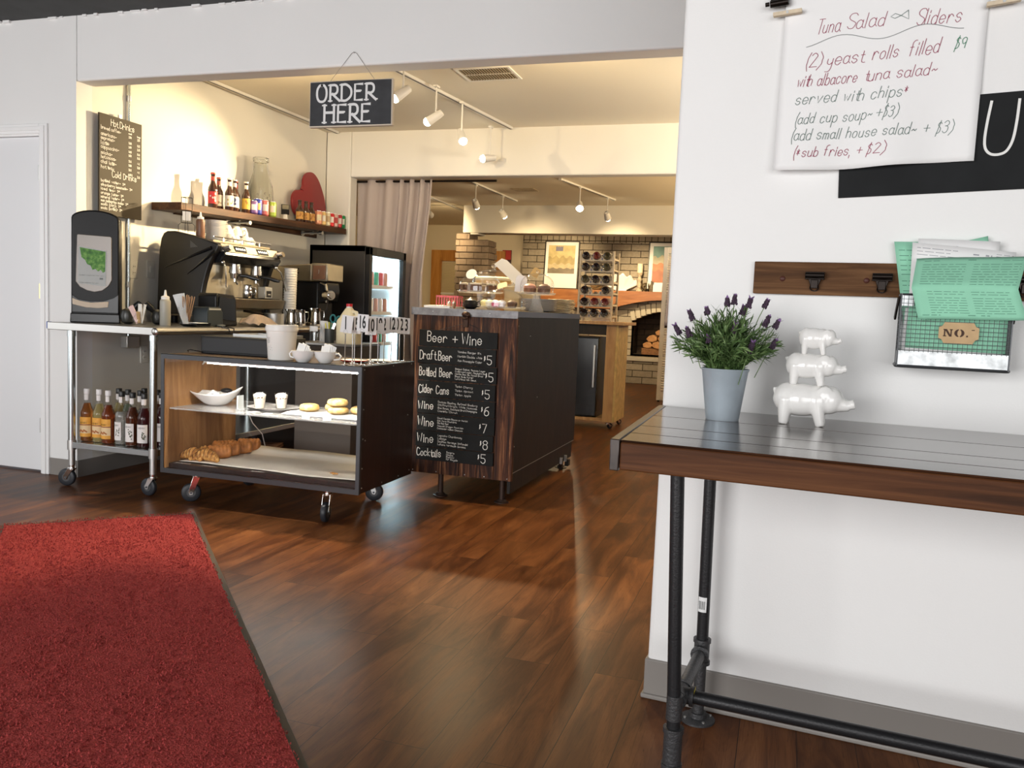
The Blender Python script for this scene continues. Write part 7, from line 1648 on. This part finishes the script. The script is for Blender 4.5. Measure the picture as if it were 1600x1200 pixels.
for k, (x, t) in enumerate(((-1.945, 'small salt shaker, left of the pair at the bar cabinet edge'), (-1.915, 'small pepper shaker, right of the pair at the bar cabinet edge'))):
    SK = onb('shaker', t, 'shaker', x+.03, 4.68, 0, 'shakers on the bar cabinet'); MB().lathe([(.011, 0), (.012, .004), (.010, .030)], n=14).build('body', mat('shaker_fill', ((0.6, 0.45, 0.3), (0.35, 0.18, 0.1))[k], .4), SK); MB().lathe([(.0105, .0302), (.0105, .036), (.006, .041), (.001, .042)], n=14).build('cap', M['steelsoft'], SK)
def tagcard(name, label, x, y, z, w, h, rz, tilt, m, parent_round=False, lean=0.0):
    R = thing(name, label, 'card', (x, y, z), rz, None); R.rotation_euler = (lean, tilt, rz)
    if parent_round: MB().prism([(w/2*cos(a), h/2*sin(a)) for a in [2*pi*q/24 for q in range(24)]], -.0006, .0006).build('card', m, R, smooth=False)
    else: MB().prism([(-w/2, -h/2), (w/2, -h/2), (w/2, h*.30), (w*.36, h/2), (-w*.36, h/2), (-w/2, h*.30)], -.0006, .0006).build('card', m, R, smooth=False)
    return R
tagcard('price_card', 'white oval price card leaning on the left dome', -1.905, 5.01, 1.345, .062, .110, .2, .25, M['paper'], True, -.95)
tagcard('price_card', 'long white price card slanting down from the tall dome', -1.775, 5.40, 1.385, .215, .125, .2, .72, M['paper'], False, -.95)
tagcard('price_card', 'greyish white card standing behind the right dome', -1.635, 5.20, 1.30, .075, .105, .1, .05, M['card'], False, -.15)
tagcard('price_card', 'tan tag leaning on the top of the right dome', -1.525, 5.15, 1.372, .05, .07, .2, .45, mat('tan_card', (0.66, 0.44, 0.18), .7), False, -.6)
tagcard('price_card', 'tan card resting on the front dome', -1.637, 4.835, 1.275, .06, .075, .2, -.3, mat('tan_card_b', (0.60, 0.40, 0.18), .7), False, -1.1)
# ================================================================ far room: fireplace dressing
M['mantelwood'] = wood('mantel_orange_wood', [(0.25, (0.20, 0.065, 0.018)), (0.5, (0.36, 0.135, 0.040)), (0.75, (0.50, 0.22, 0.075))], 'X', 8, 1.2, rough=0.35, bump=.08)
MN = thing('mantel', 'thick orange brown wooden mantel with an arched underside over the fireplace', 'mantel', (-1.99, YF, 1.24))
mp_ = [(-2.13, .31), (2.13, .31), (2.13, .0), (.90, .0)]+[(.90-.09*k, .17*math.sin(pi*k/20)) for k in range(1, 20)]+[(-.90, 0), (-2.13, .0)]
top_ = MB()
xs = [-2.13]+[-.90+.09*k for k in range(21)]+[2.13]
for a, b in zip(xs[:-1], xs[1:]):
    za, zb_ = [(.17*math.sin(pi*(x+.9)/1.8) if abs(x) < .9 else 0) for x in (a, b)]
    top_.add([(a, -.22, za), (b, -.22, zb_), (b, -.22, .31), (a, -.22, .31), (a, -.001, za), (b, -.001, zb_), (b, -.001, .31), (a, -.001, .31)], [(0, 1, 2, 3), (4, 7, 6, 5), (0, 4, 5, 1), (3, 2, 6, 7)])
top_.box(-2.13, -2.129, -.22, -.001, 0, .31).box(2.129, 2.13, -.22, -.001, 0, .31)
top_.build('beam', M['mantelwood'], MN, smooth=False)
def onm(name, label, cat, x, y=-.11, rz=0.0): return thing(name, label, cat, (x, YF+y, 1.5505), rz)
def art(name, label, x0, x1, z0, z1, bands, parts):
    """framed print leaning back on the wall"""
    R = thing(name, label, 'picture', ((x0+x1)/2, YF-.075, z0), 0); w, h = x1-x0, z1-z0
    f = lambda x, y, z: (x, y+.06*z/h, z)
    MB().prism([(-w/2, 0), (w/2, 0), (w/2, h), (-w/2, h)], -.010, .010, f).build('frame', mat('frame_dark', (0.02, 0.014, 0.012), .4), R, bevel=.002)
    MB().prism([(-w/2+.02, .02), (w/2-.02, .02), (w/2-.02, h-.02), (-w/2+.02, h-.02)], -.0125, -.011, f).build('mount', M['paper'], R, smooth=False)
    k = 0
    for (a, b, c, d, col, wavy) in bands:
        n = 14; tp_ = [(a+(b-a)*q/n, d+wavy*math.sin(q*1.7+k)*(1 if 0 < q < n else 0)) for q in range(n+1)]; k += 1
        pts = [(x, z) for x, z in tp_]+[(b, c), (a, c)]
        MB().prism(pts, -.0135-.0006*k, -.0128-.0006*(k-1), f).build('print', mat('print_ink', col, .5, var=.2, vscale=9), R, smooth=False)
    return R
art('framed_poster', 'tall framed print of golden hills above a pale border on the mantel, left', -4.131, -3.506, 1.5505, 2.39, [(-.24, .24, .27, .76, (0.62, 0.50, 0.24), 0), (-.24, .24, .27, .56, (0.44, 0.34, 0.15), .03), (-.24, .24, .27, .44, (0.54, 0.44, 0.26), .02), (-.24, .24, .27, .36, (0.22, 0.18, 0.13), .012), (-.11, .02, .66, .74, (0.20, 0.19, 0.26), .012)], None)
art('framed_poster', 'framed print of a red desert under a teal sky on the mantel, right', -2.300, -1.600, 1.5505, 2.396, [(-.27, .27, .16, .77, (0.16, 0.30, 0.28), 0), (-.27, .27, .16, .60, (0.42, 0.38, 0.26), .03), (-.27, .27, .16, .48, (0.50, 0.17, 0.07), .02), (-.27, .27, .16, .36, (0.36, 0.11, 0.05), .02)], None)
R = onm('white_shell_dish', 'big white ruffled shell shaped dish standing on the mantel behind the wine rack', 'dish', -2.72, -.13, .1)
def shell(i, j): 
    a = pi*(.12+.80*i); r = .08+.19*j
    return (r*1.15*cos(a)-.02, .05*j*math.sin(a*3)+.02, .01+.27*j*math.sin(a)**.8+.025*math.sin(14*a)*j)
MB().grid(40, 8, shell).build('dish', M['white'], R, solid=.012, angle=180); MB().box(-.09, .09, -.03, .05, 0, .02).build('foot', M['white'], R, bevel=.006)
R = onm('pillar_candle', 'cream pillar candle on a twisted candlestick on the mantel', 'candle', -2.42, -.10)
MB().lathe([(.055, 0), (.05, .02), (.026, .05), (.040, .10), (.024, .15), (.040, .20), (.024, .25), (.05, .30), (.055, .315)], n=20).build('candlestick', mat('aged_ivory', (0.50, 0.42, 0.30), .5, var=.3, vscale=40), R)
MB().lathe([(.048, .316), (.048, .465), (.042, .47), (.001, .468)], n=20).build('candle', mat('wax', (0.78, 0.72, 0.55), .5), R)
R = onm('wire_ornament', 'round openwork metal ornament beside the candlestick', 'ornament', -2.325, -.10)
o_ = MB(); rr = random.Random(6)
for k in range(9):
    ax = Vector((rr.gauss(0, 1), rr.gauss(0, 1), rr.gauss(0, 1))).normalized(); u = ax.orthogonal().normalized(); w = ax.cross(u)
    o_.tube([tuple(Vector((0, 0, .075))+(u*cos(q*2*pi/18)+w*sin(q*2*pi/18))*.072) for q in range(18)], .005, 5, True)
o_.build('wires', mat('aged_bronze', (0.16, 0.12, 0.07), .5, .5), R)
R = onm('taper_candle', 'thin white taper candle in a low bronze holder on the mantel', 'candle', -2.27, -.15); MB().lathe([(.03, 0), (.026, .02), (.012, .05)], n=16).build('holder', M['bronze'], R); MB().cyl((0, 0, .045), (0, 0, .17), .010, .008, 12).build('candle', M['plastic'], R)
R = onm('carved_bottle', 'small carved dark bottle vase on the mantel before the desert print', 'vase', -2.205, -.14); MB().lathe([(.036, 0), (.042, .03), (.038, .10), (.016, .14), (.018, .18), (.014, .18)], n=18).build('vase', mat('carved_brown', (0.12, 0.09, 0.055), .5, var=.5, vscale=70), R)
R = onm('small_card', 'small cream card standing at the right on the mantel', 'card', -2.10, -.17, .05); MB().box(-.075, .075, -.004, .004, 0, .115).build('card', M['card'], R, smooth=False)
R = onm('wicker_ball', 'brown wicker ball on the mantel seen through the wine rack', 'ornament', -3.16, -.10); o_ = MB()
for k in range(10):
    ax = Vector((rr.gauss(0, 1), rr.gauss(0, 1), rr.gauss(0, 1))).normalized(); u = ax.orthogonal().normalized(); w = ax.cross(u); o_.tube([tuple(Vector((0, 0, .10))+(u*cos(q*2*pi/18)+w*sin(q*2*pi/18))*.095) for q in range(18)], .009, 5, True)
o_.build('weave', mat('wicker_brown', (0.26, 0.16, 0.07), .8), R)
# firewood
WB = thing('firewood_crate', 'low woven wooden crate holding firewood in the fireplace', 'crate', (-2.06, 14.76, FZ0))
cr_ = MB()
for k in range(4): cr_.box(-.30, .30, -.12-.004*(k % 2), -.11, .005+.028*k, .029+.028*k)
cr_.box(-.30, -.288, -.11, .11, 0, .115).box(.288, .30, -.11, .11, 0, .115).box(-.29, .29, .10, .11, 0, .115).box(-.29, .29, -.11, .11, 0, .012)
cr_.build('crate', mat('crate_brown', (0.26, 0.12, 0.05), .7, var=.25, vscale=30), WB, bevel=.002)
lgm = wood('split_log', [(0.25, (0.24, 0.10, 0.04)), (0.5, (0.44, 0.22, 0.09)), (0.75, (0.58, 0.34, 0.16))], 'Y', 10, 2.5, rough=.8, bump=.4)
for k, (x, z, s, a, t) in enumerate(((-.20, .185, .075, .1, 'split log, lower left in the crate'), (-.03, .19, .085, -.2, 'split log, lower middle in the crate'), (.15, .185, .08, .15, 'split log, lower right in the crate'), (-.13, .30, .085, .5, 'split log, second layer left'), (.06, .305, .08, -.4, 'split log, second layer middle'), (.21, .30, .07, .9, 'split log, second layer right'), (.0, .405, .07, .2, 'split log on top, left'), (.15, .41, .075, -.6, 'split log on top, right'))):
    R = thing('firewood_log', t, 'log', (-2.06+x, 14.75, FZ0+z-.07+.052), 0, 'firewood in the fireplace')
    pts = [(s*1.15*cos(q*2*pi/7+a)*(1 if q != 2 else .72), s*.82*sin(q*2*pi/7+a)*(1 if q != 5 else .8)) for q in range(7)]
    MB().prism(pts, -.13-.015*(k % 3), .12).build('log', lgm, R, bevel=.006)
# ================================================================ wine cart with its rack of bottles
M['pine'] = wood('cart_pine', [(0.25, (0.30, 0.15, 0.055)), (0.5, (0.46, 0.27, 0.11)), (0.75, (0.60, 0.40, 0.19))], 'Z', 7, 1.6, rough=.5, bump=.1)
M['osb'] = mat('chipboard_yellow', (0.58, 0.42, 0.17), .55, var=.22, vscale=16)
M['rackwood'] = mat('rack_pale_wood', (0.56, 0.47, 0.34), .55, var=.1, vscale=30)
WC_ = thing('wine_cart', 'pale pine bar cart on casters with a yellow board end, behind the bar cabinet', 'cart', (-2.0, 8.40, 0))
def Wb(mb, x0, x1, y0, y1, z0, z1): return mb.box(x0+2.0, x1+2.0, y0-8.40, y1-8.40, z0, z1)
Wb(m_ := MB(), -2.50, -1.475, 8.10, 8.72, 1.030, 1.060).build('top', M['pine'], WC_, bevel=.003)
Wb(m_ := MB(), -1.665, -1.568, 8.14, 8.175, .075, 1.0295).build('post', M['pine'], WC_, bevel=.002)
Wb(m_ := MB(), -1.5675, -1.548, 8.14, 8.68, .075, 1.0295).build('end_panel', M['osb'], WC_, bevel=.001)
Wb(m_ := MB(), -2.45, -2.36, 8.14, 8.175, .075, 1.0295).build('post', M['pine'], WC_, bevel=.002)
Wb(m_ := MB(), -2.47, -2.4505, 8.14, 8.68, .075, 1.0295).build('end_panel', M['osb'], WC_, bevel=.001)
Wb(m_ := MB(), -2.36, -1.665, 8.15, 8.175, .93, 1.0295).build('apron', M['barply'], WC_, bevel=.001)
Wb(m_ := MB(), -2.45, -1.569, 8.18, 8.66, .075, .105).build('bottom_board', M['pine'], WC_, bevel=.002)
for x, y in ((-1.63, 8.24), (-1.61, 8.62), (-2.40, 8.24), (-2.40, 8.62)): caster(WC_, x+2.0, y-8.40, .0745, .028, .7, .018)
MF = thing('mini_fridge', 'small black fridge standing inside the pine wine cart', 'fridge', (-1.98, 8.42, .1055))
MB().box(-.28, .235, -.20, .20, 0, .80).build('body', M['black'], MF, bevel=.006); MB().box(-.28, .235, -.235, -.203, .01, .79).build('door', M['blackgloss'], MF, bevel=.008); MB().box(.19, .21, -.255, -.236, .3, .72).build('handle', M['steelsoft'], MF, bevel=.003)
WK = thing('wine_rack', 'pale wooden six tier wine rack on the pine cart', 'wine rack', (-1.805, 8.32, 1.0605))
rx0, rx1 = -.178, .172; rows_z = (.055, .165, .278, .385, .505, .612)
for x in (rx0+.009, rx1-.009):
    for y in (-.11, .14): MB().box(x-.010, x+.010, y-.010, y+.010, 0, .685).build('post', M['rackwood'], WK, bevel=.002)
bx_ = [rx0+.018+(rx1-rx0-.036)*(c+.5)/3 for c in range(3)]
def scallop(y, z):
    b = MB(); n = 60; pts = [(rx0+.018, z-.024), (rx1-.018, z-.024)]
    for q in range(n+1):
        xq = (rx1-.018)-(rx1-rx0-.036)*q/n; top = z+.018
        for c in bx_:
            if abs(xq-c) < .0395: top = min(top, z+.026-math.sqrt(.0395**2-(xq-c)**2))
        pts.append((xq, top))
    return b.prism(pts, y-.007, y+.007)
for z in rows_z:
    for y in (-.11, .14): scallop(y, z).build('rail', M['rackwood'], WK, smooth=False)
    for s in (rx0+.009, rx1-.009): MB().box(s-.006, s+.006, -.10, .13, z-.012, z+.006).build('side_rail', M['rackwood'], WK, smooth=False)
    for q in (1/3, 2/3):
        x = rx0+.018+(rx1-rx0-.036)*q; MB().box(x-.006, x+.006, -.1185, -.1165, z-.014, z+.010).build('dowel_mark', mat('dowel_blue_grey', (0.12, 0.13, 0.22), .5), WK, smooth=False)
M['wineglass'] = mat('wine_bottle_dark', (0.014, 0.008, 0.009), .07, coat=.5); M['wineglassred'] = mat('wine_bottle_red', (0.10, 0.012, 0.012), .07, coat=.5); M['wineglassol'] = mat('wine_bottle_olive', (0.040, 0.034, 0.016), .07, coat=.5)
grp = 'wine bottles lying in the rack'
tn = ('lowest', 'second lowest', 'third lowest', 'third highest', 'second highest', 'highest')
wproto = None
for r_, z in enumerate(rows_z):
    for c_ in range(3):
        if r_ == 2 and c_ == 1: continue
        x = rx0+.018+(rx1-rx0-.036)*(c_+.5)/3
        lb = 'wine bottle lying base first, %s on the %s tier of the rack' % (('left', 'middle', 'right')[c_], tn[r_])
        mm = M['wineglassred'] if (r_, c_) in ((1, 1), (1, 2), (5, 1)) else (M['wineglassol'] if (r_, c_) in ((5, 2), (4, 2), (3, 0)) else M['wineglass'])
        loc = (-1.805+x, 8.32-.155, 1.0605+z+.0262)
        R = thing('wine_bottle', lb, 'bottle', loc, 0, grp)
        q = Matrix.Rotation(-pi/2, 3, 'X')
        MB().lathe([(.001, .012), (.022, .002), (.034, .0), (.0385, .006), (.0385, .19), (.032, .215), (.016, .24), (.0145, .295), (.001, .296)], (0, 0, 0), 24, q, cap=False).build('glass_body', mm, R)
        MB().lathe([(.0152, .262), (.0156, .30), (.001, .301)], (0, 0, 0), 16, q, cap=False).build('foil', M['red'] if c_ == 1 else M['bronze'], R)
BKS = thing('cardboard_sheet', 'pale board standing behind the lowest bottles in the wine rack', 'board', (-1.80, 8.54, 1.0605), 0); MB().box(-.11, .12, -.003, .003, 0, .055).build('board', M['card'], BKS, smooth=False)
# ================================================================ louvred screen with a cloth
LS_ = thing('louvred_screen', 'pale louvred folding screen beyond the serving opening', 'screen', (-1.32, 11.33, 0))
sx0, sx1 = -.275, .30
MB().box(sx0, sx0+.055, -.016, .016, .02, 2.05).build('stile', M['plastic'], LS_, bevel=.002); MB().box(sx1-.055, sx1, -.016, .016, .02, 2.05).build('stile', M['plastic'], LS_, bevel=.002)
for z0, z1 in ((.02, .14), (1.02, 1.10), (1.97, 2.05)): MB().box(sx0+.0555, sx1-.0555, -.014, .014, z0, z1).build('rail', M['plastic'], LS_, smooth=False)
lv = MB()
for k in range(56):
    z = .16+.0325*k
    if 1.0 < z < 1.11 or z > 1.95: continue
    lv.box(sx0+.0555, sx1-.0555, -.010, .010, z-.011, z+.011, Matrix.Rotation(.75, 3, 'X'))
lv.build('louvres', M['plastic'], LS_, smooth=False)
for x in (sx0+.03, sx1-.03): MB().box(x-.012, x+.012, -.012, .012, 0, .02).build('foot', M['black'], LS_, smooth=False)
AP = thing('apron', 'pale lilac cloth hanging on the louvred screen', 'cloth', (-1.49, 11.295, 1.02)); MB().grid(14, 12, lambda i, j: (-.045+.17*i*(1-.45*j)+.03*j, .008*math.sin(9*i)*(1-j*.6)-.005, .73*j)).build('cloth', mat('cloth_lilac', (0.66, 0.66, 0.82), .85), AP, solid=.004, angle=180)
MB().tube([(.02, 0, .73), (.03, .012, .78), (.05, .015, .80)], .004, 6).build('strap', mat('cloth_strap', (0.66, 0.66, 0.80), .85), AP)
# ================================================================ window with a blind, small red painting
o = MB()
wx0, wx1, wz0, wz1 = -6.34, -4.90, .95, 2.20
for a in ((wx0, wx0+.20, wz0, wz1), (wx1-.2, wx1, wz0, wz1), (wx0+.2, wx1-.2, wz1-.20, wz1), (wx0+.2, wx1-.2, wz0, wz0+.1)): o.box(a[0], a[1], 14.56, 14.618, a[2], a[3])
o = struct('window_3', o, wood('window_orange_wood', [(0.25, (0.34, 0.13, 0.025)), (0.5, (0.52, 0.23, 0.05)), (0.75, (0.64, 0.33, 0.09))], 'Z', 8, 1.3, rough=.35, bump=.05), bevel=.003)
VB = thing('window_blind', 'cream slatted blind in the orange wood window frame', 'blind', ((wx0+wx1)/2, 14.585, 1.05))
vb_ = MB()
for k in range(38): vb_.box(wx0+.205-(wx0+wx1)/2, wx1-.205-(wx0+wx1)/2, -.008, .008, .006+.0245*k, .009+.0245*k, Matrix.Rotation(.9, 3, 'X'))
vb_.build('slats', mat('blind_cream', (0.78, 0.68, 0.44), .6), VB, smooth=False)
for z in (.0, .34): MB().box(wx0+.205-(wx0+wx1)/2, wx1-.205-(wx0+wx1)/2, -.014, -.009, z, z+.03).build('rail', M['plastic'], VB, smooth=False)
RP = thing('red_painting', 'small red over black painting on the ochre wall right of the brick column', 'picture', (-4.88, 14.612, 1.86)); MB().box(-.085, .085, -.012, 0, 0, .36).build('canvas', mat('paint_black_red', (0.05, 0.012, 0.012), .5), RP, smooth=False); MB().box(-.080, .080, -.0135, -.0122, .19, .355).build('red_field', mat('paint_red', (0.48, 0.03, 0.025), .5), RP, smooth=False)
# ================================================================ far room ceiling tracks and lamps
track(-3.70, 9.55, -3.67, 11.3, ZA, 'ceiling track with white lamps in the far room, middle')
track(-2.56, 9.5, -2.27, 11.2, ZA, 'ceiling track with white lamps in the far room, right')
track(-4.72, 9.8, -4.93, 13.0, ZA, 'ceiling track in the far room near the brick column, left')
for (p, t, e, a), nm in zip(FARLAMPS, ('first on the middle far track', 'second on the middle far track', 'first on the right far track', 'second on the right far track', 'on the left far track')):
    spotlamp(p, t, 'white track lamp, %s' % nm, ZA-.02, group='track lamps in the far room', r=.045)
for (p, t, e, a), nm in zip(HEARTHLAMPS, ('left', 'right')):
    spotlamp(p, t, 'track lamp behind the beam lighting the fireplace, %s' % nm, 2.62, group='track lamps before the fireplace', r=.04)
vent(-3.25, 10.32, ZA, .26, .20, 'small ceiling vent in the far room', 7, mat('vent_tan', (0.42, 0.33, 0.22), .6))
